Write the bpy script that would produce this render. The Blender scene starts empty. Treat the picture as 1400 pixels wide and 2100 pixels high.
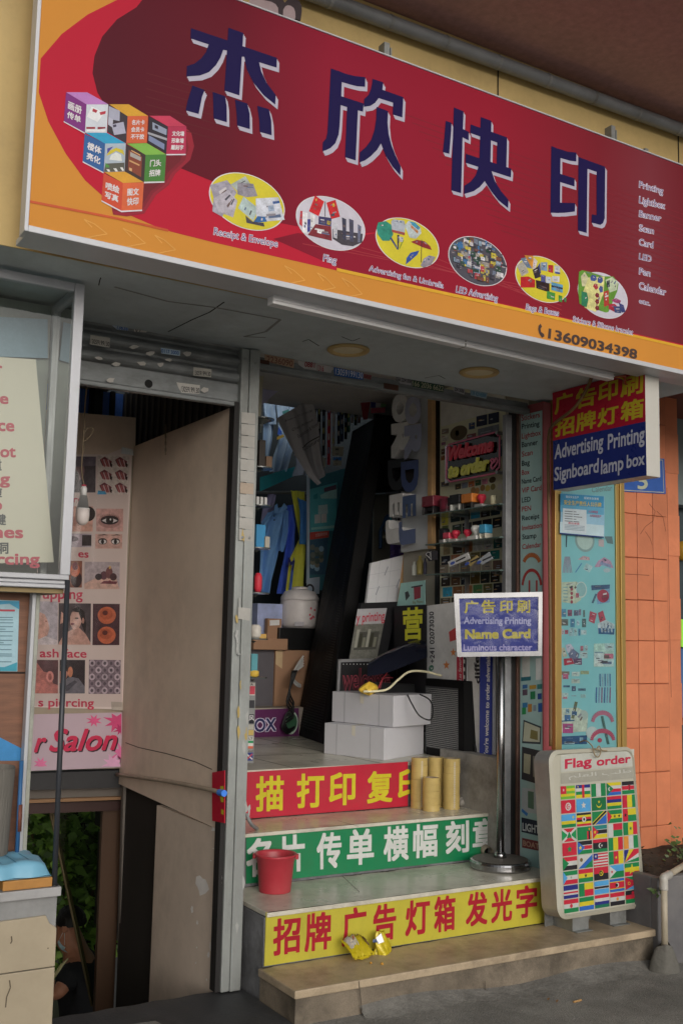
"""Print shop front under a big red sign; coordinates in metres, built where things stand."""
import bpy, bmesh, math, random
from mathutils import Vector as V, Matrix
random.seed(7)
S = bpy.context.scene
COL = S.collection
# ------------------------------------------------------------------ camera, world, sun, exposure
YAW, PITCH, ROLL, FPX = 0.54272952, 0.11714213, 0.02163191, 2168.4   # photo pixels, 1400 x 2100
def _rot():
    cy, sy, cp, sp, cr, sr = math.cos(YAW), math.sin(YAW), math.cos(PITCH), math.sin(PITCH), math.cos(ROLL), math.sin(ROLL)
    Rz = Matrix(((cy, -sy, 0), (sy, cy, 0), (0, 0, 1)))
    B = Matrix(((1, 0, 0), (0, 0, -1), (0, 1, 0)))
    Rx = Matrix(((1, 0, 0), (0, cp, sp), (0, -sp, cp)))
    Rr = Matrix(((cr, -sr, 0), (sr, cr, 0), (0, 0, 1)))
    return Rr @ Rx @ B @ Rz
R = _rot(); RT = R.transposed()
EYE = V((-1.992, -3.796, 1.279))
cd = bpy.data.cameras.new('camera'); cam = bpy.data.objects.new('camera', cd); COL.objects.link(cam)
cd.sensor_fit = 'VERTICAL'; cd.sensor_height = 36; cd.lens = 36 * FPX / 2100
cd.clip_start = .05; cd.clip_end = 2000
rc = RT @ Matrix(((1, 0, 0), (0, -1, 0), (0, 0, -1)))
cam.matrix_world = Matrix.Translation(EYE) @ rc.to_4x4()
S.camera = cam
SUN_EL, SUN_AZ = math.radians(9), math.radians(190)      # azimuth clockwise from +Y: behind the camera, to its left
w = bpy.data.worlds.new('World'); S.world = w; w.use_nodes = True
nt = w.node_tree; bg = nt.nodes['Background']
sky = nt.nodes.new('ShaderNodeTexSky'); sky.sky_type = 'NISHITA'; sky.sun_disc = False
sky.sun_elevation = SUN_EL; sky.sun_rotation = SUN_AZ; sky.dust_density = 6; sky.air_density = 1.2
bw = nt.nodes.new('ShaderNodeRGBToBW'); mx = nt.nodes.new('ShaderNodeMixRGB'); mx.inputs[0].default_value = .8
nt.links.new(sky.outputs[0], bw.inputs[0]); nt.links.new(sky.outputs[0], mx.inputs[1]); nt.links.new(bw.outputs[0], mx.inputs[2])
nt.links.new(mx.outputs[0], bg.inputs[0]); bg.inputs[1].default_value = .15
sl = bpy.data.lights.new('sun', 'SUN'); sl.energy = 1.5; sl.angle = math.radians(70); sl.color = (1, .98, .95)
so = bpy.data.objects.new('sun', sl); COL.objects.link(so)
sd = V((math.sin(SUN_AZ) * math.cos(SUN_EL), math.cos(SUN_AZ) * math.cos(SUN_EL), math.sin(SUN_EL)))
so.rotation_euler = sd.to_track_quat('Z', 'Y').to_euler()
S.view_settings.view_transform = 'Standard'; S.view_settings.look = 'None'; S.view_settings.gamma = 1
S.view_settings.exposure = 0.05
S.render.engine = 'CYCLES'; S.cycles.max_bounces = 6; S.cycles.transparent_max_bounces = 12

# ------------------------------------------------------------------ helpers
def ray(px, py): return RT @ V(((px - 700) / FPX, (py - 1050) / FPX, 1))
def _pl(p, n):
    n = n.normalized()
    if (EYE - p).dot(n) < 0: n = -n
    return (p, n)
def Yp(y): return _pl(V((0, y, 0)), V((0, 1, 0)))
def Xp(x): return _pl(V((x, 0, 0)), V((1, 0, 0)))
def Zp(z): return _pl(V((0, 0, z)), V((0, 0, 1)))
def P3(a, b, c): return _pl(a, (b - a).cross(c - a))
def P(px, py, pl):
    d = ray(px, py); t = (pl[0] - EYE).dot(pl[1]) / d.dot(pl[1])
    return EYE + d * t

def lin(h):
    h = h.lstrip('#'); o = []
    for i in (0, 2, 4):
        c = int(h[i:i + 2], 16) / 255
        o.append(c / 12.92 if c <= .04045 else ((c + .055) / 1.055) ** 2.4)
    return (*o, 1)
MATS = {}
def hx(h, k):
    c = [min(.8, x * k + .003) for x in lin(h)[:3]]
    return '#' + ''.join('%02x' % round(255 * (x * 12.92 if x < .0031308 else 1.055 * x ** (1 / 2.4) - .055)) for x in c)
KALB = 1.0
def mat(name, col, rough=.55, metal=0, var=.12, sc=5, dirt=0, dc='#2e2923', ds=2.5, bump=0, bs=80, st=(1, 1, 1), spec=.5, coat=0, fine=0, island=0):
    """A weathered procedural material: colour broken up by noise, patches of dirt, fine bump."""
    if name in MATS: return MATS[name]
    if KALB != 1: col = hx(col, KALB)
    m = bpy.data.materials.new(name); m.use_nodes = True; n = m.node_tree.nodes; l = m.node_tree.links
    b = n['Principled BSDF']; c = lin(col)
    b.inputs['Base Color'].default_value = c; b.inputs['Roughness'].default_value = rough
    b.inputs['Metallic'].default_value = metal; b.inputs['Specular IOR Level'].default_value = spec
    b.inputs['Coat Weight'].default_value = coat
    if var or dirt or bump or fine or island:
        tc = n.new('ShaderNodeTexCoord'); mp = n.new('ShaderNodeMapping'); mp.inputs['Scale'].default_value = st
        l.new(tc.outputs['Object'], mp.inputs[0])
        src = None
        if var:
            nz = n.new('ShaderNodeTexNoise'); nz.inputs['Scale'].default_value = sc; nz.inputs['Detail'].default_value = 6
            nz.inputs['Roughness'].default_value = .65
            l.new(mp.outputs[0], nz.inputs[0])
            rp = n.new('ShaderNodeValToRGB'); rp.color_ramp.elements[0].position = .3; rp.color_ramp.elements[1].position = .7
            rp.color_ramp.elements[0].color = (*[x * (1 - var) for x in c[:3]], 1)
            rp.color_ramp.elements[1].color = (*[min(1, x * (1 + var)) for x in c[:3]], 1)
            l.new(nz.outputs[0], rp.inputs[0]); src = rp.outputs[0]
            mr = n.new('ShaderNodeMapRange'); mr.inputs[3].default_value = max(0, rough - .12); mr.inputs[4].default_value = min(1, rough + .12)
            l.new(nz.outputs[0], mr.inputs[0]); l.new(mr.outputs[0], b.inputs['Roughness'])
        if dirt:
            nd = n.new('ShaderNodeTexNoise'); nd.inputs['Scale'].default_value = ds; nd.inputs['Detail'].default_value = 9; nd.inputs['Roughness'].default_value = .72
            l.new(mp.outputs[0], nd.inputs[0])
            r2 = n.new('ShaderNodeValToRGB'); r2.color_ramp.elements[0].position = .46; r2.color_ramp.elements[1].position = .72
            r2.color_ramp.elements[1].color = (dirt, dirt, dirt, 1)
            l.new(nd.outputs[0], r2.inputs[0])
            mx = n.new('ShaderNodeMixRGB'); mx.inputs[2].default_value = lin(dc)
            if src: l.new(src, mx.inputs[1])
            else: mx.inputs[1].default_value = c
            l.new(r2.outputs[0], mx.inputs[0]); src = mx.outputs[0]
        for kind, amt in (('f', fine), ('i', island)):
            if not amt: continue
            if kind == 'f':
                q = n.new('ShaderNodeTexNoise'); q.inputs['Scale'].default_value = 210; q.inputs['Detail'].default_value = 3; l.new(mp.outputs[0], q.inputs[0]); o = q.outputs[0]
            else: q = n.new('ShaderNodeNewGeometry'); o = q.outputs['Random Per Island']
            r3 = n.new('ShaderNodeMapRange'); r3.inputs[1].default_value = .25 if kind == 'f' else 0; r3.inputs[2].default_value = .75 if kind == 'f' else 1
            r3.inputs[3].default_value = 1 - amt; r3.inputs[4].default_value = 1 + amt; l.new(o, r3.inputs[0])
            m3 = n.new('ShaderNodeMixRGB'); m3.blend_type = 'MULTIPLY'; m3.inputs[0].default_value = 1
            if src: l.new(src, m3.inputs[1])
            else: m3.inputs[1].default_value = c
            l.new(r3.outputs[0], m3.inputs[2]); src = m3.outputs[0]
        if src: l.new(src, b.inputs['Base Color'])
        if bump:
            nb = n.new('ShaderNodeTexNoise'); nb.inputs['Scale'].default_value = bs; nb.inputs['Detail'].default_value = 5
            l.new(mp.outputs[0], nb.inputs[0])
            bp = n.new('ShaderNodeBump'); bp.inputs['Strength'].default_value = bump; bp.inputs['Distance'].default_value = .01
            l.new(nb.outputs[0], bp.inputs['Height']); l.new(bp.outputs[0], b.inputs['Normal'])
    MATS[name] = m; return m
def ink(h, rough=.45):
    """Printed colour."""
    return mat('ink' + h + str(rough) + str(KALB), h, rough, var=.09, sc=16, spec=.25, fine=.05)
def photo(h):
    """Printed photograph: colour with mottled tone."""
    return mat('photo' + h + str(KALB), h, .45, var=.3, sc=34, spec=.25, fine=.14)
def glassmat(name, tint='#ffffff', rough=0.0, boost=1.0):
    if name in MATS: return MATS[name]
    m = bpy.data.materials.new(name); m.use_nodes = True; n = m.node_tree.nodes; l = m.node_tree.links
    n.remove(n['Principled BSDF'])
    t = n.new('ShaderNodeBsdfTransparent'); t.inputs[0].default_value = lin(tint)
    g = n.new('ShaderNodeBsdfGlossy'); g.inputs['Roughness'].default_value = rough
    f = n.new('ShaderNodeFresnel'); f.inputs[0].default_value = 1.45
    mu = n.new('ShaderNodeMath'); mu.operation = 'MULTIPLY'; mu.inputs[1].default_value = boost
    x = n.new('ShaderNodeMixShader'); l.new(f.outputs[0], mu.inputs[0]); l.new(mu.outputs[0], x.inputs[0])
    l.new(t.outputs[0], x.inputs[1]); l.new(g.outputs[0], x.inputs[2]); l.new(x.outputs[0], n['Material Output'].inputs[0])
    MATS[name] = m; return m
def glow(name, h, s):
    if name in MATS: return MATS[name]
    m = bpy.data.materials.new(name); m.use_nodes = True; b = m.node_tree.nodes['Principled BSDF']
    b.inputs['Base Color'].default_value = lin(h); b.inputs['Emission Color'].default_value = lin(h); b.inputs['Emission Strength'].default_value = s
    MATS[name] = m; return m

BASE = {}
_TX = {}
def text_shape(s, bold, shear=0):
    k = (s, bold, shear)
    if k not in _TX:
        c = bpy.data.curves.new('lettering', 'FONT'); c.body = s; c.offset = bold; c.shear = shear; c.resolution_u = 3
        o = bpy.data.objects.new('lettering', c); COL.objects.link(o)
        dg = bpy.context.evaluated_depsgraph_get(); dg.update()
        m = bpy.data.meshes.new_from_object(o.evaluated_get(dg))
        v = [(q.co.x, q.co.y) for q in m.vertices]; f = [tuple(p.vertices) for p in m.polygons]
        bpy.data.objects.remove(o); bpy.data.curves.remove(c); bpy.data.meshes.remove(m)
        _TX[k] = (v, f)
    return _TX[k]
def is_cjk(s): return any(ord(ch) > 0x2000 for ch in s)
class M:
    def __init__(s): s.v = []; s.f = []; s.mi = []; s.ms = []; s.n = 0
    def _m(s, m):
        if m not in s.ms: s.ms.append(m)
        return s.ms.index(m)
    def poly(s, pts, m):
        b = len(s.v); s.v += [V(p) for p in pts]; s.f.append(tuple(range(b, b + len(pts)))); s.mi.append(s._m(m)); return s
    def prism(s, pts, vec, m):
        pts = [V(p) for p in pts]; vec = V(vec); n = len(pts); b = len(s.v); k = s._m(m)
        s.v += pts + [p + vec for p in pts]
        s.f += [tuple(range(b, b + n)), tuple(range(b + 2 * n - 1, b + n - 1, -1))] + [(b + i, b + (i + 1) % n, b + n + (i + 1) % n, b + n + i) for i in range(n)]
        s.mi += [k] * (n + 2); return s
    def box(s, x0, x1, y0, y1, z0, z1, m):
        return s.prism([(x0, y0, z0), (x1, y0, z0), (x1, y1, z0), (x0, y1, z0)], (0, 0, z1 - z0), m)
    def obox(s, o, a, b, c, m):
        o, a, b, c = V(o), V(a), V(b), V(c)
        return s.prism([o, o + a, o + a + b, o + b], c, m)
    def tube(s, pts, r, m, n=8, cap=True):
        pts = [V(p) for p in pts]; k = s._m(m); b = len(s.v); rs = r if isinstance(r, (list, tuple)) else [r] * len(pts)
        up = None
        for i, p in enumerate(pts):
            d = (pts[min(i + 1, len(pts) - 1)] - pts[max(i - 1, 0)]).normalized()
            if up is None: up = d.orthogonal().normalized()
            up = (up - d * up.dot(d)).normalized(); q = d.cross(up)
            for j in range(n):
                a = 2 * math.pi * j / n; s.v.append(p + (up * math.cos(a) + q * math.sin(a)) * rs[i])
        for i in range(len(pts) - 1):
            for j in range(n):
                s.f.append((b + i * n + j, b + i * n + (j + 1) % n, b + (i + 1) * n + (j + 1) % n, b + (i + 1) * n + j)); s.mi.append(k)
        if cap:
            s.f += [tuple(range(b + n - 1, b - 1, -1)), tuple(range(b + (len(pts) - 1) * n, b + len(pts) * n))]; s.mi += [k, k]
        return s
    def curve(s, pts, r, m, n=8, sub=6):
        pts = [V(p) for p in pts]; o = []
        for i in range(len(pts) - 1):
            a, b, c, d = pts[max(i - 1, 0)], pts[i], pts[i + 1], pts[min(i + 2, len(pts) - 1)]
            for t in range(sub):
                t /= sub
                o.append(.5 * ((2 * b) + (c - a) * t + (2 * a - 5 * b + 4 * c - d) * t * t + (3 * b - a - 3 * c + d) * t ** 3))
        return s.tube(o + [pts[-1]], r, m, n)
    def lathe(s, c, prof, m, n=28, ax=(0, 0, 1)):
        c = V(c); ax = V(ax).normalized(); u = ax.orthogonal().normalized(); q = ax.cross(u); k = s._m(m); b = len(s.v)
        for r, h in prof:
            for j in range(n):
                a = 2 * math.pi * j / n; s.v.append(c + ax * h + (u * math.cos(a) + q * math.sin(a)) * r)
        for i in range(len(prof) - 1):
            for j in range(n):
                s.f.append((b + i * n + j, b + i * n + (j + 1) % n, b + (i + 1) * n + (j + 1) % n, b + (i + 1) * n + j)); s.mi.append(k)
        shut = abs(prof[0][1] - prof[-1][1]) > .0061
        if shut and prof[0][0] > 1e-4: s.f.append(tuple(range(b + n - 1, b - 1, -1))); s.mi.append(k)
        if shut and prof[-1][0] > 1e-4: e = b + (len(prof) - 1) * n; s.f.append(tuple(range(e, e + n))); s.mi.append(k)
        return s
    def grid(s, fn, nu, nv, m):
        k = s._m(m); b = len(s.v)
        for i in range(nu + 1):
            for j in range(nv + 1): s.v.append(V(fn(i / nu, j / nv)))
        for i in range(nu):
            for j in range(nv):
                a = b + i * (nv + 1) + j; s.f.append((a, a + 1, a + nv + 2, a + nv + 1)); s.mi.append(k)
        return s
    # flat prints and plates laid on a plane of the place
    def off(s, pl, lay):
        s.n += 1; return pl[1] * (.0006 + lay * .0004 + s.n * .000006)
    def pp(s, px, pl, m, lay=0):
        o = s.off(pl, lay); return s.poly([P(x, y, pl) + o for x, y in px], m)
    def plate(s, px, pl, m, th=.01):
        return s.prism([P(x, y, pl) for x, y in px], pl[1] * th, m)
    def ell(s, c, r, t, pl, m, lay=0, n=36, k=1.0):
        c3 = P(*c, pl); a = (P(*r, pl) - c3) * k; b = (P(*t, pl) - c3) * k; o = s.off(pl, lay)
        return s.poly([c3 + o + a * math.cos(2 * math.pi * i / n) + b * math.sin(2 * math.pi * i / n) for i in range(n)], m)
    def line(s, px, wd, pl, m, lay=0):
        """A printed line of width wd metres."""
        p = [P(x, y, pl) for x, y in px]; o = s.off(pl, lay)
        for a, b in zip(p, p[1:]):
            q = (b - a).cross(pl[1]).normalized() * wd / 2
            s.poly([a + o - q, b + o - q, b + o + q, a + o + q], m); o = o + pl[1] * .00001
        return s
    def text(s, t, bl, br, tl, pl, m, lay=1, bold=.0, shear=0, ext=0, pad=None):
        """Lettering t: baseline from pixel bl to pixel br, cap height (CJK: full height) from bl up to tl."""
        v, f = text_shape(t, 0, shear); d = max(0, bold) * .9; e_ = d if pad is None else pad * .9
        x0 = min(q[0] for q in v) - e_; x1 = max(q[0] for q in v) + e_
        if is_cjk(t): y0 = min(q[1] for q in v) - e_; y1 = max(q[1] for q in v) + e_
        else: y0 = -e_; y1 = .73 + e_
        B = P(*bl, pl); U = (P(*br, pl) - B) / (x1 - x0); W = (P(*tl, pl) - B) / (y1 - y0); k = s._m(m)
        if d == 0: sh_ = [(0, 0)]
        elif d < .02: sh_ = [(d, d), (-d, d), (d, -d), (-d, -d)]
        else: sh_ = [(d, d), (-d, d), (d, -d), (-d, -d), (0, d), (0, -d), (d, 0), (-d, 0), (0, 0)]
        for sx, sy in sh_:
            o = s.off(pl, lay); b = len(s.v)
            s.v += [B + o + pl[1] * ext + U * (x + sx - x0) + W * (y + sy - y0) for x, y in v]
            s.f += [tuple(i + b for i in q) for q in f]; s.mi += [k] * len(f)
            if ext:
                b2 = len(s.v); s.v += [B + o + U * (x + sx - x0) + W * (y + sy - y0) for x, y in v]
                ed = {}
                for q in f:
                    for i in range(len(q)):
                        e = tuple(sorted((q[i], q[(i + 1) % len(q)]))); ed[e] = ed.get(e, 0) + 1
                for (i, j), c in ed.items():
                    if c == 1: s.f.append((b + i, b + j, b2 + j, b2 + i)); s.mi.append(k)
        return s
    def explode(s, name, parent):
        """Each separate piece as a part of its own."""
        par = list(range(len(s.v)))
        def fd(i):
            while par[i] != i: par[i] = par[par[i]]; i = par[i]
            return i
        for f in s.f:
            for i in f[1:]: par[fd(i)] = fd(f[0])
        g = {}
        for f, mi in zip(s.f, s.mi): g.setdefault(fd(f[0]), []).append((f, mi))
        for fs in g.values():
            q = M(); mp = {}
            for f, mi in fs:
                for i in f:
                    if i not in mp: mp[i] = len(q.v); q.v.append(s.v[i])
                q.f.append(tuple(mp[i] for i in f)); q.mi.append(q._m(s.ms[mi]))
            q.build(name, parent)
    def build(s, name, parent=None, label=None, cat=None, group=None, kind=None, base=None, bev=0, smooth=False, fix=False):
        me = bpy.data.meshes.new(name)
        if parent is not None: off = BASE[parent]
        else:
            if base is None:
                xs = [p.x for p in s.v]; ys = [p.y for p in s.v]; base = V(((min(xs) + max(xs)) / 2, (min(ys) + max(ys)) / 2, min(p.z for p in s.v)))
            off = V(base)
        me.from_pydata([p - off for p in s.v], [], s.f)
        for m in s.ms: me.materials.append(m)
        me.polygons.foreach_set('material_index', s.mi)
        if fix or bev:
            bm = bmesh.new(); bm.from_mesh(me); bmesh.ops.recalc_face_normals(bm, faces=bm.faces); bm.to_mesh(me); bm.free()
        if smooth: me.polygons.foreach_set('use_smooth', [True] * len(me.polygons))
        me.update()
        o = bpy.data.objects.new(name, me); COL.objects.link(o); BASE[o] = off
        if parent is not None: o.parent = parent
        else: o.location = off
        if bev:
            b = o.modifiers.new('bevel', 'BEVEL'); b.width = bev; b.segments = 2; b.limit_method = 'ANGLE'; b.angle_limit = .7
        tag(o, label, cat, group, kind); return o
def tag(o, label=None, cat=None, group=None, kind=None):
    for k, x in (('label', label), ('category', cat), ('group', group), ('kind', kind)):
        if x: o[k] = x
def thing(name, label, cat, loc, group=None):
    o = bpy.data.objects.new(name, None); o.empty_display_size = .05; COL.objects.link(o); o.location = loc; BASE[o] = V(loc); tag(o, label, cat, group); return o
def z3(pts, ox, oy, k): return [(ox + x / k, oy + y / k) for x, y in pts]
def lerp(a, b, t): return a + (b - a) * t
def quadpx(c, u, v):
    """Pixel inside the quad TL, TR, BR, BL."""
    (ax, ay), (bx, by), (cx, cy), (dx, dy) = c
    return (lerp(lerp(ax, bx, u), lerp(dx, cx, u), v), lerp(lerp(ay, by, u), lerp(dy, cy, u), v))
def sub(c, u0, v0, u1, v1): return [quadpx(c, u0, v0), quadpx(c, u1, v0), quadpx(c, u1, v1), quadpx(c, u0, v1)]
# common materials
ALU = mat('aluminium', '#b9babd', .38, .75, .1, 30, .35, '#4c4740', 6, .05)
ALUW = mat('pale anodised frame', '#b8bac0', .4, .15, .08, 8, .3, '#6b655c', 4)
STEEL = mat('galvanised steel', '#8f9291', .5, .45, .22, 7, .6, '#3c3630', 5, .12, 50)
WHITE = mat('white paint', '#cfcfcd', .5, 0, .05, 5, .25, '#8d877c', 4)
BLACK = mat('black plastic', '#121315', .4, 0, .15, 20)
DARK = mat('dark void', '#0c0b0b', .8)
# ------------------------------------------------------------------ the setting
GL = -.13
m = M(); road = mat('asphalt', '#8b8983', .9, 0, .25, 5, .6, '#3a3936', 1.3, .8, 170, fine=.35)
def roadz(x, y):
    return -.125 - .018 * max(-1.5, min(2.5, x)) + .004 * math.sin(x * 5 + y * 3)
def rg(u, v):
    x = lerp(-3, 4, u); y = lerp(-6, -.02, v); return (x, y, roadz(x, y))
m.grid(rg, 70, 60, road)
m.build('road', kind='structure')
m = M(); far_road = mat('pale bounce paving', '#b0ada6', .9, 0, .2, 3)  # unseen street paving kept pale to bounce light up under the soffit
m.poly([(-600, -600, -.26), (600, -600, -.26), (600, -.3, -.26), (-600, -.3, -.26)], far_road); m.build('ground', kind='structure')
# black landing at the head of the stairwell
m = M(); bmat = mat('black rubber', '#3a3b3d', .6, 0, .2, 12, .5, '#55524c', 2, .2, 90)
lp = [P(90, 2099, Yp(.17)), P(487, 2025, Yp(.17))]
zl = lp[1].z
m.grid(lambda u, v: (lerp(-1.1, -.03, u), lerp(-.42, .17, v), lerp(-.128, zl, min(1, v * 3)) - .0 + .002 * math.sin(u * 40)), 24, 12, bmat)
m.box(-1.1, -.03, .165, .172, -.35, zl - .002, bmat)
m.build('landing_floor', kind='structure')
m = M(); conc = mat('stair concrete', '#6b6761', .9, 0, .2, 5)
for i in range(9):
    m.box(-.95, -.16, .172 + i * .2, 3.2 if i == 8 else .372 + i * .2, -2.05, -.11 - .21 * (i + 1), conc)
m.box(-3, 3, 3.2, 7, -2.1, -2.0, conc)
m.build('stairwell_floor', kind='structure')
# ---- entrance steps: a lower tiled step, two treads, risers
h1, h2, FL = .205, .428, .65
YG, YR = .41, .738
XR = 1.50
RW = 1.62
WE = P(829, 1000, Xp(RW)).y
tile = mat('beige floor tile', '#b5a389', .42, 0, .14, 4, .7, '#4a3f33', 3.6, .05, fine=.1)
tread = mat('cream tread tile', '#cdc9ba', .3, 0, .08, 3, .6, '#5a5042', 3.5, .02)
stone = mat('brown stone kerb tile', '#7b7061', .65, 0, .35, 4, .9, '#2a251e', 2.6, .25, 40, fine=.2)
grey = mat('grey cement', '#76777a', .8, 0, .25, 5, .8, '#262524', 3, .3, 60)
t = thing('entrance_steps', 'tiled steps climbing from the street into the print shop', 'steps', (.7, 0, GL))
m = M(); m.prism([(-.035, -.30, -.03), (1.93, -.315, -.03), (1.93, -.002, -.03), (-.035, -.002, -.03)], (0, 0, .03), tile)
m.build('lower_tread', t, bev=.004)
m = M(); gr = mat('dark grout', '#4b4238', .9)
m.prism([(-.025, -.285, -.3), (1.92, -.30, -.3), (1.92, -.002, -.3), (-.025, -.002, -.3)], (0, 0, .268), stone)
for a in ((1003, 935), (985, 1131)):
    m.line([(735 + (0 if a[0] > 1000 else 258), 2012), (742 + (0 if a[0] > 1000 else 258), 2075)], .004, Yp(-.302), gr)
m.build('lower_riser', t)
m = M(); m.box(-.012, 1.95, .002, 2.0, -.3, .185, grey); m.build('step_block', t)
m = M(); m.box(-.006, XR + .02, -.012, YG, .187, h1, tread); m.line([(737, 1830), (700, 1795)], .003, Zp(h1), gr); m.build('first_tread', t, bev=.003)
m = M(); m.box(.0, XR, YG, 2.1, .205, .41, grey); m.build('upper_block', t)
m = M(); m.box(.0, XR, YG - .01, YR, .412, h2, tread); m.line([(692, 1683), (735, 1695)], .003, Zp(h2), gr); m.build('second_tread', t, bev=.003)
m = M(); m.box(.0, XR, YR, 3.4, .43, .632, grey); m.box(XR, 2.8, .8, 3.4, .43, .632, grey); m.build('floor_block', t)
m = M(); m.box(.0, XR, YR - .012, 3.3, .634, FL, tread); m.box(XR, 2.7, .8, 3.3, .634, FL, tread)
for y in (1.25, 1.75): m.box(.0, 1.4, y, y + .003, FL, FL + .0006, gr)
for x in (.5, 1.0): m.box(x, x + .003, .74, 2.1, FL + .0008, FL + .0014, gr)
m.build('shop_floor', t)
# trodden-in dirt with contact shade painted in along riser feet, and worn nosings
gm = mat('grime_and_shade', '#3f382f', .9, 0, .3, 20); rg_ = random.Random(13)
def grime_and_shade(z, y, x0, x1, w_, s):
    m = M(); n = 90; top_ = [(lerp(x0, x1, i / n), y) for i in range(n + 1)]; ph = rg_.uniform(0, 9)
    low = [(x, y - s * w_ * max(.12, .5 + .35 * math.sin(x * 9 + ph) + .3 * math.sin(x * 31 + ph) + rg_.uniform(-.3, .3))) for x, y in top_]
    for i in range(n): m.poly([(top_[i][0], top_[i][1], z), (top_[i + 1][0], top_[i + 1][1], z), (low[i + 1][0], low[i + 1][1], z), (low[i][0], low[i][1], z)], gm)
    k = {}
    m.build('grime_and_shade', t)
grime_and_shade(.0012, -.004, -.02, 1.42, .012, 1); grime_and_shade(h1 + .0012, YG - .003, .0, 1.3, .014, 1); grime_and_shade(h2 + .0012, YR - .015, .0, 1.2, .012, 1)
grime_and_shade(h1 + .0012, -.011, .0, 1.4, .006, -1); grime_and_shade(h2 + .0012, YG - .009, .0, 1.3, .006, -1)
m = M(); mort = mat('mortar fillet', '#777570', .95, 0, .3, 8, .6, '#45423d', 3, .6, 60, fine=.25)
def mf(u, v):
    x = lerp(.25, 1.9, u); w_ = .05 + .10 * max(0, math.sin(u * 3.0)) + .03 * math.sin(u * 17) + .02 * math.sin(u * 41)
    return (x, -.288 - .008 * u - w_ * v, roadz(x, -.3) + .004 + (.026 + .012 * math.sin(u * 11)) * (1 - v) ** 1.8 - .008 * v)
m.grid(mf, 80, 8, mort); m.build('mortar_fillet', t, smooth=True)
# riser signs (stickers)
def riser(name, label, col, px, pl, words, tcol, bold=.016):
    col = mat('riser print ' + col, col, .42, 0, .07, 6, .22, '#5a5038', 5); m = M(); m.plate(px, pl, col, .004); o = m.build(name, label=label, cat='sign')
    pl2 = (pl[0] + pl[1] * .004, pl[1])
    for s, bl, br, tl in words:
        m = M(); m.text(s, bl, br, tl, pl2, ink(tcol), 0, bold); m.build('lettering', o)
    return o
Q = lambda x, y: (430 + x / 2, 1540 + y / 2)
Y0 = Yp(-.006)
riser('riser_sign', 'yellow sign strip with red characters along the lowest riser', '#bcb23a', [(545, 1871), (1110, 1799), (1117, 1891), (541, 1981)], Yp(-.001),
      [('招', Q(258, 842), Q(370, 826), Q(262, 690)), ('牌', Q(388, 826), Q(497, 812), Q(392, 668)), ('广', Q(540, 806), Q(640, 788), Q(543, 650)), ('告', Q(668, 786), Q(762, 770), Q(671, 634)),
       ('灯', Q(800, 762), Q(900, 748), Q(803, 616)), ('箱', Q(918, 748), Q(1005, 734), Q(920, 600)), ('发', Q(1048, 724), Q(1137, 710), Q(1050, 584)), ('光', Q(1152, 708), Q(1238, 694), Q(1154, 572)), ('字', Q(1254, 690), Q(1340, 678), Q(1256, 556))], '#a3202f', .03)
riser('riser_sign', 'green sign strip with white characters along the middle riser', '#0f7a4c', [(504, 1712), (1014, 1667), (1014, 1757), (504, 1812)], Yp(YG - .001),
      [('名', Q(150, 520), Q(254, 508), Q(150, 362)), ('片', Q(280, 503), Q(390, 492), Q(280, 348)), ('传', Q(438, 488), Q(540, 478), Q(438, 338)), ('单', Q(562, 472), Q(672, 462), Q(564, 324)),
       ('横', Q(712, 456), Q(815, 446), Q(712, 312)), ('幅', Q(832, 442), Q(933, 432), Q(834, 302)), ('刻', Q(966, 424), Q(1062, 414), Q(966, 290)), ('章', Q(1076, 412), Q(1172, 402), Q(1078, 280))], '#c9cbc8', .028)
riser('riser_sign', 'red sign strip with yellow characters along the top riser', '#b71c35', [(436, 1588), (835, 1562), (835, 1653), (436, 1684)], Yp(YR - .014),
      [('描', Q(188, 250), Q(303, 244), Q(190, 104)), ('打', Q(356, 236), Q(468, 230), Q(358, 94)), ('印', Q(488, 226), Q(596, 220), Q(490, 90)), ('复', Q(644, 216), Q(748, 210), Q(646, 84)), ('印', Q(770, 208), Q(870, 202), Q(772, 76))], '#c8bc2e', .028)
# visible left bit of the red strip beyond the post
m = M(); pl = Xp(-.148); 
m.plate([(437, 1584), (462, 1580), (462, 1688), (437, 1683)], pl, ink('#b71c35'), .004)
m.pp([(452, 1612), (459, 1612), (459, 1625), (452, 1622)], (pl[0] + pl[1] * .004, pl[1]), ink('#c8bc2e')); m.pp([(451, 1632), (459, 1633), (459, 1645), (454, 1645)], (pl[0] + pl[1] * .004, pl[1]), ink('#c8bc2e'))
m.pp([(454, 1659), (459, 1661), (459, 1671), (454, 1669)], (pl[0] + pl[1] * .004, pl[1]), ink('#c8bc2e'))
m.build('sign_scrap', label='scrap of red sign stuck at the edge of the beige partition', cat='sign')

# ---- shell of the building
och = mat('ochre wall', '#c4ab72', .6, 0, .12, 2, .35, '#6d5a3a', 1.8, .08, 50)
sof = mat('grey soffit', '#b6bfc3', .8, 0, .15, 3, .5, '#7f827f', 1.3, .12, 60)
ZS = 2.47
m = M(); m.box(-2.6, 4.5, -.515, -.40, ZS, 3.74, och)
for px in (1020, 1388): 
    p = P(px, 200, Yp(-.516)); m.box(p.x - .003, p.x + .003, -.518, -.516, 2.5, 3.73, mat('joint', '#2b2418', .9))
m.build('upper_wall', label='ochre wall above the shop behind the big red sign', cat='wall')
t = thing('entrance_soffit', 'grey cracked soffit over the shop entrance', 'soffit', (.5, -.1, ZS))
m = M(); m.box(-2.6, 1.96, -.398, .17, ZS + .004, ZS + .15, sof); m.box(-2.6, 1.96, -.51, -.398, ZS - .001, ZS + .15, sof); m.build('slab', t)
ck = mat('crack', '#24221f', .95); wl = mat('pale scratch', '#868786', .8)
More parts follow.
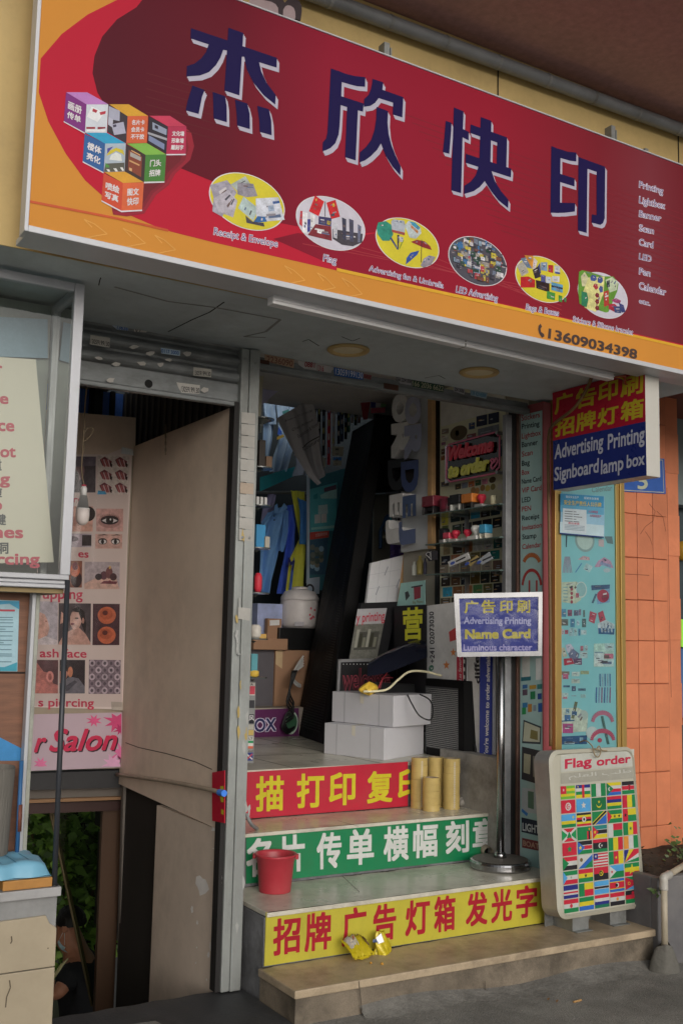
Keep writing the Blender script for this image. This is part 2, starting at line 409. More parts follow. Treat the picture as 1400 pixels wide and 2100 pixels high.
m = M(); pl = Zp(ZS - .001); pl2 = Zp(ZS + .004)
for pts, wd, c in (([(500, 582), (470, 612), (430, 640), (395, 655), (345, 680)], .006, ck), ([(0, 508), (100, 522), (205, 548), (212, 560)], .01, ck),
                   ([(212, 556), (205, 575), (203, 585)], .004, ck)):
    m.line(pts, wd, pl2, c)
for pts in ([(235, 588), (345, 618), (440, 630), (575, 655)], [(575, 655), (545, 680), (500, 690), (545, 692)]): m.line(pts, .012, pl2, wl)
for a in ((640, 640), (760, 668), (930, 705), (985, 718), (700, 690), (870, 775), (620, 700)):
    m.line([a, (a[0] + random.uniform(10, 30), a[1] + random.uniform(-6, 10)), (a[0] + random.uniform(30, 44), a[1] + random.uniform(-3, 12))], .005, pl2, ck)
m.build('crack', t)
br = mat('brown render', '#b78c87', .8, 0, .16, 30, .3, '#8d6a66', 2, .25, 90)
m = M(); m.box(-3, 6, -1.19, -.4, 3.745, 4.0, br)
m.build('canopy', label='brown rendered canopy overhanging the shop sign', cat='canopy')
m = M(); pip = mat('grey pipe', '#7e8285', .45, .2, .12, 8, .3)
a = P(690, 6, Yp(-.56)); b = P(1400, 268, Yp(-.56)); d = (b - a).normalized(); ro = .029
m.tube([a - d * 1.9, a, b, b + d * 2], ro, pip, 14); o = m.build('conduit_pipe', label='long grey conduit pipe under the brown canopy', cat='pipe', smooth=True)
m = M()
for k in range(9):
    p = a + d * (k * .27 - .3); m.tube([p - d * .006, p + d * .006], ro * 1.07, STEEL, 14)
m.explode('clamp', o)
# left and right neighbours' shells so that no gap shows
drk = mat('drab plaster', '#8d8270', .8, 0, .15, 3, .3)  # dull brown plaster, slightly mottled
m = M(); m.box(-3.2, -2.2, .2, .4, -.3, 2.6, drk); m.build('neighbour_wall', label='plain plaster wall beside the glass cabinet', cat='wall')
# ---- interior walls of the shop
iw = mat('shop wall', '#a8a396', .7, 0, .1, 3, .3)
m = M(); m.box(RW, RW + .06, .33, WE, .64, 2.8, iw); m.box(RW + .06, 2.7, WE - .06, WE, .64, 2.8, iw); m.build('display_wall', label='right inner wall of the shop carrying samples', cat='wall')
tealw = mat('teal wall', '#2f6b74', .6, 0, .12, 3)
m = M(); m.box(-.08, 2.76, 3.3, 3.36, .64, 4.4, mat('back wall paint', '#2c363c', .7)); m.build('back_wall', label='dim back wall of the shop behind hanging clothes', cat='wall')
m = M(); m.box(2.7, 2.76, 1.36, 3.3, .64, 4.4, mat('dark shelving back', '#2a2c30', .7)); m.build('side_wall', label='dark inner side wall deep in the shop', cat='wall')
m = M(); m.box(-.1, 2.76, .22, 2.35, 2.8, 2.86, mat('shop ceiling', '#c4c2c0', .8)); m.build('shop_ceiling', label='plain ceiling inside the print shop with an added opening at the back', cat='ceiling')  # stops short of the back wall; gap added to let sky light in
# wall beside the treads
dw = mat('scuffed white plaster', '#9a9791', .75, 0, .15, 6, .75, '#4a443d', 5, .15, 60)
m = M(); m.box(1.42, XR + .16, .33, .8, h1, FL + .05, dw); m.build('plinth_wall', label='scuffed white plaster wall beside the top treads', cat='wall')
# ---- orange pilaster on the right
org = mat('orange painted tile', '#cf7e58', .5, 0, .14, 3, .45, '#9a5a44', 1.8, .12, 40, island=.1)
t = thing('orange_pillar', 'orange painted tiled pillar right of the print shop door', 'pillar', (2.2, .05, GL))
YO = .12
xs = [P(1273, 1400, Yp(YO)).x, P(1309, 1400, Yp(YO)).x, P(1342, 1400, Yp(YO)).x, P(1371, 1400, Yp(YO)).x]
m = M(); m.box(1.99, xs[3] + .012, YO + .012, .5, .0, 2.62, mat('dirty grout', '#b06a4c', .8)); m.build('core', t)
m = M()
zr = [.03] + [P(1320, y, Yp(YO)).z for y in (1710, 1600, 1512, 1430, 1345, 1265, 1180, 1100, 1010)] + [2.45]
zr = [.02, .10, .35, .62, .845, 1.07, 1.29, 1.50, 1.72, 1.95, 2.2, 2.45, 2.6]
for i in range(3):
    for j in range(len(zr) - 1):
        jj = random.uniform(-.004, .004); m.box(xs[i] + .0018, xs[i + 1] - .0018, YO, YO + .02, zr[j] + .0018 + jj * .4, zr[j + 1] - .0018 + jj * .4, org)
m.build('tile_face', t, bev=.003)
m = M(); x1 = P(1388, 1400, Yp(.18)).x; m.box(xs[3] + .012, x1, .155, .5, 0.05, 2.62, org)
for z in (.85, 1.3, 1.75, 2.2): m.box(xs[3] + .012, x1, .15, .1555, z, z + .22, org)
m.build('return_edge', t)
m = M(); pl = Yp(YO)
for pts in ([(1330, 1033), (1342, 1048), (1338, 1068), (1322, 1080), (1312, 1095)], [(1322, 1090), (1332, 1105), (1336, 1118)], [(1275, 1177), (1300, 1178), (1330, 1180)], [(1366, 1000), (1368, 1080), (1370, 1180), (1372, 1300), (1375, 1430)], [(1345, 1048), (1358, 1060), (1364, 1090)]):
    m.line(pts, .003, pl, mat('paint crack', '#6b3a2a', .9))
m.build('crack', t)
m = M(); m.box(1.96, 4.2, -.38, .5, 2.62, 2.75, mat('dull red beam', '#7e4638', .7)); m.build('beam', t)
# neighbour shop on the far right, seen as a sliver
t = thing('neighbour_shopfront', 'shopfront with lit screen at the right edge beyond the orange pillar', 'shopfront', (2.9, .6, 0))
m = M(); m.box(x1 - .1, 4.4, .62, .66, .1, 2.62, mat('dim shop glass', '#3f4b50', .1)); m.build('glass', t)
m = M(); m.box(x1 - .1, 4.4, .5, .61, 2.1, 2.62, mat('shop header', '#7c8a8c', .5)); m.build('header', t)
m = M(); pl = Yp(.6)
m.plate([(1393, 1270), (1420, 1272), (1420, 1330), (1393, 1326)], pl, glow('screen green', '#7fc040', .5), .01); m.plate([(1393, 1330), (1420, 1332), (1420, 1480), (1393, 1470)], pl, glow('screen blue', '#35567e', .4), .01)
m.build('screen', t)
m = M(); m.lathe(P(1398, 1130, Yp(.58)), [(.0, -.06), (.05, -.05), (.06, 0), (.05, .05), (.0, .06)], ink('#a8822f'), 16); m.build('ornament', t, smooth=True)
# ------------------------------------------------------------------ the big shop sign
YS = -.70
SP = Yp(YS)
t = thing('shop_sign', 'large red and orange shop sign with dark blue Chinese characters across the facade', 'shop sign', (.3, -.62, 2.47))
ZB, ZT, XL, XRt = 2.474, 3.44, -1.25, 2.6
fr = mat('sign frame white', '#c3c5cb', .4, .1, .05, 6, .25, '#77736d', 3)
m = M()
sBL = P(57, 462, SP); sBR = P(1400, 760, SP); sTL = P(600, 44, SP); sTR = P(1400, 341.5, SP)
def edge(a, b, x): return a + (b - a) * ((x - a.x) / (b.x - a.x))
cBL, cBR, cTL, cTR = edge(sBL, sBR, XL + .012), edge(sBL, sBR, XRt), edge(sTL, sTR, XL + .012), edge(sTL, sTR, XRt)
m.box(XL + .0, XL + .012, YS - .006, -.645, cBL.z - .02, cTL.z, fr)
yv = V((0, -.006, 0))
m.prism([cBL + yv - V((0, 0, .02)), cBR + yv - V((0, 0, .02)), cBR + yv, cBL + yv], (0, .146, 0), fr)
m.prism([cTL + yv, cTR + yv, cTR + yv + V((0, 0, .006)), cTL + yv + V((0, 0, .006))], (0, .16, 0), fr)
m.build('sign_frame', t, bev=.002)
def printmat(name, stops, axis=0):
    m = bpy.data.materials.new(name); m.use_nodes = True; n = m.node_tree.nodes; l = m.node_tree.links; b = n['Principled BSDF']
    tc = n.new('ShaderNodeTexCoord'); sp = n.new('ShaderNodeSeparateXYZ'); r = n.new('ShaderNodeValToRGB'); mr = n.new('ShaderNodeMapRange')
    l.new(tc.outputs['Object'], sp.inputs[0]); l.new(sp.outputs[axis], mr.inputs[0])
    mr.inputs[1].default_value = stops[0][0]; mr.inputs[2].default_value = stops[-1][0]
    l.new(mr.outputs[0], r.inputs[0]); a, z = stops[0][0], stops[-1][0]
    for i, (p, c) in enumerate(stops):
        e = r.color_ramp.elements[i] if i < 2 else r.color_ramp.elements.new((p - a) / (z - a))
        if i < 2: e.position = (p - a) / (z - a)
    for e, (p, c) in zip(sorted(r.color_ramp.elements, key=lambda e: e.position), stops): e.color = lin(c)
    l.new(r.outputs[0], b.inputs['Base Color']); b.inputs['Roughness'].default_value = .5; b.inputs['Specular IOR Level'].default_value = .15
    return m
orange = mat('sign orange', '#cc8a3a', .55, 0, .05, 2, spec=.15)
m = M(); m.prism([cBL, cBR, cTR, cTL], (0, .05, 0), orange)
m.build('board', t)
redp = mat('sign red', '#b82038', .55, 0, .05, 2, spec=.15)
def top(x):
    q = edge(sTL, sTR, P(x, 200, SP).x); lo, hi = -600, 900
    for _ in range(40):
        mid = (lo + hi) / 2
        if P(x, mid, SP).z > q.z: lo = mid
        else: hi = mid
    return hi
m = M(); m.pp([(330, top(330)), (240, 0), (180, 30), (127, 70), (84, 120), (80, 190), (100, 250), (135, 315), (175, 370), (225, 415), (270, 443), (320, 465), (350, 475), (450, 500), (700, 557), (1040, 632), (1700, 784), (1700, top(1700)), (1000, top(1000))], SP, redp, 0)
m.build('red_swoosh', t)
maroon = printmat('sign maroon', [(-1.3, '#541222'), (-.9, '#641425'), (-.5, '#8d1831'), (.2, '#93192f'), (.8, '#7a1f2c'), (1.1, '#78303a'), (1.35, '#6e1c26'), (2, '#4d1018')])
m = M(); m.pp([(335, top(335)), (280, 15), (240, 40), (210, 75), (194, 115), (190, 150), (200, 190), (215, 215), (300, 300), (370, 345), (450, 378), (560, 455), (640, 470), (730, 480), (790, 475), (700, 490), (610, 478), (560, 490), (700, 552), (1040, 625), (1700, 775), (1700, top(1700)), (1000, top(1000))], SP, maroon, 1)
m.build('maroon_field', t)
m = M(); ln = ink('#7d1a28')
for k in range(15):
    y = 215 + k * 15; m.line([(830 + 14 * k, y + 20 + k * 2), (1400, y + 225 - k * 4)], .0035, SP, ln, 2)
for k in range(7): m.line([(300, 150 + k * 16), (450, 192 + k * 16)], .003, SP, ink('#5c101c'), 2)
l2 = ink('#a0303c')
for k in range(6): m.line([(620 + k * 60, 500 + k * 4 ), (1150, 600 + k * 9)], .003, SP, l2, 2)
m.explode('printed_stripe', t)
m = M(); m.line([(690, 553), (1040, 630), (1400, 712)], .012, SP, ink('#d8a52e'), 2); m.line([(60, 413), (240, 448), (345, 473)], .008, SP, ink('#c4542a'), 2)
for a, b in (((345 / 2, 900 / 2), (440 / 2, 960 / 2)), ((505 / 2, 937 / 2), (597 / 2, 998 / 2)), ((635 / 2, 965 / 2), (720 / 2, 1025 / 2)), ((583, 545), (625, 575)), ((650, 560), (687, 590)), ((700, 570), (742, 603))):
    w_, h_ = b[0] - a[0], b[1] - a[1]
    m.line([a, (a[0] + w_ * .45, a[1] + h_ * .32), b, (a[0] + w_ * .45, a[1] + h_ * 1.15), (a[0] + w_ * .05, a[1] + h_ * 1.3)], .0035, SP, ink('#d9a04e'), 2)
    m.line([(a[0] + w_ * .0, a[1]), (a[0] + w_ * .35, a[1] + h_ * .55)], .0035, SP, ink('#d9a04e'), 2)
m.explode('printed_trim', t)
# the four big characters, white below and to the right of the blue
CH = {
 'jie': (370, 40, 6.364, [[(135,118),(612,278),(605,410),(555,400),(520,500),(460,600),(370,690),(250,735),(76,748),(82,612),(180,580),(270,510),(330,430),(365,330),(130,250)],
   [(622,112),(818,180),(765,995),(570,930)], [(815,355),(1255,505),(1250,632),(1022,562),(1050,680),(1120,830),(1240,990),(1232,1115),(1080,990),(950,830),(860,650),(830,490),(780,490),(790,350)],
   [(155,865),(312,925),(280,1010),(235,1237),(65,1190),(90,1070)], [(418,950),(580,1005),(600,1130),(603,1345),(430,1295),(425,1120)], [(708,1050),(868,1100),(900,1230),(903,1435),(735,1385),(730,1240)], [(998,1130),(1150,1175),(1180,1320),(1187,1515),(1030,1470),(1025,1330)]], (33, 62)),
 'xin': (650, 130, 7.368, [[(203,80),(372,140),(360,500),(352,635),(335,950),(320,1080),(270,1210),(200,1280),(130,1315),(76,1330),(80,1200),(130,1140),(150,1050),(165,800)],
   [(300,110),(420,160),(560,195),(722,213),(718,357),(600,350),(500,325),(360,284)], [(340,494),(697,610),(687,735),(340,632)], [(448,640),(612,690),(577,1470),(415,1420)],
   [(830,237),(992,290),(980,405),(930,520),(870,600),(800,645),(700,660),(703,545),(770,480),(805,400),(825,300)], [(960,396),(1295,515),(1280,820),(1135,775),(1140,598),(915,525)],
   [(893,660),(1065,725),(1057,900),(1075,1080),(1120,1250),(1180,1400),(1255,1560),(1250,1695),(1130,1560),(1030,1400),(957,1215),(900,1310),(800,1410),(715,1470),(633,1500),(637,1350),(730,1270),(810,1160),(860,1010),(885,850)]], (36, 70)),
 'kuai': (890, 210, 7.778, [[(175,297),(268,330),(260,500),(232,825),(130,795),(150,600)], [(305,85),(460,145),(448,430),(420,1450),(262,1405)], [(440,425),(545,475),(540,610),(440,560)],
   [(572,355),(1152,562),(1148,700),(562,490)], [(733,238),(903,298),(888,960),(890,1060),(850,1180),(800,1255),(720,1350),(620,1420),(465,1465),(470,1335),(570,1270),(650,1170),(690,1050),(712,880)],
   [(995,600),(1150,650),(1140,1050),(985,1000)], [(495,825),(1220,1060),(1212,1200),(490,965)], [(860,1050),(905,1100),(960,1260),(1050,1410),(1175,1560),(1168,1690),(1010,1560),(900,1420),(790,1250)]], (32, 62)),
 'yin': (1110, 290, 9.333, [[(175,92),(352,165),(340,1250),(320,1375),(158,1368)], [(300,140),(480,200),(655,218),(652,388),(540,375),(345,320)], [(330,620),(620,712),(617,865),(335,778)], [(330,1175),(630,1185),(625,1345),(420,1370),(300,1370)],
   [(693,300),(868,370),(850,1755),(682,1710)], [(800,340),(1205,490),(1200,640),(855,525)], [(1040,555),(1205,500),(1195,1480),(1160,1570),(1110,1600),(940,1555),(950,1400),(1040,1415)]], (36, 70))}
navy = mat('sign navy', '#1d1548', .5, 0, .05, 4, spec=.12); wht = mat('sign white', '#aeaabc', .4, 0, .04, 4)
for nm, (ox, oy, k, ps, (dx, dy)) in CH.items():
    m = M()
    for f in (.35, .7, 1.0):
        for p in ps: m.pp([(ox + (x + dx * f) / k, oy + (y + dy * f) / k) for x, y in p], SP, wht, 3)
    o = m.build('character', t)
    m = M()
    for p in ps: m.pp(z3(p, ox, oy, k), SP, navy, 5)
    m.build('face', o)
# cluster of printed cubes
Zq = lambda x, y: (120 + x / 5, 180 + y / 5)
def cube(faces, name='printed_cube', words=(), pics=()):
    m = M()
    xs = [Zq(*p) for f in faces for p in f[1]]
    for col, pts in faces: m.pp([Zq(*p) for p in pts], SP, ink(col), 4)
    for col, pts in pics: m.pp([Zq(*p) for p in pts], SP, ink(col), 5)
    for s, bl, brr, tl in words: m.text(s, Zq(*bl), Zq(*brr), Zq(*tl), SP, ink('#d8d4d8'), 6, .03)
    m.build(name, t)
W_ = '#d5d2da'
m = M()
for ly, kk, cc in ((2, 1.0, '#93192f'), (2.2, .93, '#7f1629'), (2.4, .86, '#6d1322')): m.pp([Zq(620 + (x - 620) * kk, 820 + (y - 820) * kk) for x, y in [(200,460),(450,560),(480,900),(560,1300),(700,1320),(880,1290),(1000,1100),(1130,1000),(1200,880),(1350,740),(1390,600),(1360,460),(1310,420),(900,700)]], SP, ink(cc), ly)
m.build('printed_shadow', t)
cube([('#7a2a7c', [(78,52),(288,172),(270,470),(55,350)]), ('#b67cc0', [(78,48),(295,50),(510,172),(288,174)]), ('#ccd2dc', [(288,174),(510,174),(495,465),(272,462)]), (W_, [(55,345),(270,462),(270,474),(52,354)])],
     words=[('画册', (95,220), (235,280), (100,140)), ('传单', (85,310), (225,370), (92,240))], pics=[('#e4e6ea', [(340,195),(470,260),(400,355),(290,300)]), ('#a83040', [(355,215),(400,235),(385,262),(345,245)]), ('#b03545', [(420,255),(485,240),(480,270),(430,285)]), ('#9a2f3c', [(285,405),(375,405),(375,425),(285,425)]), ('#8d3542', [(400,405),(480,405),(480,420),(400,430)]), ('#e8e8ec', [(290,430),(480,430),(478,455),(290,450)])])
cube([('#3a3038', [(512,178),(708,295),(695,570),(500,455)]), ('#cf9c30', [(520,172),(720,172),(915,290),(705,293)]), ('#cc5f38', [(708,293),(918,290),(905,568),(695,570)])],
     words=[('名片卡', (748,385), (880,385), (752,332)), ('会员卡', (742,458), (876,458), (745,405)), ('不干胶', (738,532), (874,532), (742,478))], pics=[('#a6a8bc', [(515,190),(628,240),(625,345),(512,320)]), ('#b4b4c6', [(512,300),(560,330),(550,410),(508,380)]), ('#a9a9be', [(540,380),(665,352),(690,470),(570,488)]), ('#454055', [(556,385),(590,378),(594,402),(562,410)])])
cube([('#2c2731', [(928,300),(1122,400),(1104,680),(915,570)]), ('#c03a58', [(930,290),(1140,290),(1310,400),(1122,400)]), ('#b02c50', [(1122,402),(1310,402),(1302,690),(1104,684)]), (W_, [(1104,682),(1302,680),(1302,693),(1104,695)])],
     words=[('文化墙', (1160,498), (1285,500), (1164,446)), ('形象墙', (1154,570), (1280,572), (1158,518)), ('雕刻字', (1150,640), (1276,642), (1154,588))], pics=[('#8f97ad', [(962,355),(1108,430),(1105,490),(962,430)]), ('#9f9fa8', [(915,455),(1110,520),(1110,545),(915,478)]), ('#7984a6', [(925,490),(1085,580),(1082,640),(922,545)]), ('#2d2a3a', [(985,380),(1020,398),(1018,430),(985,415)])])
cube([('#2d5d98', [(268,475),(480,575),(462,875),(248,760)]), ('#2f9ac4', [(275,465),(490,462),(690,572),(478,575)]), ('#a7b4c2', [(478,575),(690,573),(676,862),(465,866)]), (W_, [(248,755),(462,868),(462,880),(248,768)])],
     words=[('楼体', (292,632), (435,690), (300,555)), ('亮化', (285,735), (425,792), (292,660))], pics=[('#57574f', [(480,780),(675,770),(672,860),(466,864)]), ('#c9b93a', [(490,700),(520,650),(590,618),(660,640),(678,700),(655,680),(590,650),(530,685)]), ('#d8dcd8', [(520,740),(540,690),(590,665),(640,690),(650,755)]), ('#4c8a40', [(482,770),(500,790),(520,800),(520,820),(482,820)]), ('#4a4a9a', [(500,625),(560,605),(500,680)]), ('#dddddd', [(490,840),(520,840),(530,862),(510,864)]), ('#dddddd', [(560,830),(590,828),(610,860),(585,862)]), ('#dddddd', [(630,820),(655,818),(672,850),(655,858)])])
cube([('#3d2c2c', [(692,580),(892,690),(874,975),(678,860)]), ('#7cb04a', [(700,575),(905,570),(1100,685),(892,690)]), ('#467f38', [(892,690),(1102,685),(1085,965),(876,968)]), (W_, [(876,966),(1085,962),(1085,975),(876,982)])],
     words=[('门头', (935,812), (1048,806), (938,742)), ('招牌', (925,915), (1040,908), (930,845))], pics=[('#84402e', [(720,640),(855,710),(845,920),(712,840)]), ('#d9a870', [(745,640),(838,690),(838,700),(745,650)]), ('#a8a4a0', [(735,660),(845,715),(842,755),(733,705)]), ('#c79a6a', [(725,740),(830,790),(828,805),(724,757)]), ('#d2a878', [(725,820),(752,832),(750,862),(722,850)])])
cube([('#c8492f', [(462,878),(660,978),(645,1270),(440,1160)]), ('#d29a33', [(470,868),(680,862),(872,970),(660,978)]), ('#d4633a', [(660,978),(874,972),(856,1260),(645,1270)]), (W_, [(440,1155),(645,1263),(856,1252),(856,1266),(645,1278),(440,1168)])],
     words=[('喷绘', (480,1040), (620,1090), (485,965)), ('写真', (472,1130), (610,1180), (478,1060)), ('图文', (702,1112), (820,1104), (706,1036)), ('快印', (698,1212), (816,1204), (702,1132))])
# six oval pictures and captions
def halo(parent, s, bl, brr, tl, shear=0):
    m = M(); m.text(s, bl, brr, tl, SP, ink('#efeaf8'), 3, .045, shear); o = m.build('caption', parent)
    m = M(); m.text(s, bl, brr, tl, SP, ink('#54457f'), 5, .0, shear, 0, .045); m.build('lettering', o)
OV = [(428, 587, 357, 471, '#cfc233', 'Receipt & Envelope', ((437, 482), (569, 508), (439, 465))), (606, 751, 405, 512, '#c6c3d0', 'Flag', ((661, 536), (689, 542), (663, 520))),
      (769, 902, 449, 548, '#cfc233', 'Advertising fan & Umbrella', ((755, 556), (908, 592), (757, 543))), (918, 1040, 487, 585, '#4f4d58', 'LED Advertising', ((933, 600), (1019, 619), (935, 585))),
      (1055, 1168.6, 527, 619.5, '#cfc233', 'Bags & Boxes', ((1076, 636), (1144, 649), (1078, 622))), (1183, 1287, 560, 652, '#c6c3d0', 'Stickers & Silicone bracelet', ((1172, 660), (1296, 688), (1174, 647)))]
PICS = {0: [('#9d99a8', [(80,160),(220,120),(300,220),(180,420),(100,375),(110,260)]), ('#b3aeba', [(110,270),(230,200),(305,290),(270,425),(150,380)]), ('#a8b2b0', [(250,155),(370,88),(410,150),(300,205)]), ('#8e8a96', [(305,140),(435,150),(470,250),(380,260),(305,235)]), ('#a9bcbc', [(310,350),(355,255),(475,350),(435,455)]), ('#c4c8d4', [(455,270),(640,260),(692,445),(460,465)]), ('#2f64a0', [(430,470),(470,415),(530,420),(548,460)]), ('#44414a', [(370,410),(430,460),(520,470),(528,502),(380,470)]), ('#28569a', [(592,295),(648,288),(652,308),(598,316)]), ('#98a8c0', [(555,330),(600,325),(610,372),(560,378)])],
        1: [('#c1242c', [(940,245),(1015,295),(970,415),(890,375)]), ('#c1242c', [(1033,305),(1108,280),(1145,420),(1072,440)]), ('#3d3640', [(1020,295),(1026,295),(1024,420),(1018,420)]), ('#d6b52a', [(1080,318),(1095,305),(1104,330),(1090,342)]), ('#d6b52a', [(944,275),(955,270),(956,290),(946,292)]), ('#b93840', [(820,372),(838,372),(835,500),(812,480)]), ('#dcdce2', [(840,378),(880,390),(875,560),(835,545)]), ('#3a3f8c', [(878,440),(905,440),(905,540),(878,545)]), ('#d8d8dc', [(905,390),(940,410),(935,580),(900,560)]), ('#3d3a66', [(970,415),(1075,430),(1072,500),(968,480)]), ('#7d2a34', [(945,480),(1072,500),(1078,618),(880,570)]), ('#9a8a3a', [(1040,450),(1072,460),(1060,490),(1036,480)]), ('#e0e0e4', [(960,520),(1000,530),(990,560),(958,550)]), ('#444048', [(1085,520),(1330,560),(1325,630),(1250,662),(1160,650),(1085,600)]), ('#b8b8c2', [(1088,460),(1125,475),(1120,600),(1092,590)]), ('#3c3c50', [(1160,425),(1195,440),(1195,615),(1168,600)]), ('#4a4a60', [(1218,435),(1255,450),(1255,630),(1225,620)]), ('#6a6f88', [(1290,480),(1318,500),(1310,630),(1290,630)])]}
def conv(k, ox, oy, L): return [(c, z3(p, ox, oy, k)) for c, p in L]
P2 = conv(4.516, 750, 430, [('#2f8a78', [(95,170),(110,120),(180,108),(230,140),(250,230),(215,290),(150,290),(105,230)]), ('#a9b0bc', [(230,110),(250,90),(350,105),(360,140),(355,235),(235,185)]), ('#a34a3e', [(235,185),(356,215),(355,240),(240,210)]), ('#b9c4c8', [(355,150),(390,105),(450,120),(500,170),(508,220),(460,270),(400,260)]), ('#3f8fae', [(400,110),(450,120),(500,170),(480,190),(430,150)]), ('#c07a3a', [(410,140),(480,200),(475,225),(415,170)]), ('#28283c', [(285,235),(305,235),(298,365),(288,365)]), ('#2a3a78', [(215,262),(232,258),(300,370),(288,375)]), ('#8a9a30', [(335,280),(348,285),(310,365),(302,360)]), ('#b9bcc4', [(300,250),(345,260),(335,300),(310,300)]), ('#8e2a30', [(410,300),(470,280),(540,295),(590,340),(605,375),(520,350)]), ('#2a4f9c', [(365,510),(372,450),(410,400),(490,380),(470,420),(430,455)]), ('#8f8a94', [(500,520),(530,455),(580,425),(640,440),(600,510),(530,540)]), ('#2b2530', [(508,280),(514,280),(510,490),(504,490)])])
P4 = []
rr = random.Random(3)
cs = ['#3a6ea0', '#b8b6c0', '#a83a40', '#5a5660', '#c0b040', '#3c3a46', '#8aa0b4', '#7a4a38', '#d0ccd2', '#2e4a3e', '#6a7488', '#9a948c']
P3_ = []
def detail(m, q, pl, lay, rn):
    if len(q) < 4: return
    q = q[:4]; w_ = abs(q[1][0] - q[0][0]) + abs(q[1][1] - q[0][1]); h_ = abs(q[3][0] - q[0][0]) + abs(q[3][1] - q[0][1])
    if w_ < 4 or h_ < 4: return
    for k in range(rn.randint(2, 4)):
        u, v = rn.uniform(.1, .5), rn.uniform(.12, .8); m.pp(sub(q, u, v, min(.92, u + rn.uniform(.2, .5)), min(.95, v + rn.uniform(.05, .14))), pl, ink(rn.choice(['#4a4854', '#8a8690', '#c8c4c8', '#6d5a5a', '#5a6a8a'])), lay)
def ptin(cx, cy, x, y, rx, ry): return ((x - cx) / rx) ** 2 + ((y - cy) / ry) ** 2 < .78
for i in range(320):
    x = rr.uniform(770, 1300); y = rr.uniform(250, 700)
    yc = 300 + (x - 757) * .28 + 110 - 20
    if ptin(1033, yc - 0, x, y, 270, 205):
        a = rr.uniform(8, 30); b = rr.uniform(8, 26); P3_.append((rr.choice(cs), [(x - a, y - b - a * .28), (x + a, y - b + a * .28), (x + a, y + b + a * .28), (x - a, y + b - a * .28)]))
P3c = conv(4.516, 750, 430, P3_)
P5 = conv(3.889, 1040, 500, [('#a8a49a', [(70,175),(125,135),(165,230),(110,262)]), ('#60748e', [(100,118),(165,105),(190,200),(150,190)]), ('#c98a34', [(130,92),(200,98),(205,180),(190,195)]), ('#c4b8b8', [(205,110),(235,140),(215,215),(195,200)]), ('#3a4a88', [(215,215),(255,150),(262,235),(222,275)]), ('#2e2430', [(195,210),(240,180),(262,265),(215,280)]), ('#7a92b0', [(262,150),(312,148),(312,220),(262,212)]), ('#b02a2c', [(320,170),(360,172),(358,235),(320,225)]), ('#c4c8d0', [(370,172),(412,182),(414,240),(370,232)]), ('#3a4a90', [(375,222),(414,230),(414,245),(373,238)]), ('#b01f24', [(100,265),(165,262),(215,290),(215,350),(100,350)]), ('#2e1c1e', [(220,290),(330,310),(330,390),(225,355)]), ('#4a4a88', [(262,245),(300,255),(298,310),(262,305)]), ('#b4bccc', [(302,262),(345,268),(342,318),(302,312)]), ('#c8c8d0', [(352,258),(410,262),(408,308),(350,300)]), ('#5a94b8', [(345,305),(437,330),(435,392),(345,370)]), ('#1f2c40', [(345,330),(436,352),(435,366),(345,346)]), ('#3f8a3a', [(310,378),(376,395),(372,452),(308,438)]), ('#3f8a3a', [(402,410),(432,418),(430,468),(402,460)]), ('#3f7a3a', [(446,430),(466,434),(462,468),(446,462)])])
P6 = conv(3.889, 1040, 500, [('#5f8f34', [(565,225),(590,212),(650,225),(760,260),(840,262),(880,320),(870,380),(800,545),(780,550),(640,505),(570,480),(558,380)]), ('#c4c09a', [(580,260),(610,225),(650,290),(640,340),(590,340)]), ('#d0cc8a', [(640,270),(770,262),(760,400),(700,545),(610,510),(600,380)]), ('#3f4f8a', [(655,270),(670,248),(700,255),(708,285),(690,300),(660,295)]), ('#3f4f8a', [(712,280),(728,262),(752,270),(756,300),(740,318),(716,310)]), ('#a03038', [(676,340),(690,318),(715,325),(718,355),(700,370)]), ('#46568e', [(722,360),(735,335),(755,345),(755,385),(735,392)]), ('#7a1f28', [(692,410),(705,390),(725,400),(725,428),(705,432)]), ('#7a1f28', [(692,460),(705,440),(725,450),(725,478),(705,482)]), ('#7a1f28', [(692,512),(705,492),(725,502),(725,528),(705,534)]), ('#2f7a58', [(585,380),(630,390),(640,450),(625,508),(585,490)]), ('#a83a30', [(760,385),(800,370),(805,490),(765,505)]), ('#b8c4a8', [(775,290),(830,265),(875,310),(865,370),(810,390)]), ('#2a3438', [(785,300),(810,290),(810,345),(788,350)]), ('#9a3a6a', [(820,450),(860,435),(900,455),(890,480),(850,470)]), ('#3a3f78', [(880,470),(920,490),(935,545),(905,550)]), ('#a02a3c', [(800,480),(850,480),(880,510),(850,545),(800,520)]), ('#3a4878', [(840,500),(905,500),(900,555),(850,550)])])
PICS = {0: conv(4, 410, 340, PICS[0]), 1: conv(4, 410, 340, PICS[1]), 2: P2, 3: P3c, 4: P5, 5: P6}
for i, (xa, xb, ya, yb, col, cap, tp) in enumerate(OV):
    cx, cy = (xa + xb) / 2, (ya + yb) / 2
    c3 = P(cx, cy, SP); rx = (P(xb, cy, SP).x - P(xa, cy, SP).x) / 2 * .985; rz = (P(cx, ya, SP).z - P(cx, yb, SP).z) / 2
    m = M()
    for k, (cc, lay) in enumerate((('#d6d2da', 3), (col, 4))):
        f = 1 if k == 0 else .972
        m.poly([c3 + V((rx * f * math.cos(a * math.pi / 24), -(.0006 + lay * .0004), rz * f * math.sin(a * math.pi / 24))) for a in range(48)], ink(cc))
    o = m.build('oval_picture', t)
    m = M()
    rnd_ = random.Random(i)
    for cc, pts in PICS[i]: m.pp(pts, SP, photo(cc), 5); detail(m, pts, SP, 5, rnd_)
    m.build('printed_goods', o)
    halo(t, cap, *tp)
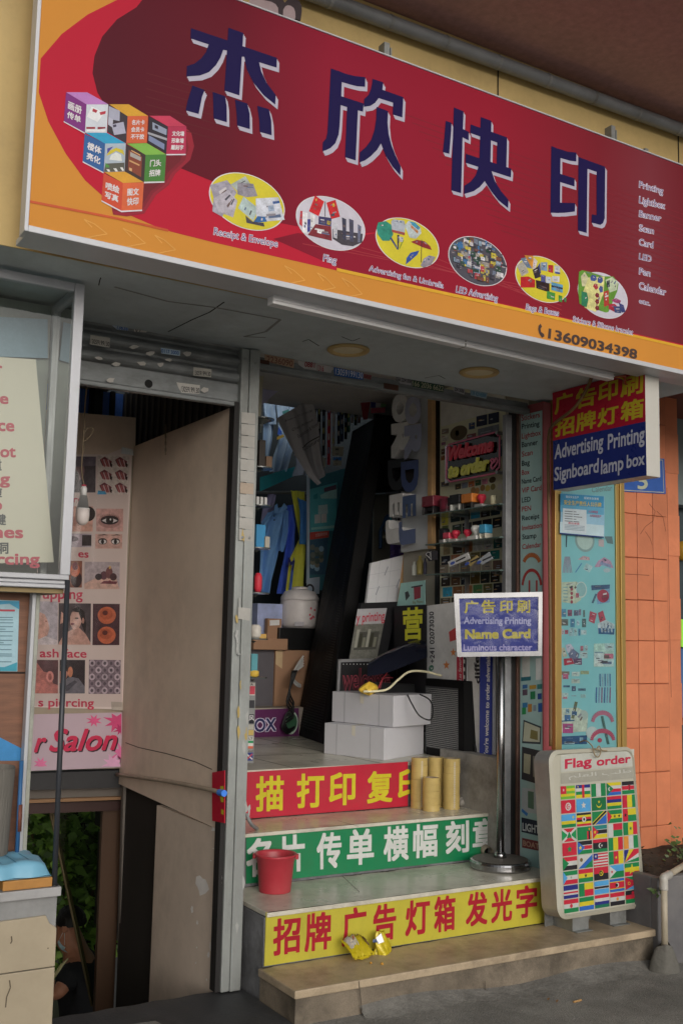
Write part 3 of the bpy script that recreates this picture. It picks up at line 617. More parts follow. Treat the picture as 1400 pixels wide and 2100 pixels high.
for s, a, b, c in (('Printing', (1308, 385), (1358, 399), (1309, 370)), ('Lightbox', (1308, 417), (1362, 430), (1309, 401)), ('Banner', (1308, 445), (1354, 455), (1309, 430)), ('Scan', (1308, 474), (1339, 481), (1309, 459)),
                   ('Card', (1308, 503), (1338, 510), (1309, 488)), ('LED', (1308, 532), (1334, 538), (1309, 518)), ('Pen', (1308, 563), (1332, 568), (1309, 548)), ('Calendar', (1308, 593), (1364, 607), (1309, 577)), ('etc.', (1308, 622), (1332, 628), (1309, 611))):
    halo(t, s, a, b, c)
m = M(); m.text('13609034398', (1122, 694), (1304, 737), (1124, 672), SP, ink('#4a3a36'), 3, .03); m.build('lettering', t)
m = M(); m.pp([(1103, 668), (1107, 664), (1110, 670), (1107, 674), (1108, 681), (1114, 685), (1115, 690), (1110, 693), (1104, 684), (1102, 675)], SP, ink('#4a3a36'), 3); m.build('phone_symbol', t)
# brackets over the sign and the old cut-out board behind it
m = M()
for px, py in ((787, 116), (1250, 293)):
    p = P(px, py, Yp(-.62)); m.box(p.x - .012, p.x + .012, -.64, -.60, ZT - .012, ZT + .075, STEEL); m.box(p.x + .016, p.x + .022, -.64, -.52, ZT - .012, ZT + .06, STEEL)
for px, py in ((843, 130), (1311, 306)):
    p = P(px, py, Yp(-.62)); m.box(p.x - .01, p.x + .01, -.66, -.60, ZT - .012, ZT + .012, STEEL)
m.explode('bracket', t)
pl = Yp(-.60); t2 = thing('cutout_board', 'pale rounded cut-out board with dark rim poking above the big red sign', 'board', P(580, 30, pl))
Zc = lambda x, y: (540 + x / 14, y / 14)
m = M(); m.plate([Zc(*p) for p in [(-400,-200),(0,-60),(330,20),(440,90),(500,190),(560,130),(640,80),(740,65),(850,90),(930,170),(985,290),(990,420),(960,700),(-400,300)]], pl, ink('#3d3438'), .03); m.build('rim', t2)
m = M(); pl2 = (pl[0] + pl[1] * .032, pl[1])
m.pp([Zc(*p) for p in [(-400,-150),(0,0),(220,50),(350,120),(420,230),(430,420),(-400,300)]], pl2, ink('#a08f92')); m.pp([Zc(*p) for p in [(560,460),(570,280),(630,180),(700,150),(780,165),(870,230),(910,340),(920,480),(890,640)]], pl2, ink('#a08f92')); m.build('panel', t2)
# ------------------------------------------------------------------ soffit fittings
t = thing('tube_light', 'long white plastic batten light along the soffit edge', 'light', P(900, 690, Zp(2.45)))
a = P(560, 622, Zp(2.425)); b = P(1258, 779, Zp(2.425)); d = (b - a); d.z = 0; L = d.length; d.normalize(); q = V((-d.y, d.x, 0))
bw_ = mat('batten white', '#e4e4e6', .4, 0, .03, 6); m = M(); m.obox(a, d * L, q * .04, (0, 0, .043), bw_); m.obox(a - q * .006 + V((0, 0, .012)), d * L, q * .005, (0, 0, .005), bw_); m.obox(a - q * .006 + V((0, 0, .026)), d * L, q * .005, (0, 0, .005), bw_); m.build('batten', t, bev=.002)
m = M(); m.obox(a + d * L * .505 - q * .002 - V((0, 0, .001)), d * .004, q * .044, (0, 0, .045), mat('seam', '#8a8a88')); m.build('seam', t)
dl = mat('brass downlight rim', '#c4a870', .5, .1, .15, 20, .3)
for i, (c, lab) in enumerate((((714, 716), 'round brass rimmed downlight in the soffit, the one nearer the roller shutter'), ((982, 762), 'round brass rimmed downlight in the soffit, the one nearer the hanging sign box'))):
    p = P(*c, Zp(ZS + .004)); o = thing('downlight', lab, 'downlight', p, 'downlights in the soffit')
    m = M(); m.lathe(p, [(.062, 0), (.088, 0), (.09, -.006), (.084, -.012), (.068, -.010), (.062, -.004)], dl, 40); m.build('rim', o, smooth=True)
    m = M(); m.lathe(p, [(.0, -.004), (.066, -.004)], mat('downlight diffuser', '#d8cba8', .5), 40); m.build('diffuser', o)
t = thing('loose_wires', 'tangle of red and yellow wires at the right end of the batten light', 'wires', b)
for k, (c, off) in enumerate((('#a03a30', 0), ('#c2a82e', .02), ('#5a3a70', .03), ('#8c4a36', -.01))):
    m = M(); s = b + V((0, 0, .012)); m.curve([s, s + V((.05, -.01 + off, .008)), s + V((.10 + off, .02, -.01 + off * .3)), s + V((.15 + k * .02, -.02 + off, .012)), s + V((.2, off, .03))], .004, ink(c), 6); m.build('wire', t)
# ------------------------------------------------------------------ left roller shutter, post, door head
YSH = .15
sh = mat('shutter metal', '#7f8384', .5, .35, .2, 6, .6, '#37332e', 4, .1, 50, (1, 1, 3))
t = thing('roller_shutter', 'half rolled up grey metal shutter with number stickers above the stairwell', 'shutter', (-.5, YSH, 2.2))
prof = []; z = 2.222
xa, xb = -1.1, -.105
m = M(); m.box(xa, xb, YSH - .012, YSH + .02, z, z + .02, sh); m.box(xa, xb, YSH, YSH + .014, z + .02, z + .098, sh); m.build('bottom_bar', t, bev=.004)
z += .1; m = M(); prof = []
while z < 2.6:
    for a in range(9):
        u = a / 8; prof.append((YSH + .014 - .026 * math.sin(math.pi * min(1, u * 1.25)) ** .7 if u < .8 else YSH + .016, z + .066 * u))
    z += .068
k = m._m(sh)
for (y, zz) in prof: m.v += [V((xa, y, zz)), V((xb, y, zz))]
for i in range(len(prof) - 1): m.f.append((2 * i, 2 * i + 1, 2 * i + 3, 2 * i + 2)); m.mi.append(k)
m.build('slat_curtain', t)
m = M(); p = P(305, 787, Yp(YSH)); m.lathe(p + V((0, -.001, 0)), [(0, 0), (.017, 0)], DARK, 20, (0, -1, 0)); m.build('keyhole', t)
def sticker(parent, pts, col, words, pl, tc='#2c2c30', name='sticker', bold=.02):
    m = M(); m.pp(pts, pl, ink(col), 0); o = m.build(name, parent)
    m = M()
    for w_ in words: m.text(w_[0], w_[1], w_[2], w_[3], pl, ink(tc), 1, bold)
    m.build('lettering', o)
pls = Yp(YSH - .013)
sticker(t, [(186, 687), (226, 693), (225, 713), (184, 706)], '#b0aca4', [('13059199130', (186, 704), (224, 711), (187, 694))], pls)
sticker(t, [(397, 753), (434, 757), (433, 774), (396, 770)], '#a9a69e', [('13059199130', (398, 769), (432, 772), (398, 759))], pls)
sticker(t, [(362, 784), (410, 790), (409, 808), (372, 805), (366, 795)], '#bdbab4', [('13059199130', (371, 803), (408, 807), (372, 791))], Yp(YSH - .001))
sticker(t, [(330, 713), (370, 719), (369, 730), (331, 725)], '#a9bccb', [('0117 3000', (331, 723), (367, 728), (331, 715))], pls, '#3a5fa0')
sticker(t, [(225, 663), (264, 668), (263, 678), (240, 676)], '#a9b4c0', [('13636', (240, 675), (262, 678), (241, 666))], Yp(.138), '#3a5fa0')
sticker(t, [(276, 668), (305, 675), (300, 682), (275, 680)], '#b5b1aa', [('0 7', (278, 680), (290, 681), (278, 671))], Yp(.138))
m = M()
for x, y in ((290, 745), (330, 748), (275, 711), (228, 780), (345, 738), (205, 735), (420, 800), (385, 726), (240, 748), (310, 725)):
    n = 7; m.pp([(x + random.uniform(5, 13) * math.cos(a * 6.28 / n), y + random.uniform(2, 6) * math.sin(a * 6.28 / n)) for a in range(n)], pls, ink('#b3b0aa'), 0)
m.explode('paper_remnant', t)
# post
t = thing('door_post', 'scuffed steel shutter post with pale tape patches between stairwell and shop door', 'post', (-.06, .13, -.1))
pst = mat('post steel', '#9a9e9c', .5, .3, .2, 8, .75, '#35312c', 4, .12, 50, (1, 1, .4))
YPo = .115
xl, xm, xr_ = -.130, -.090, -.048
m = M(); m.box(xl, xm - .004, YPo + .008, YPo + .07, -.112, 2.47, pst); m.box(xm - .004, xr_, YPo, YPo + .07, -.112, 2.47, pst); m.build('channel', t, bev=.003)
m = M(); m.box(xl - .02, xl, YPo + .02, YPo + .07, -.112, 2.24, mat('rust black', '#1d1b1b', .7, 0, .3, 20)); m.build('guide_slot', t)
m = M(); tp = mat('tape patch', '#a9a7a2', .6, 0, .1, 12, .35, '#6a6358', 5); pl = Yp(YPo)
for k in range(12):
    y0 = 848 + k * 24; yy = y0 + 22.4
    if k in (11,): continue
    dx = -(y0 - 720) * .0205
    m.pp([(498 + dx, y0 - 3), (526 + dx, y0), (525.5 + dx, yy), (497.5 + dx, yy - 3)], pl, tp if k != 6 else ink('#a8998a'), 0)
for y0 in (1245,): m.pp([(488, y0), (514, y0 + 3), (512, y0 + 28), (488, y0 + 24)], pl, tp, 0)
m.explode('tape_patch', t)
m = M()
for x, y in ((497, 1102), (511, 1103), (490, 1342), (503, 735), (524, 745)): m.lathe(P(x, y, pl), [(.006, 0), (.006, .003), (0, .004)], STEEL, 10, (0, -1, 0))
m.explode('screw', t)
m = M()
for k in range(16):
    x = random.uniform(484, 512); y = random.uniform(1100, 1950); n = 8
    m.pp([(x + random.uniform(1, 5) * math.cos(a * 6.28 / n), y + random.uniform(3, 20) * math.sin(a * 6.28 / n)) for a in range(n)], pl, ink('#a9aaa8') if k % 3 else ink('#b09a60'), 0)
m.explode('paint_remnant', t)
# door head: bottom rail of the shop's own shutter
YL = .2
t = thing('shutter_rail', 'rusty steel rail over the shop door plastered with phone number stickers', 'lintel', (.65, YL, 2.4))
m = M(); zb = 2.41; m.box(xr_ + .002, 1.5, YL, YL + .03, zb + .026, 2.468, sh); m.box(xr_ + .002, 1.5, YL - .016, YL + .03, zb, zb + .026, sh); m.build('rail', t, bev=.004)
m = M(); m.box(xr_ + .004, .035, YL - .006, YL, zb + .02, zb + .045, mat('rust', '#4a2c20', .8, 0, .3, 20)); m.box(.62, .70, YL - .018, YL - .016, zb + .004, zb + .03, MATS['rust']); m.explode('rust_patch', t)
pl = Yp(YL)
Zl = lambda x, y: (500 + x * .4, 560 + y * .4)
sticker(t, [Zl(105, 412), Zl(258, 440), Zl(255, 488), Zl(108, 452)], '#b59a82', [('2236090', Zl(115, 455), Zl(250, 480), Zl(117, 422))], pl, '#8a5f50')
sticker(t, [Zl(275, 445), Zl(460, 482), Zl(445, 512), Zl(310, 490), Zl(280, 470)], '#b9b6b4', [('0881', Zl(310, 480), Zl(362, 486), Zl(312, 452)), ('1316', Zl(375, 500), Zl(408, 505), Zl(376, 470))], pl, '#9a3038')
sticker(t, [Zl(460, 482), Zl(612, 512), Zl(610, 548), Zl(462, 525)], '#2f62a8', [('13059199130', Zl(468, 520), Zl(608, 542), Zl(470, 486))], pl, '#d5d8e0', bold=.01)
sticker(t, [Zl(775, 528), Zl(862, 540), Zl(855, 576), Zl(800, 566)], '#a9a6a8', [('1366 2204 0088', Zl(778, 552), Zl(858, 566), Zl(780, 532))], pl, '#26242c', bold=.01)
sticker(t, [Zl(860, 545), Zl(1026, 575), Zl(1022, 612), Zl(862, 582)], '#34503f', [('166 2036 6622', Zl(862, 578), Zl(1020, 606), Zl(864, 550))], pl, '#b8b49a', bold=.01)
sticker(t, [Zl(1068, 578), Zl(1132, 590), Zl(1128, 624), Zl(1075, 606)], '#b0aeb0', [('204 0088', Zl(1078, 604), Zl(1126, 616), Zl(1078, 584))], pl, '#1f1d22', bold=.015)
sticker(t, [Zl(1158, 598), Zl(1248, 614), Zl(1240, 645), Zl(1160, 626)], '#a2b8c4', [('138 42048888', Zl(1162, 624), Zl(1238, 638), Zl(1164, 604))], pl, '#4a8aa8', bold=.01)
sticker(t, [Zl(612, 516), Zl(655, 524), Zl(650, 548), Zl(612, 538)], '#8a5a58', [('0020', Zl(614, 536), Zl(648, 542), Zl(615, 522))], pl, '#6a2a30')
# right door frame
t = thing('door_frame', 'worn aluminium door frame at the right side of the shop entrance', 'door frame', (1.41, .2, h1))
m = M(); JY = .3
jx = lambda px: P(px, 1300, Yp(JY)).x
m.box(jx(1036), jx(1048), JY, JY + .03, h1, 2.42, mat('frame grey metal', '#96979a', .45, .3, .2, 12, .6)); m.box(jx(1048) + .001, jx(1056), JY - .004, JY + .03, h1, 2.44, mat('black gasket', '#191818', .6)); m.box(jx(1056) + .001, 1.519, JY - .012, JY + .03, h1, 2.45, mat('rusty brown strip', '#5b4136', .75, 0, .35, 20, .5)); m.build('jamb', t, bev=.002)
# teal list panel on the return wall
XPn = 1.52; YA = .112; YB = .286
t = thing('service_list_sign', 'tall narrow teal panel listing printing services beside the door', 'sign', (1.46, .1, h1))
red = mat('faded red trim', '#8f4347', .55, 0, .15, 5, .35, '#5a3a3a')
m = M(); m.box(XPn + .002, XPn + .05, YA - .004, YB, h1, 2.46, red); m.box(XPn - .008, XPn + .002, YA - .012, YA - .004, h1, 2.46, red); m.box(XPn - .006, XPn + .002, YA - .004, YB, 2.42, 2.46, red); m.build('frame', t)
tl_ = mat('teal print', '#9cbdbc', .4, 0, .1, 4, .3, '#b9bfb5', 3)
pl = Xp(XPn); m = M(); m.box(XPn - .001, XPn + .001, YA, YB - .008, h1, 2.418, tl_); m.build('panel', t)
pl = Xp(XPn - .001)
ys = [('Stickers', 0), ('Printing', 1), ('Lightbox', 0), ('Banner', 1), ('Scan', 0), ('Bag', 1), ('Box', 0), ('Name Card', 1), ('VIP Card', 0), ('LED', 1), ('PEN', 0), ('Receipt', 1), ('Invitation', 0), ('Stamp', 1), ('Calendar', 0)]
Zt = lambda x, y: (1020 + x / 3.684, 740 + y / 3.684)
bl_ = [(180, 455, 318, 426, 44), (182, 517, 315, 492, 42), (182, 590, 326, 560, 42), (182, 655, 302, 633, 42), (182, 726, 264, 710, 42), (182, 795, 242, 785, 42), (182, 864, 240, 856, 40), (182, 932, 328, 906, 40), (182, 1000, 330, 976, 42), (182, 1072, 248, 1062, 40), (182, 1140, 252, 1130, 40), (184, 1208, 315, 1190, 40), (184, 1282, 332, 1258, 40), (186, 1350, 292, 1336, 40), (186, 1424, 328, 1405, 40)]
for (s, d_), (x0, y0, x1_, y1_, hgt) in zip(ys, bl_):
    m = M(); m.text(s, Zt(x0, y0), Zt(x1_, y1_), Zt(x0, y0 - hgt), pl, ink('#20262e' if d_ else '#a33a40'), 1, .012); m.build('lettering', t)
m = M()
def arc(c, r, a0, a1, wd, col, n=14):
    pts = [(c[0] + r[0] * math.cos(math.radians(a0 + (a1 - a0) * i / n)), c[1] - r[1] * math.sin(math.radians(a0 + (a1 - a0) * i / n))) for i in range(n + 1)]
    m.line(pts, wd, pl, ink(col), 1)
arc((1090, 1160), (17, 22), 20, 160, .022, '#a8643a'); arc((1090, 1203), (19, 34), 5, 175, .016, '#a03a3a')
m.line([(1085, 1190), (1085, 1215)], .012, pl, ink('#a03a3a'), 1); m.line([(1100, 1190), (1100, 1213)], .012, pl, ink('#a03a3a'), 1)
for x, y, c, a, b in ((1078, 1370, '#c8ccc8', 8, 24), (1104, 1372, '#d0d4d4', 6, 22), (1078, 1392, '#2f6a78', 10, 4), (1076, 1408, '#3a6aa0', 5, 4), (1092, 1409, '#b09040', 7, 4), (1106, 1408, '#3a7a78', 5, 5), (1076, 1420, '#5a4a5a', 5, 6), (1092, 1426, '#2a7a50', 5, 8), (1106, 1428, '#2a4a8a', 4, 6), (1076, 1446, '#3a7aa8', 5, 5), (1074, 1458, '#2a8a50', 4, 7), (1086, 1452, '#b07a38', 4, 8), (1096, 1452, '#8090a0', 3, 6), (1107, 1451, '#2a5aa0', 4, 9)):
    m.pp([(x - a, y - b + a * .1), (x + a, y - b - a * .1), (x + a, y + b - a * .1), (x - a, y + b + a * .1)], pl, ink(c), 1)
for q, c in (([(1073, 1476), (1109, 1490), (1108, 1526), (1070, 1524)], '#38424a'), ([(1075, 1480), (1107, 1493), (1106, 1522), (1072, 1520)], '#b4b8a4'), ([(1088, 1496), (1102, 1500), (1102, 1518), (1086, 1514)], '#7a7448'),
             ([(1070, 1531), (1109, 1540), (1109, 1610), (1069, 1598)], '#34363a'), ([(1074, 1545), (1088, 1548), (1086, 1588), (1073, 1584)], '#a8a890'), ([(1092, 1550), (1104, 1552), (1104, 1600), (1092, 1592)], '#787a70'),
             ([(1070, 1615), (1108, 1620), (1108, 1670), (1069, 1665)], '#b0b8bc'), ([(1070, 1658), (1082, 1668), (1080, 1674), (1069, 1664)], '#3a7ac0'), ([(1082, 1622), (1094, 1624), (1094, 1660), (1082, 1656)], '#5a7a68'), ([(1069, 1676), (1108, 1685), (1107, 1715), (1069, 1706)], '#20283a'), ([(1070, 1718), (1107, 1726), (1106, 1745), (1070, 1738)], '#7a3a3c')):
    m.pp(q, pl, ink(c), 1)
m.explode('printed_sample', t)
m = M(); m.text('LIGHT', (1071, 1703), (1106, 1710), (1071, 1686), pl, ink('#c8ccd0'), 3, .03); m.text('BOAT', (1072, 1734), (1105, 1742), (1072, 1722), pl, ink('#b08a78'), 3, .03); m.build('lettering', t)
# ------------------------------------------------------------------ hanging sign box
XB = 1.462
pl = Xp(XB); LB = [(1132, 806), (1321, 756), (1325, 975), (1134, 1005)]
t = thing('hanging_sign', 'red and blue sign box with advertising text hanging out over the entrance', 'sign', (XB, -.2, 2.0))
c = [P(*q, pl) for q in LB]; th = P(1350, 748, Yp(c[1].y)).x - XB
zb_, zt_ = (c[2].z + c[3].z) / 2, (c[0].z + c[1].z) / 2
m = M(); m.box(XB + .002, XB + th, c[1].y, c[0].y, zb_, min(zt_, ZS - .004), mat('sign box white', '#c3c1ba', .45, 0, .08, 6, .3, '#7d7669', 3)); m.build('casing', t, bev=.003)
rq = [(1132, 806), (1321, 756), (1323, 864), (1133, 904)]; bq = [(1133, 904), (1323, 864), (1325, 975), (1134, 1005)]
m = M(); m.pp(rq, pl, ink('#a81d34', .3), -1); m.pp(bq, pl, ink('#232f74', .3), -1); m.build('face', t)
Zh = lambda x, y: (1020 + x / 3.684, 740 + y / 3.684)
for s, a, b, d in (('广', (428, 410), (565, 375), (430, 262)), ('告', (588, 368), (742, 330), (592, 215)), ('印', (756, 318), (905, 282), (760, 172)), ('刷', (925, 282), (1095, 240), (930, 128)),
                   ('招', (430, 580), (578, 546), (434, 446)), ('牌', (588, 542), (740, 506), (592, 402)), ('灯', (752, 504), (908, 468), (756, 366)), ('箱', (926, 466), (1100, 426), (930, 314))):
    m = M(); m.text(s, Zh(*a), Zh(*b), Zh(*d), pl, ink('#b8a62a'), 0, .03); m.build('lettering', t)
for s, a, b, d in (('Advertising', (428, 745), (795, 662), (432, 628)), ('Printing', (830, 672), (1108, 608), (832, 548)), ('Signboard', (426, 910), (760, 842), (430, 800)), ('lamp', (778, 858), (948, 822), (780, 742)), ('box', (972, 812), (1108, 784), (974, 705))):
    m = M(); m.text(s, Zh(*a), Zh(*b), Zh(*d), pl, ink('#b9bccc'), 0, .02); m.build('lettering', t)
m = M(); cb = mat('brown cable', '#6b5232', .6, 0, .2, 20)
q = [P(1213, 757, Zp(ZS)), P(1208, 785, Xp(XB - .05)), P(1178, 835, Xp(XB - .04)), P(1135, 870, Xp(XB - .03)), P(1124, 900, Yp(.05)), P(1124, 1000, Yp(.05)), P(1126, 1150, Yp(.05)), P(1128, 1350, Yp(.05)), P(1128, 1530, Yp(.05))]
m.curve(q, .008, cb); m.build('power_cable', label='thick brown cable looping past the hanging sign box and down the wall', cat='cable', smooth=True)
# ------------------------------------------------------------------ gold framed poster
YF = .10
pl = Yp(YF)
t = thing('framed_poster', 'tall gold framed poster of faded promotional goods on pale blue', 'poster', (1.75, YF, .6))
gold = mat('gold anodised frame', '#b99a5c', .35, .55, .12, 6, .25, '#6e5a30', 3, 0, 80, (1, 1, .3))
gx = [P(x, 1300, pl).x for x in (1133, 1139, 1148, 1261, 1268, 1277)]
m = M(); z0, z1 = .32, 2.5
m.box(gx[0], gx[1] - .001, YF - .018, YF + .02, z0, z1, gold); m.box(gx[1], gx[2], YF - .010, YF + .02, z0, z1, gold); m.box(gx[3], gx[4], YF - .010, YF + .02, z0, z1, gold); m.box(gx[4] + .001, gx[5], YF - .018, YF + .02, z0, z1, gold)
m.build('frame', t, bev=.002)
aq = mat('aqua print', '#84b9c0', .35, 0, .07, 3, .25, '#a9c9c8', 2.5)
m = M(); m.box(gx[2], gx[3], YF + .0, YF + .004, z0, z1, aq); m.build('print', t)
m = M(); f = lambda x, y: (1040 + x / 3.889, 1140 + y / 3.889)
rdt = random.Random(12)
def pr(col, pts): q = [f(*p) for p in pts]; m.pp(q, pl, photo(col), 0); detail(m, q, pl, 1, rdt)
def prr(col, x, y, a, b, r=0): 
    cr, sr = math.cos(r), math.sin(r); pr(col, [(x + u * cr - v * sr, y + u * sr + v * cr) for u, v in ((-a, -b), (a, -b), (a, b), (-a, b))])
def pel(col, x, y, a, b): m.ell(f(x, y), f(x + a, y), f(x, y - b), pl, ink(col), 0, 20)
rr = random.Random(5)
for k in range(7): pr('#9a7a90', [(455 + k * 6, 5), (459 + k * 6, 5), (442 + k * 12, 135), (437 + k * 12, 135)])
pr('#c49aa0', [(560, 30), (600, 0), (650, 10), (655, 35)]); prr('#5a7ca8', 565, 95, 4, 45, .6); prr('#a8bcc0', 640, 95, 30, 28, .5)
pr('#b890a8', [(690, 90), (720, 40), (770, 10), (820, 40), (845, 100), (800, 90), (770, 60), (730, 90)]); prr('#8a90b0', 780, 70, 45, 12, .3); pel('#b0b8c0', 790, 115, 28, 18)
pr('#b8bcaa', [(430, 210), (550, 205), (580, 240), (585, 350), (540, 380), (435, 370)]); pel('#c2c6c2', 585, 270, 46, 65); pel('#93b0b4', 585, 268, 38, 56); prr('#b05a6a', 555, 315, 12, 18)
for k in range(4): pel('#9a4a5a', 510, 265 + k * 34, 11, 14)
for k in range(5): prr('#7a98a0', 460, 250 + k * 26, 18, 4)
pr('#4d6080', [(665, 235), (815, 228), (812, 262), (668, 275)]); pr('#7a98b8', [(712, 290), (815, 262), (812, 370), (712, 385)]); pel('#a84a5c', 760, 320, 48, 52); pel('#8e3a50', 775, 335, 28, 30); prr('#566a80', 690, 340, 8, 40, .4)
for x, y, a, b, c in ((445, 455, 20, 32, '#5f8aa8'), (495, 455, 18, 26, '#8e5a70'), (545, 455, 18, 22, '#6a6a80'), (575, 450, 10, 24, '#8a7a90'), (608, 460, 8, 28, '#6a7a78'), (452, 530, 30, 26, '#6b6a68'), (516, 535, 18, 34, '#5a86a2'), (560, 535, 12, 20, '#a8b8c4'), (608, 535, 16, 34, '#5a6a6c'), (435, 605, 12, 22, '#b8a8b0'), (468, 607, 14, 16, '#ad5a6a'), (505, 608, 16, 32, '#9ab0b8'), (540, 608, 14, 30, '#a2b8bc'), (570, 608, 8, 28, '#5a80a0'), (605, 610, 22, 18, '#b0bcc0')): prr(c, x, y, a, b)
pr('#b25464', [(655, 440), (710, 460), (690, 540), (645, 520)]); pr('#b25464', [(718, 455), (758, 435), (782, 515), (735, 538)])
pr('#b8bfc4', [(715, 540), (780, 510), (850, 545), (850, 630), (720, 620)]); pr('#3f5f86', [(720, 575), (850, 580), (848, 628), (722, 622)])
for k in range(4): pr('#a0a8b0', [(735 + k * 26, 530), (750 + k * 26, 535), (758 + k * 26, 610), (745 + k * 26, 610)])
pr('#b4b0a0', [(425, 735), (450, 730), (475, 800), (440, 810)]); pr('#b8b0c0', [(460, 710), (500, 700), (530, 740), (500, 790), (470, 760)]); pr('#6a708a', [(480, 780), (520, 740), (570, 780), (560, 820), (500, 830)]); pr('#a83a4c', [(445, 820), (510, 815), (530, 860), (450, 875)]); pr('#6a4a68', [(520, 820), (590, 815), (590, 870), (530, 865)])
for x, y, a, b, c in ((590, 738, 12, 20, '#b06a78'), (625, 735, 12, 22, '#a8b4b8'), (605, 790, 30, 26, '#a9b8bc')): prr(c, x, y, a, b)
pr('#a8c0b8', [(685, 700), (845, 695), (845, 885), (685, 885)]); prr('#a7b9bd', 808, 725, 36, 26); prr('#b86a80', 805, 800, 36, 20); prr('#b8c2c4', 725, 800, 38, 30); prr('#c0c4c2', 725, 855, 36, 24); prr('#b0c0c2', 806, 855, 36, 26); prr('#7a90a0', 725, 770, 34, 5)
for x, y, a, b, c in ((460, 935, 30, 14, '#7a6a60'), (460, 960, 22, 22, '#b05a78'), (540, 942, 30, 18, '#b4bcb8'), (612, 930, 34, 14, '#9aa080'), (540, 998, 34, 18, '#b0b8b0'), (468, 1040, 26, 8, '#3f5a7a'), (525, 1058, 16, 20, '#4a5a78'), (590, 1066, 30, 10, '#566a80'), (455, 1110, 26, 18, '#a8b8b8'), (455, 1132, 18, 8, '#b07080'), (525, 1115, 20, 5, '#8aa0a8'), (600, 1118, 22, 14, '#9ab4b4')): prr(c, x, y, a, b)
for k in range(6): prr(('#4a6a98', '#7a8ea8', '#8a6a88')[k % 3], 705 + k * 22, 1110, 5, 62, .03)
for k in range(5): prr(('#5a7aa0', '#8aa0b0')[k % 2], 735 + k * 20, 990, 5, 50, -.02)
pr('#b9bdb0', [(425, 1215), (560, 1210), (640, 1260), (630, 1400), (430, 1410)]); prr('#6a6a50', 530, 1230, 12, 68, .22); prr('#3a5a80', 530, 1255, 20, 16, .1); prr('#3f6a98', 475, 1290, 24, 22); prr('#aab', 475, 1235, 14, 14) if False else prr('#7a9ab0', 475, 1238, 14, 18); prr('#2f5a80', 475, 1315, 55, 5, -.06); prr('#a84a7c', 478, 1375, 42, 38)
pel('#a8b0ac', 605, 1270, 34, 40); pel('#b8c0c0', 670, 1410, 48, 50)
pr('#33527a', [(425, 1440), (630, 1430), (630, 1500), (425, 1505)]); prr('#8aa8b8', 585, 1465, 14, 18); prr('#b8c8d0', 490, 1490, 40, 8)
pts = [f(755 + 80 * math.cos(math.radians(a)), 1330 - 80 * math.sin(math.radians(a))) for a in range(5, 176, 10)]; m.line(pts, .022, pl, ink('#b06a80'), 0)
pts = [f(755 + 88 * math.cos(math.radians(a)), 1470 - 75 * math.sin(math.radians(a))) for a in range(0, 181, 10)]; m.line(pts, .022, pl, ink('#b05068'), 0)
prr('#4d6a66', 775, 1390, 10, 115, -.22); pel('#b04058', 732, 1470, 18, 18)
m.build('printed_goods', t)
m = M(); m.text('Calendar', (1212, 1010), (1254, 1006), (1212, 998), pl, ink('#7d8a8c'), 1, .01)
m.build('lettering', t)
m = M(); m.ell((1198, 1108), (1218, 1110), (1198, 1084), pl, ink('#8fa0a0'), 1, 28); m.ell((1198, 1108), (1214, 1110), (1198, 1089), pl, ink('#b4c2be'), 2, 28); m.pp([(1159, 1098), (1162, 1098), (1161, 1122), (1159, 1122)], pl, ink('#3a4a58'), 1); m.pp([(1238, 1100), (1254, 1100), (1256, 1116), (1244, 1114)], pl, ink('#6a7c80'), 1); m.pp([(1226, 1106), (1237, 1106), (1237, 1122), (1226, 1120)], pl, ink('#c0a8ac'), 1)
m.build('printed_clock', t)
m = M(); gl = glassmat('clear film', '#eef6f6', .03, 1.3); m.poly([(gx[2], YF - .012, z0), (gx[3], YF - .012, z0), (gx[3], YF - .012, z1), (gx[2], YF - .012, z1)], gl); m.build('glass', t)
# safety notice stuck over it
pl = Yp(YF - .022); N4 = [(1148, 1012), (1237, 1018), (1237, 1103), (1147, 1095)]
m = M(); m.plate(N4, Yp(YF - .014), ink('#8fb8d0'), .005); t = m.build('notice', label='blue safety notice pasted over the gold framed poster', cat='notice'); pl = Yp(YF - .0195)
m = M(); m.pp(sub(N4, 0, 0, 1, .28), pl, ink('#3f8ab4')); m.pp(sub(N4, 0, .28, 1, .45), pl, ink('#5f9fc0')); m.pp(sub(N4, .06, .36, .6, .94), pl, ink('#c0cdd4'), 1); m.pp(sub(N4, 0, .97, 1, 1), pl, ink('#2a3a70'), 1); m.pp(sub(N4, 0, .7, 1, .97), pl, ink('#b3cbd4'), 0)
for k in range(5): m.pp(sub(N4, .1, .42 + k * .06, .28, .435 + k * .06), pl, ink('#3a4048'), 3); m.pp(sub(N4, .3, .42 + k * .06, .3 + .2 * (k % 3 + 1) / 3, .435 + k * .06), pl, ink('#3a4048'), 3)
for k in range(4): m.pp(sub(N4, .1, .76 + k * .035, .56, .77 + k * .035), pl, ink('#5a7a90'), 3)
m.build('printed_fields', t)
for s, a, b, d, cc in (('安全生产责任人公示牌', quadpx(N4, .08, .27), quadpx(N4, .94, .27), quadpx(N4, .08, .15), '#c8b45a'), ('落实安全生产', quadpx(N4, .12, .1), quadpx(N4, .42, .1), quadpx(N4, .12, .04), '#c0d0d8'), ('促进安全发展', quadpx(N4, .54, .1), quadpx(N4, .88, .1), quadpx(N4, .54, .04), '#c0d0d8'), ('人人讲安全', quadpx(N4, .64, .42), quadpx(N4, .86, .42), quadpx(N4, .64, .36), '#b0506a'), ('公司安全生产', quadpx(N4, .68, .52), quadpx(N4, .94, .52), quadpx(N4, .68, .46), '#b0506a'), ('责任承诺', quadpx(N4, .18, .74), quadpx(N4, .44, .74), quadpx(N4, .18, .69), '#b0405a')):
    m = M(); m.text(s, a, b, d, pl, ink(cc), 3, .015); m.build('lettering', t)
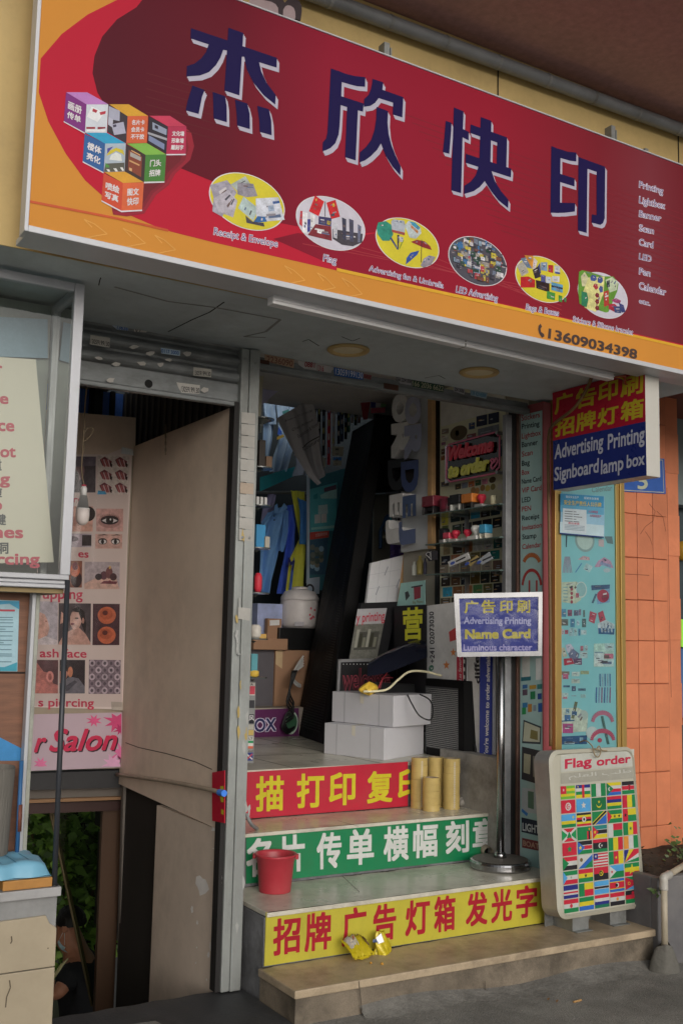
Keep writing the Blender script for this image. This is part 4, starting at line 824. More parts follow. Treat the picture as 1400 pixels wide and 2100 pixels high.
# house number plate
pl = Yp(YO - .002); t = thing('number_plate', 'blue house number plate with a pale 5 on the orange pillar', 'plate', P(1318, 975, pl))
B4 = [(1270, 935), (1360, 941), (1363, 1013), (1274, 1008)]
m = M(); m.plate(B4, pl, ink('#3a62b0'), .004); m.build('plate', t); pl = Yp(YO - .006)
m = M()
for a, b in ((0, 1), (1, 2), (2, 3), (3, 0)): m.line([quadpx(B4, *((.03, .04), (.97, .04), (.97, .96), (.03, .96))[a]), quadpx(B4, *((.03, .04), (.97, .04), (.97, .96), (.03, .96))[b])], .004, pl, ink('#b8b49a'))
m.build('border', t)
m = M(); m.text('5', (1306, 1003), (1327, 1003), (1306, 968), pl, ink('#b8bfa8'), 1, .02); m.build('lettering', t)
# ------------------------------------------------------------------ flag light box
def flagbox():
    p0 = P(1143, 1887, Yp(-.19)); zt = .80
    top = P(1128, 1540, Yp(-.12)); n = None
    BL = p0; TL = top; BR = P(1321, 1858, Yp(-.19)); 
    U = V((BR.x - BL.x, 0, 0)); W = TL - BL; W.x = W.x * .35
    nrm = U.cross(W).normalized()
    if nrm.y > 0: nrm = -nrm
    return BL, U, W, nrm
BL, U, W, nrm = flagbox()
fpl = (BL, nrm)
t = thing('flag_lightbox', 'white light box headed Flag order with rows of national flags beside the steps', 'light box', (BL.x + .27, -.1, 0))
def rrect(r, ins, n=6):
    w_, h_ = U.length, W.length; o = []
    for cx, cy, a0 in ((w_ - r - ins, r + ins, -90), (w_ - r - ins, h_ - r - ins, 0), (r + ins, h_ - r - ins, 90), (r + ins, r + ins, 180)):
        for i in range(n + 1):
            a = math.radians(a0 + 90 * i / n); o.append((cx + r * math.cos(a), cy + r * math.sin(a)))
    return [BL + U * (x / w_) + W * (y / h_) for x, y in o]
side = mat('light box side', '#a9a8a6', .45, .35, .12, 8, .35, '#5d564c', 3); ivory = mat('ivory plastic', '#b3b1a2', .5, 0, .07, 6, .3, '#7d7562', 3)
m = M(); m.prism(rrect(.055, 0), -nrm * .10, side); m.build('casing', t)
m = M(); o_, i_ = rrect(.055, -.002), rrect(.045, .014); k = len(o_)
for a in range(k): 
    b = (a + 1) % k; m.poly([o_[a] + nrm * .002, o_[b] + nrm * .002, i_[b] + nrm * .012, i_[a] + nrm * .012], ivory)
i2 = rrect(.04, .019)
for a in range(k):
    b = (a + 1) % k; m.poly([i_[a] + nrm * .012, i_[b] + nrm * .012, i2[b] + nrm * .004, i2[a] + nrm * .004], ivory)
m.poly([p + nrm * .004 for p in i2], ivory)
m.build('bezel', t)
fp = (BL + nrm * .005, nrm)
m = M(); m.pp([(1149, 1548), (1299, 1536), (1299, 1571), (1149, 1583)], fp, ink('#b4b6ae'), 0); m.pp([(1149, 1586), (1300, 1573), (1300, 1596), (1149, 1608)], fp, ink('#9b9a8f'), 0); m.build('header_print', t)
for s, a, b, d in (('Flag', (1157, 1577), (1212, 1570), (1157, 1556)), ('order', (1222, 1571), (1292, 1564), (1222, 1552))):
    m = M(); m.text(s, a, b, d, fp, ink('#b52a48'), 1, .03); m.build('lettering', t)
m = M(); v_, f_ = text_shape('ﻢﻠﻌﻟﺍ ﺐﻠﻃ', .0); m.text('ﻢﻠﻌﻟﺍ ﺐﻠﻃ', (1165, 1600), (1293, 1588), (1165, 1588), fp, ink('#b9b9b2'), 1, .0); m.build('lettering', t)
G, Rd, Yl, Bk, Wt, Bl, Lb, Nv, Og = '#1f7a48', '#b8283c', '#c4b62e', '#26252a', '#b9bbb8', '#2f62b0', '#4f98cc', '#2a3078', '#cc8a3c'
FG = [[('h', Lb and '#6aa83a', Yl, '#6aa83a', Yl, '#6aa83a'), ('r', Rd, 0, 0, .4, .6), ('s', Wt, .2, .3, .11)], [('h', Nv, Wt, G, Yl), ('r', Rd, .42, 0, .58, 1), ('s', Yl, .14, .13, .08)], [('v', G, Wt, G)], [('h', Yl, Wt, Rd, Bl), ('t', '#1f7048', .48), ('e', Wt, .2, .5, .14), ('e', '#1f7048', .26, .5, .12)], [('h', Bk, Bk, Rd, Rd, G, G), ('r', Wt, 0, .31, 1, .35), ('r', Wt, 0, .65, 1, .69), ('e', Rd, .5, .5, .2), ('r', Bk, .48, .3, .52, .7)],
      [('h', Rd), ('e', Wt, .5, .5, .28), ('e', Rd, .5, .5, .2), ('e', Wt, .54, .5, .15), ('s', Rd, .54, .5, .12)], [('h', Lb), ('s', Wt, .5, .5, .25)], [('h', '#1f6a40'), ('e', Yl, .5, .52, .26), ('e', '#1f6a40', .5, .42, .26), ('s', Yl, .5, .34, .12)], [('h', Rd, Nv, Yl, G)], [('v', Rd, Yl, G)],
      [('h', Lb, Lb, Yl, G), ('s', Yl, .82, .25, .12)], [('h', Bk, Yl, Rd, Bk, Yl, Rd), ('e', Wt, .5, .5, .2), ('e', Bk, .5, .5, .1)], [('h', G), ('p', Bl, [(1, 0), (1, 1), (0, 1)]), ('p', Yl, [(.0, .82), (.82, 0), (1, 0), (1, .18), (.18, 1), (0, 1)]), ('p', Bk, [(0, .9), (.9, 0), (1, 0), (1, .1), (.1, 1), (0, 1)])], [('h', G, Yl, G), ('t', Rd, .3), ('s', Bk, .5, .5, .13), ('s', Bk, .8, .5, .13)], [('h', Yl, G), ('r', Rd, 0, 0, .34, 1), ('s', Bk, .17, .5, .15)],
      [('h', Rd, G, Rd), ('p', '#1f8a50', [(0, .1), (.4, .5), (0, .9)]), ('p', '#1f8a50', [(1, .1), (.6, .5), (1, .9)]), ('p', Wt, [(0, 0), (.1, 0), (1, .9), (1, 1), (.9, 1), (0, .1)]), ('p', Wt, [(1, 0), (.9, 0), (0, .9), (0, 1), (.1, 1), (1, .1)]), ('e', Wt, .5, .5, .22), ('p', G, [(.5, .22), (.68, .72), (.32, .72)])], [('h', G), ('r', Rd, .68, .35, .78, 1), ('r', Bk, .78, .35, .89, 1), ('r', Og, .89, .35, 1, 1), ('e', Og, .84, .2, .08)], [('h', '#2a7a78', Bk, Yl), ('r', Wt, 0, .31, 1, .35), ('r', Wt, 0, .65, 1, .69), ('t', Rd, .4), ('s', Yl, .15, .5, .14)], [('h', Rd, G), ('r', Wt, 0, 0, .36, 1)], [('v', G, Yl, Rd), ('s', G, .5, .5, .16)],
      [('h', Rd), ('s', G, .5, .5, .25)], [('h', Bk, Bk, Rd, Rd, G, G), ('r', Wt, 0, .31, 1, .36), ('r', Wt, 0, .64, 1, .69), ('t', Bl, .5), ('s', Yl, .17, .5, .17)], [('h', Rd, Bk, Bk, G), ('e', Wt, .5, .5, .18), ('e', Bk, .55, .5, .15), ('s', Wt, .6, .5, .1)], [('v', G, Yl, Rd)], [('v', Og, Wt, G)],
      [('h', Rd, Wt, Bk), ('t', G, .42)], [('h', Wt), ('p', Bl, [(0, 1), (1, 0), (1, .5), (.4, 1)]), ('p', G, [(.4, 1), (1, .4), (1, 1)]), ('e', '#6a5a3a', .22, .35, .14)], [('h', Rd, Wt, Rd, Wt, Rd, Wt, Rd, Wt, Rd), ('r', Nv, 0, 0, .3, .44), ('s', Wt, .15, .22, .12)], [('v', G, Rd, Yl), ('s', Yl, .5, .5, .13)], [('h', Wt), ('p', Nv, [(0, 0), (.33, 0), (0, 1)]), ('p', Yl, [(.33, 0), (.66, 0), (0, 1)]), ('p', Rd, [(.66, 0), (1, 0), (1, .33), (0, 1)]), ('p', G, [(1, .66), (1, 1), (0, 1)])],
      [('h', G, Wt, Rd), ('t', Lb, .3), ('e', '#8a9a8a', .55, .5, .08)], [('h', Rd, Yl, G), ('s', Bk, .5, .5, .16)], [('h', Rd, Bk), ('e', Yl, .5, .48, .2), ('e', Bk, .48, .45, .16), ('s', Yl, .48, .45, .1)], [('h', Lb, G), ('t', Wt, .48), ('s', Rd, .17, .5, .13)], [('h', G, Yl, Rd), ('s', Yl, .5, .5, .4)],
      [('h', Nv, Nv, Nv, Wt, Rd, Wt, Nv, Nv)], [('h', Yl, Rd), ('r', G, 0, 0, .38, 1)], [('h', Lb, Lb, Bk, Lb, Lb), ('r', Wt, 0, .38, 1, .42), ('r', Wt, 0, .58, 1, .62)], [('h', Bl, Rd, Rd, Bl), ('r', Yl, 0, .2, 1, .26), ('r', Yl, 0, .74, 1, .8), ('e', Wt, .5, .5, .17), ('e', Bk, .46, .5, .13)], [('h', G, Lb), ('p', Rd, [(0, 0), (1, .5), (0, 1)]), ('e', Yl, .26, .5, .12), ('e', Rd, .26, .5, .08)],
      [('h', Rd, Wt, G), ('e', Rd, .5, .5, .14)], [('h', G, Yl, Bl)], [('h', Rd, Wt, Nv, '#1f6a50')], [('h', Rd, Wt, Bk), ('e', Og, .5, .5, .12)], [('h', Bk, Rd, G), ('e', Rd, .5, .22, .13)]]
FQ = [(1147, 1612), (1304, 1600), (1313, 1850), (1155, 1875)]
for i, sp in enumerate(FG):
    r_, c_ = divmod(i, 5); q4 = sub(FQ, (c_ + .035) / 5, (r_ + .03) / 9, (c_ + .965) / 5, (r_ + .955) / 9); m = M(); lay = 1
    for s_ in sp:
        kd, col = s_[0], s_[1]
        if kd == 'h':
            cs_ = s_[1:]; [m.pp(sub(q4, 0, j / len(cs_), 1, (j + 1) / len(cs_)), fp, ink(cc), 0) for j, cc in enumerate(cs_)]
        elif kd == 'v':
            cs_ = s_[1:]; [m.pp(sub(q4, j / len(cs_), 0, (j + 1) / len(cs_), 1), fp, ink(cc), 0) for j, cc in enumerate(cs_)]
        else:
            if kd == 'r': pts = [(s_[2], s_[3]), (s_[4], s_[3]), (s_[4], s_[5]), (s_[2], s_[5])]
            elif kd == 't': pts = [(0, 0), (s_[2], .5), (0, 1)]
            elif kd == 'p': pts = s_[2]
            elif kd == 'e': pts = [(s_[2] + s_[4] * .72 * math.cos(a * .5236), s_[3] + s_[4] * 1.1 * math.sin(a * .5236)) for a in range(12)]
            elif kd == 's': pts = [(s_[2] + s_[4] * .75 * (1 if a % 2 == 0 else .42) * math.sin(a * math.pi / 5), s_[3] - s_[4] * 1.15 * (1 if a % 2 == 0 else .42) * math.cos(a * math.pi / 5)) for a in range(10)]
            m.pp([quadpx(q4, *p) for p in pts], fp, ink(col), lay); lay += .35
    m.build('printed_flag', t)
m = M()
for q in ((1170, 1188), (1247, 1265)):
    a = P(q[0] + 2, 1900, Zp(.0)); b = P(q[1] + 14, 1898, Zp(.0)); a.y = b.y = -.175
    x0, x1_ = P(q[0] + 3, 1895, Yp(-.175)).x, P(q[1] + 18, 1895, Yp(-.175)).x
    m.box(x0, x1_, -.175, -.172, .0, .075, STEEL); m.box(x0, x1_, -.20, -.175, .001, .004, STEEL); m.box(x0 - .0, x0 + .003, -.172, -.05, .0, .075, STEEL); m.box(x0 - .05, x1_ - .05, -.05, -.047, .0, .075, STEEL)
m.explode('foot', t)
m = M(); p = P(1216, 1538, Yp(-.13)); tw = mat('twine', '#8d7d62', .8)
m.curve([P(1188, 1522, Yp(-.05)), P(1200, 1519, Yp(-.1)), P(1210, 1530, fp) + nrm * .01, P(1212, 1548, fp) + nrm * .02, P(1220, 1552, fp) + nrm * .02, P(1224, 1540, fp) + nrm * .02, P(1212, 1536, fp) + nrm * .02], .003, tw, 6); m.curve([P(1216, 1538, fp) + nrm * .015, P(1221, 1530, fp) + nrm * .02, P(1226, 1538, fp) + nrm * .02, P(1240, 1540, fp) + nrm * .012], .003, tw, 6); m.build('string', t)
# ------------------------------------------------------------------ planter, drain pipe, plants
slate = mat('dark slate tile', '#686769', .6, 0, .25, 5, .6, '#77736c', 2.5, .2, 40)
t = thing('planter', 'dark tiled raised planter bed at the foot of the orange pillar', 'planter', (2.1, -.3, GL))
XPl = P(1352, 1900, Yp(-.34)).x
m = M(); zt = P(1318, 1788, Xp(XPl + .0)).z; ztp = P(1358, 1800, Yp(-.33)).z
m.box(XPl, XPl + 2.2, -.33, -.29, -.3, ztp, slate); m.box(XPl, XPl + .045, -.29, .11, -.3, ztp, slate); m.build('kerb', t, bev=.006)
soil = mat('soil', '#3a3128', .95, 0, .5, 14, .5, '#5a4c3a', 6, .8, 40)
m = M(); rn = random.Random(4); m.grid(lambda u, v: (lerp(XPl + .04, XPl + 2.2, u), lerp(-.29, .12, v), ztp - .04 + .06 * v + .012 * math.sin(u * 60) * math.sin(v * 9)), 40, 10, soil); m.build('soil', t)
lit = M(); 
for k in range(60):
    x, y = rn.uniform(XPl + .05, XPl + .6), rn.uniform(-.27, .1); z = ztp - .03 + .14 * (y + .29); s = rn.uniform(.006, .02); a = rn.uniform(0, 6)
    lit.poly([(x + s * math.cos(a), y + s * math.sin(a), z + rn.uniform(.005, .02)), (x - s * .4 * math.sin(a), y + s * .4 * math.cos(a), z + .012), (x - s * math.cos(a), y - s * math.sin(a), z + .008), (x + s * .4 * math.sin(a), y - s * .4 * math.cos(a), z + .004)], ink(rn.choice(['#5a4a34', '#6e5a3c', '#3f3526'])))
lit.build('dead_leaves', t)
grn = mat('leaf green', '#56703c', .5, 0, .25, 20); gr2 = mat('dusty leaf', '#6c7a58', .5, 0, .25, 20)
def plant(name, base, label, h, n, sp, seed, mm):
    rn = random.Random(seed); o = thing(name, label, 'plant', base); m = M()
    for k in range(n):
        a = rn.uniform(0, 6.28); hh = h * rn.uniform(.5, 1); q = [base, base + V((math.cos(a) * sp * .3, math.sin(a) * sp * .3, hh * .6)), base + V((math.cos(a) * sp, math.sin(a) * sp, hh))]
        m.curve(q, .0035, mat('stem', '#5a6a44', .7), 5)
    m.build('stem', o); m = M()
    for k in range(n * 7):
        a = rn.uniform(0, 6.28); r = sp * rn.uniform(.1, 1.1); p = base + V((math.cos(a) * r, math.sin(a) * r, h * rn.uniform(.15, 1))); s = rn.uniform(.018, .04); d = V((math.cos(a), math.sin(a), rn.uniform(-.4, .5))).normalized(); q = d.orthogonal().normalized()
        m.poly([p, p + d * s * .5 + q * s * .28, p + d * s, p + d * s * .5 - q * s * .28], mm if rn.random() < .7 else gr2)
    m.build('foliage', o)
zs = ztp + .0
plant('weed', P(1383, 1765, Yp(-.05)) + V((0, 0, -.06)), 'low green weed growing at the edge of the planter by the pillar', .08, 6, .06, 1, grn)
plant('spiky_plant', P(1402, 1765, Yp(.0)) + V((.0, 0, -.05)), 'tall thin green plant at the right edge of the photo in the planter', .22, 8, .10, 2, grn)
plant('weed', P(1347, 1832, Yp(-.345)) + V((0, 0, -.01)), 'tiny weed sprouting from the planter kerb beside the drain pipe', .03, 2, .015, 3, grn)
t = thing('drain_pipe', 'old white drain pipe elbowing out of the planter into a cement lump', 'pipe', P(1362, 1940, Yp(-.38)))
pv = mat('dirty pvc', '#b0a692', .5, 0, .2, 14, .65, '#6b5844', 7)
p1 = P(1360, 1800, Yp(-.385)); p2 = P(1362, 1935, Yp(-.385)); p0 = P(1396, 1778, Yp(-.25)); 
m = M(); m.tube([p2 - V((0, 0, .05)), p1 + V((0, 0, -.03))], .0145, pv, 14); m.tube([p1, p0, p0 + (p0 - p1)], .0145, pv, 14); m.build('pipe', t, smooth=True)
m = M(); m.curve([p1 - V((0, 0, .052)), p1 - V((0, 0, .02)), p1 + V((0, 0, .0)), p1 + (p0 - p1) * .12, p1 + (p0 - p1) * .3], .0185, mat('pvc elbow', '#b9b6ae', .45, 0, .1, 14, .3), 14, 4); m.build('elbow', t, smooth=True)
m = M(); cem = mat('cement lump', '#6b6963', .9, 0, .3, 9, .5, '#3c3b32', 5, .4, 50)
m.grid(lambda u, v: p2 + V((math.cos(u * 6.2832) * (.03 + .055 * (1 - v) ** .7 + .008 * math.sin(u * 19)), math.sin(u * 6.2832) * (.03 + .04 * (1 - v) ** .7 + .006 * math.cos(u * 13)), -.145 + v * .14 + .008 * math.sin(u * 12))), 28, 8, cem); m.lathe(p2 + V((0, 0, -.01)), [(.034, -.004), (.0, .004)], cem, 14); m.build('cement_lump', t, smooth=True)
# ------------------------------------------------------------------ stand sign
chrome = mat('chrome', '#a6a6a8', .22, 1, .12, 10, .2, '#55524e', 6); 
bc = P(1025, 1772, Zp(.222)); bc.z = h1
t = thing('stand_sign', 'blue Name Card notice in a chrome frame on a round based pole', 'stand sign', bc)
m = M(); m.lathe(bc, [(.0, .0), (.138, 0), (.143, .004), (.145, .01), (.145, .03), (.141, .038), (.130, .042), (.0, .046)], chrome, 56); m.build('base', t, smooth=False)
m = M(); m.lathe(bc, [(.132, .0425), (.03, .048), (.0, .049)], mat('dusty base top', '#77726c', .55, .3, .2, 8, .5), 40); m.build('base_top', t)
fwd = RT @ V((0, 0, 1)); n_ = V((-fwd.x - .12, -fwd.y, 0)).normalized(); spl = _pl(bc + n_ * .03, n_)
q4 = [(930, 1218), (1111, 1214), (1110, 1345), (937, 1347)]
top_ = P(1019, 1290, spl)
m = M(); m.tube([bc + V((0, 0, .04)), V((bc.x, bc.y, top_.z))], .0185, chrome, 18); m.lathe(bc + V((0, 0, .045)), [(.03, 0), (.028, .02), (.02, .03)], chrome, 24); m.build('pole', t, smooth=True)
m = M(); i4 = sub(q4, .055, .075, .955, .925); 
for a in range(4):
    b = (a + 1) % 4; m.prism([P(*q4[a], spl), P(*q4[b], spl), P(*i4[b], spl), P(*i4[a], spl)], spl[1] * .014, chrome)
m.build('frame', t)
m = M(); m.plate(i4, spl, ink('#343f8c', .25), .006); m.build('board', t); pl = (spl[0] + spl[1] * .0065, spl[1])
Zs = lambda x, y: (700 + x / 3.333, 1180 + y / 3.333)
for s, a, b, d, cc, bo in (('广', (838, 260), (935, 260), (838, 172), '#bfb43a', .03), ('告', (955, 260), (1050, 258), (955, 170), '#bfb43a', .03), ('印', (1080, 257), (1168, 256), (1080, 170), '#bfb43a', .03), ('刷', (1195, 256), (1288, 256), (1195, 168), '#bfb43a', .03),
                           ('Advertising Printing', (834, 332), (1294, 332), (834, 282), '#a9accc', .03), ('Name Card', (842, 435), (1290, 430), (842, 366), '#bfb43a', .05), ('Luminous character', (832, 515), (1302, 513), (832, 468), '#a8a4cc', .03)):
    m = M(); m.text(s, Zs(*a), Zs(*b), Zs(*d), pl, ink(cc), 0, bo); m.build('lettering', t)
m = M(); film = bpy.data.materials.new('wrinkled film'); glassmat('film base')
wf = glassmat('wrinkled clear film', '#eeeef6', .12, 1.1); nn = wf.node_tree.nodes; tx = nn.new('ShaderNodeTexNoise'); tx.inputs['Scale'].default_value = 7; tx.inputs['Detail'].default_value = 2; tx.inputs['Distortion'].default_value = 1.0; bp = nn.new('ShaderNodeBump'); bp.inputs['Strength'].default_value = .35; bp.inputs['Distance'].default_value = .03
tc = nn.new('ShaderNodeTexCoord'); wf.node_tree.links.new(tc.outputs['Object'], tx.inputs[0]); wf.node_tree.links.new(tx.outputs[0], bp.inputs['Height'])
for q in nn:
    if q.type in ('BSDF_GLOSSY', 'FRESNEL'): wf.node_tree.links.new(bp.outputs[0], q.inputs['Normal'])
pf = (spl[0] + spl[1] * .012, spl[1]); m.pp(i4, pf, wf, 0); m.build('film', t)
# ------------------------------------------------------------------ small things on the steps
t = thing('bucket', 'red plastic bucket standing on the cream step', 'bucket', P(565, 1833, Zp(h1)) + V((.02, .045, 0)))
bp_ = BASE[t]; rb, rt_ = .066, .083; H = .155
redpl = mat('red plastic', '#b23440', .4, 0, .1, 10, .25, '#7a6a60', 5)
m = M(); m.lathe(bp_, [(.0, .002), (rb, 0), (rb + .001, .004), (rt_ - .004, H - .03), (rt_ - .002, H - .028), (rt_, H - .012), (rt_ + .006, H - .008), (rt_ + .006, H), (rt_ - .001, H), (rt_ - .005, H - .012), (rb - .004, .006), (0, .006)], redpl, 40); m.build('tub', t, smooth=True)
m = M()
for a in (2.6, 5.74): 
    d = V((math.cos(a), math.sin(a), 0)); e = V((-d.y, d.x, 0)); m.obox(bp_ + d * rt_ - e * .014 + V((0, 0, H - .022)), d * .014, e * .028, (0, 0, .02), redpl)
m.build('lug', t, bev=.003)
# tape rolls
amber = mat('amber tape', '#dcc27c', .2, 0, .1, 12, 0, '#000000', 3, 0, 80, (1, 1, 1)); amber.node_tree.nodes['Principled BSDF'].inputs['Transmission Weight'].default_value = .25
core = mat('cardboard core', '#9a8a74', .8); film_m = glassmat('shrink film', '#f4efe0', .05, 1.5)
TP = [((848, 1655), 7, 'stack of amber packing tape rolls, left one of the group on the step', 1547), ((889, 1653), 7, 'stack of amber packing tape rolls standing behind the others', 1546), ((926, 1660), 7, 'stack of amber packing tape rolls, right one of the group on the step', 1549), ((884, 1664), 5, 'shortest stack of amber packing tape rolls in front of the others', 1588)]
spots = [P(850, 1652, Zp(h2)) + V((.03, .03, 0))]
c0 = P(849, 1658, Zp(h2)); r_t = .042
for i, (q, n, lab, ty) in enumerate(TP):
    b = P(q[0], q[1], Zp(h2)); b += V((.51, .85, 0)) * r_t * (.6 if i != 1 else .1); b.y = min(b.y, YR - .012 - r_t - .002)
    o = thing('tape_stack', lab, 'tape', b, 'stacks of packing tape'); zt = P(q[0], ty + 6, _pl(b, V((fwd.x, fwd.y, 0)))).z; hr = (zt - h2) / n
    for k in range(n):
        m = M(); z0 = k * hr; ex = V((random.uniform(-.001, .001), random.uniform(-.001, .001), 0))
        m.lathe(b + ex, [(.031, z0 + .0002), (r_t - .0006, z0 + .0002), (r_t, z0 + .0008), (r_t, z0 + hr - .0008), (r_t - .0006, z0 + hr - .0002), (.031, z0 + hr - .0002), (.031, z0 + .0002)], amber, 30); ro_ = m.build('tape_roll', o)
        if k == n - 1: m = M(); m.lathe(b, [(.027, z0 + .004), (.031, z0 + .004), (.031, z0 + hr), (.027, z0 + hr), (.027, z0 + .004)], core, 24); m.build('core', ro_)
    if i in (0, 2):
        m = M(); a0 = math.atan2(-.85, -.51) + .25
        for k in range(26):
            for e in range(3):
                z = .01 + (zt - h2 - .02) * (k + .5 * (e % 2)) / 26; a = a0 + (e - 1) * .07; m.lathe(b + V((math.cos(a) * (r_t + .001), math.sin(a) * (r_t + .001), z)), [(0, .0003), (.0022, 0)], ink('#c8c4ba'), 6, (math.cos(a), math.sin(a), 0))
        m.build('dotted_strip', o)
# chips bags
foil = mat('foil silver', '#b5b5b8', .25, .8, .2, 20); ylw = mat('yellow foil', '#c6b31f', .3, .1, .15, 16, 0, '#000000', 3, .4, 40)
def bag(name, label, loc, rot, w_, h_, colr, seed, lying=True):
    o = thing(name, label, 'bag', loc); rn = random.Random(seed)
    rm = Matrix.Rotation(rot, 3, 'Z'); m = M()
    def f(sg):
        def g(u, v):
            e = (math.sin(math.pi * u) ** .6) * (math.sin(math.pi * v) ** .5); x = (u - .5) * w_ * (1 - .08 * math.sin(math.pi * v)); y = (v - .5) * h_
            cr = .006 * math.sin(u * 31 + v * 17 + seed) * math.sin(v * 23 + u * 9) + .004 * math.sin(u * 55)
            z = .035 + sg * e * .03 + cr * (1 if sg > 0 else .3)
            return loc + rm @ V((x, y * .9 + .3 * (z - .03), max(.004, z + .05 * v - .012)))
        return g
    m.grid(f(1), 22, 16, colr); m.grid(f(-1), 22, 16, colr); m.build('body', o, smooth=True)
    return o, rm
b1 = P(733, 1968, Zp(0)); b1.z = 0
o, rm = bag('snack_bag', 'crumpled yellow snack bag with a white label lying at the foot of the yellow sign', b1 + V((0, -.005, 0)), .15, .115, .085, ylw, 1)
m = M()
def strip(u0, u1, v0, v1, mm, dz):
    def g(u, v):
        U_ = lerp(u0, u1, u); V_ = lerp(v0, v1, v); e = (math.sin(math.pi * U_) ** .6) * (math.sin(math.pi * V_) ** .5); x = (U_ - .5) * .115 * (1 - .08 * math.sin(math.pi * V_)); y = (V_ - .5) * .085
        cr = .006 * math.sin(U_ * 31 + V_ * 17 + 1) * math.sin(V_ * 23 + U_ * 9) + .004 * math.sin(U_ * 55); z = .035 + e * .03 + cr
        return b1 + V((0, -.005, 0)) + rm @ V((x, y * .9 + .3 * (z - .03) - .0006, max(.004, z + .05 * V_ - .012) + dz))
    m.grid(g, 10, 10, mm)
strip(.06, .46, .3, .97, mat('bag label', '#b4aea4', .4, 0, .3, 60), .0012); strip(.3, .8, .86, .99, foil, .0016); strip(.15, .3, .45, .7, ink('#c9bca6'), .002); strip(.32, .42, .5, .62, ink('#a85a3a'), .002); strip(.82, .97, .3, .9, mat('brown print', '#6b5238', .4, 0, .3, 40), .0012)
m.build('label', o, smooth=True)
b2 = P(785, 1960, Zp(0)) + V((.015, .025, 0)); 
o = thing('snack_bag', 'small open yellow snack bag propped upright behind the crumpled one', 'bag', b2)
m = M(); rn = random.Random(9)
def g2(u, v):
    a = u * 2 * math.pi; r = .03 * (1 - .5 * v); k = 1 + .25 * math.sin(3 * a + v * 6) + .12 * math.sin(7 * a + 5 * v)
    return b2 + V((math.cos(a) * r * 1.25 * k - .006 * v, math.sin(a) * r * .65 * k + .01 * v, v * .085))
m.grid(g2, 36, 12, ylw); m.build('body', o, smooth=True)
m = M(); m.poly([b2 + V((-.03, -.012, .045)), b2 + V((-.008, -.02, .052)), b2 + V((-.012, -.004, .082)), b2 + V((-.034, .0, .066))], foil); m.poly([b2 + V((-.05, .0, .05)), b2 + V((-.028, -.012, .05)), b2 + V((-.026, .0, .062)), b2 + V((-.045, .004, .06))], mat('bag blue', '#4a5a80', .4)); m.build('torn_flap', o)
for q, s in (((783, 1979), .006), ((760, 1977), .005)):
    p = P(*q, Zp(.0)); m = M(); m.lathe(p, [(0, 0), (s, .002), (s * 1.1, s), (s * .6, s * 1.6), (0, s * 1.8)], ink('#b8873a'), 10); m.build('snack_crumb', label='puffed orange snack crumb on the lower tile beside the bags', cat='crumb', group='snack crumbs', smooth=True)
# drain stub from the green riser, pink pot and its bag
p = P(993, 1742, Yp(YG - .002)); m = M(); stub = mat('dirty pipe stub', '#8b8170', .6, 0, .25, 20, .5)
m.lathe(p, [(.026, 0), (.026, .05), (.022, .05), (.022, .0)], stub, 24, (-.3, -1, -.1)); m.lathe(p + V((0, -.004, 0)), [(0, 0), (.022, 0)], DARK, 20, (-.3, -1, -.1)); m.build('drain_stub', label='short round drain stub poking from the green sign strip', cat='pipe', smooth=True)
p = P(970, 1652, Zp(h2)) + V((.02, .04, 0)); t = thing('flower_pot', 'small pink and grey pot in the corner behind the tape rolls', 'pot', p)
m = M(); m.lathe(p, [(0, 0), (.04, 0), (.05, .055), (.046, .055), (.0, .05)], ink('#b48484'), 24); m.build('pot', t, smooth=True); m = M(); m.lathe(p + V((0, 0, .056)), [(.051, 0), (.053, .03), (.047, .03), (.045, .01), (0, .008)], mat('grey pot rim', '#6b6e68', .6), 24); m.build('rim', t, smooth=True)
p = P(952, 1656, Zp(h2)) + V((0, .02, 0)); m = M(); m.grid(lambda u, v: p + V((math.cos(u * 6.283) * .03 * math.sin(v * 3.1) * (1 + .3 * math.sin(5 * u * 6.283)), math.sin(u * 6.283) * .02 * math.sin(v * 3.1), .0 + .045 * v + .006 * math.sin(u * 30))), 20, 8, mat('crumpled tissue', '#a9a39a', .8)); m.build('crumpled_tissue', label='crumpled pale tissue beside the pink pot', cat='tissue', smooth=True)
m = M(); p = P(1175, 2055, Zp(-.145)); m.tube([p, p + V((.045, .004, 0))], .004, ink('#b08a5a'), 8); m.build('cigarette_butt', label='cigarette butt lying on the asphalt', cat='litter')
for k, q in enumerate(((1122, 2052), (1140, 2056))):
    p = P(*q, Zp(-.14)); m = M(); m.poly([p, p + V((.014, .004, .003)), p + V((.02, .012, .006)), p + V((.006, .01, .004))], ink('#7a5a3a')); m.build('dry_leaf', label='curled brown leaf scrap on the asphalt left of the butt', cat='leaf', group='leaf scraps')
m = M(); m.curve([P(505, 1668, Yp(.35)), P(515, 1690, Yp(.35)), P(528, 1700, Zp(h2))], .008, mat('grey hose', '#8d8f90', .5), 8); m.build('hose_end', label='short grey hose end behind the steel post', cat='hose', smooth=True)
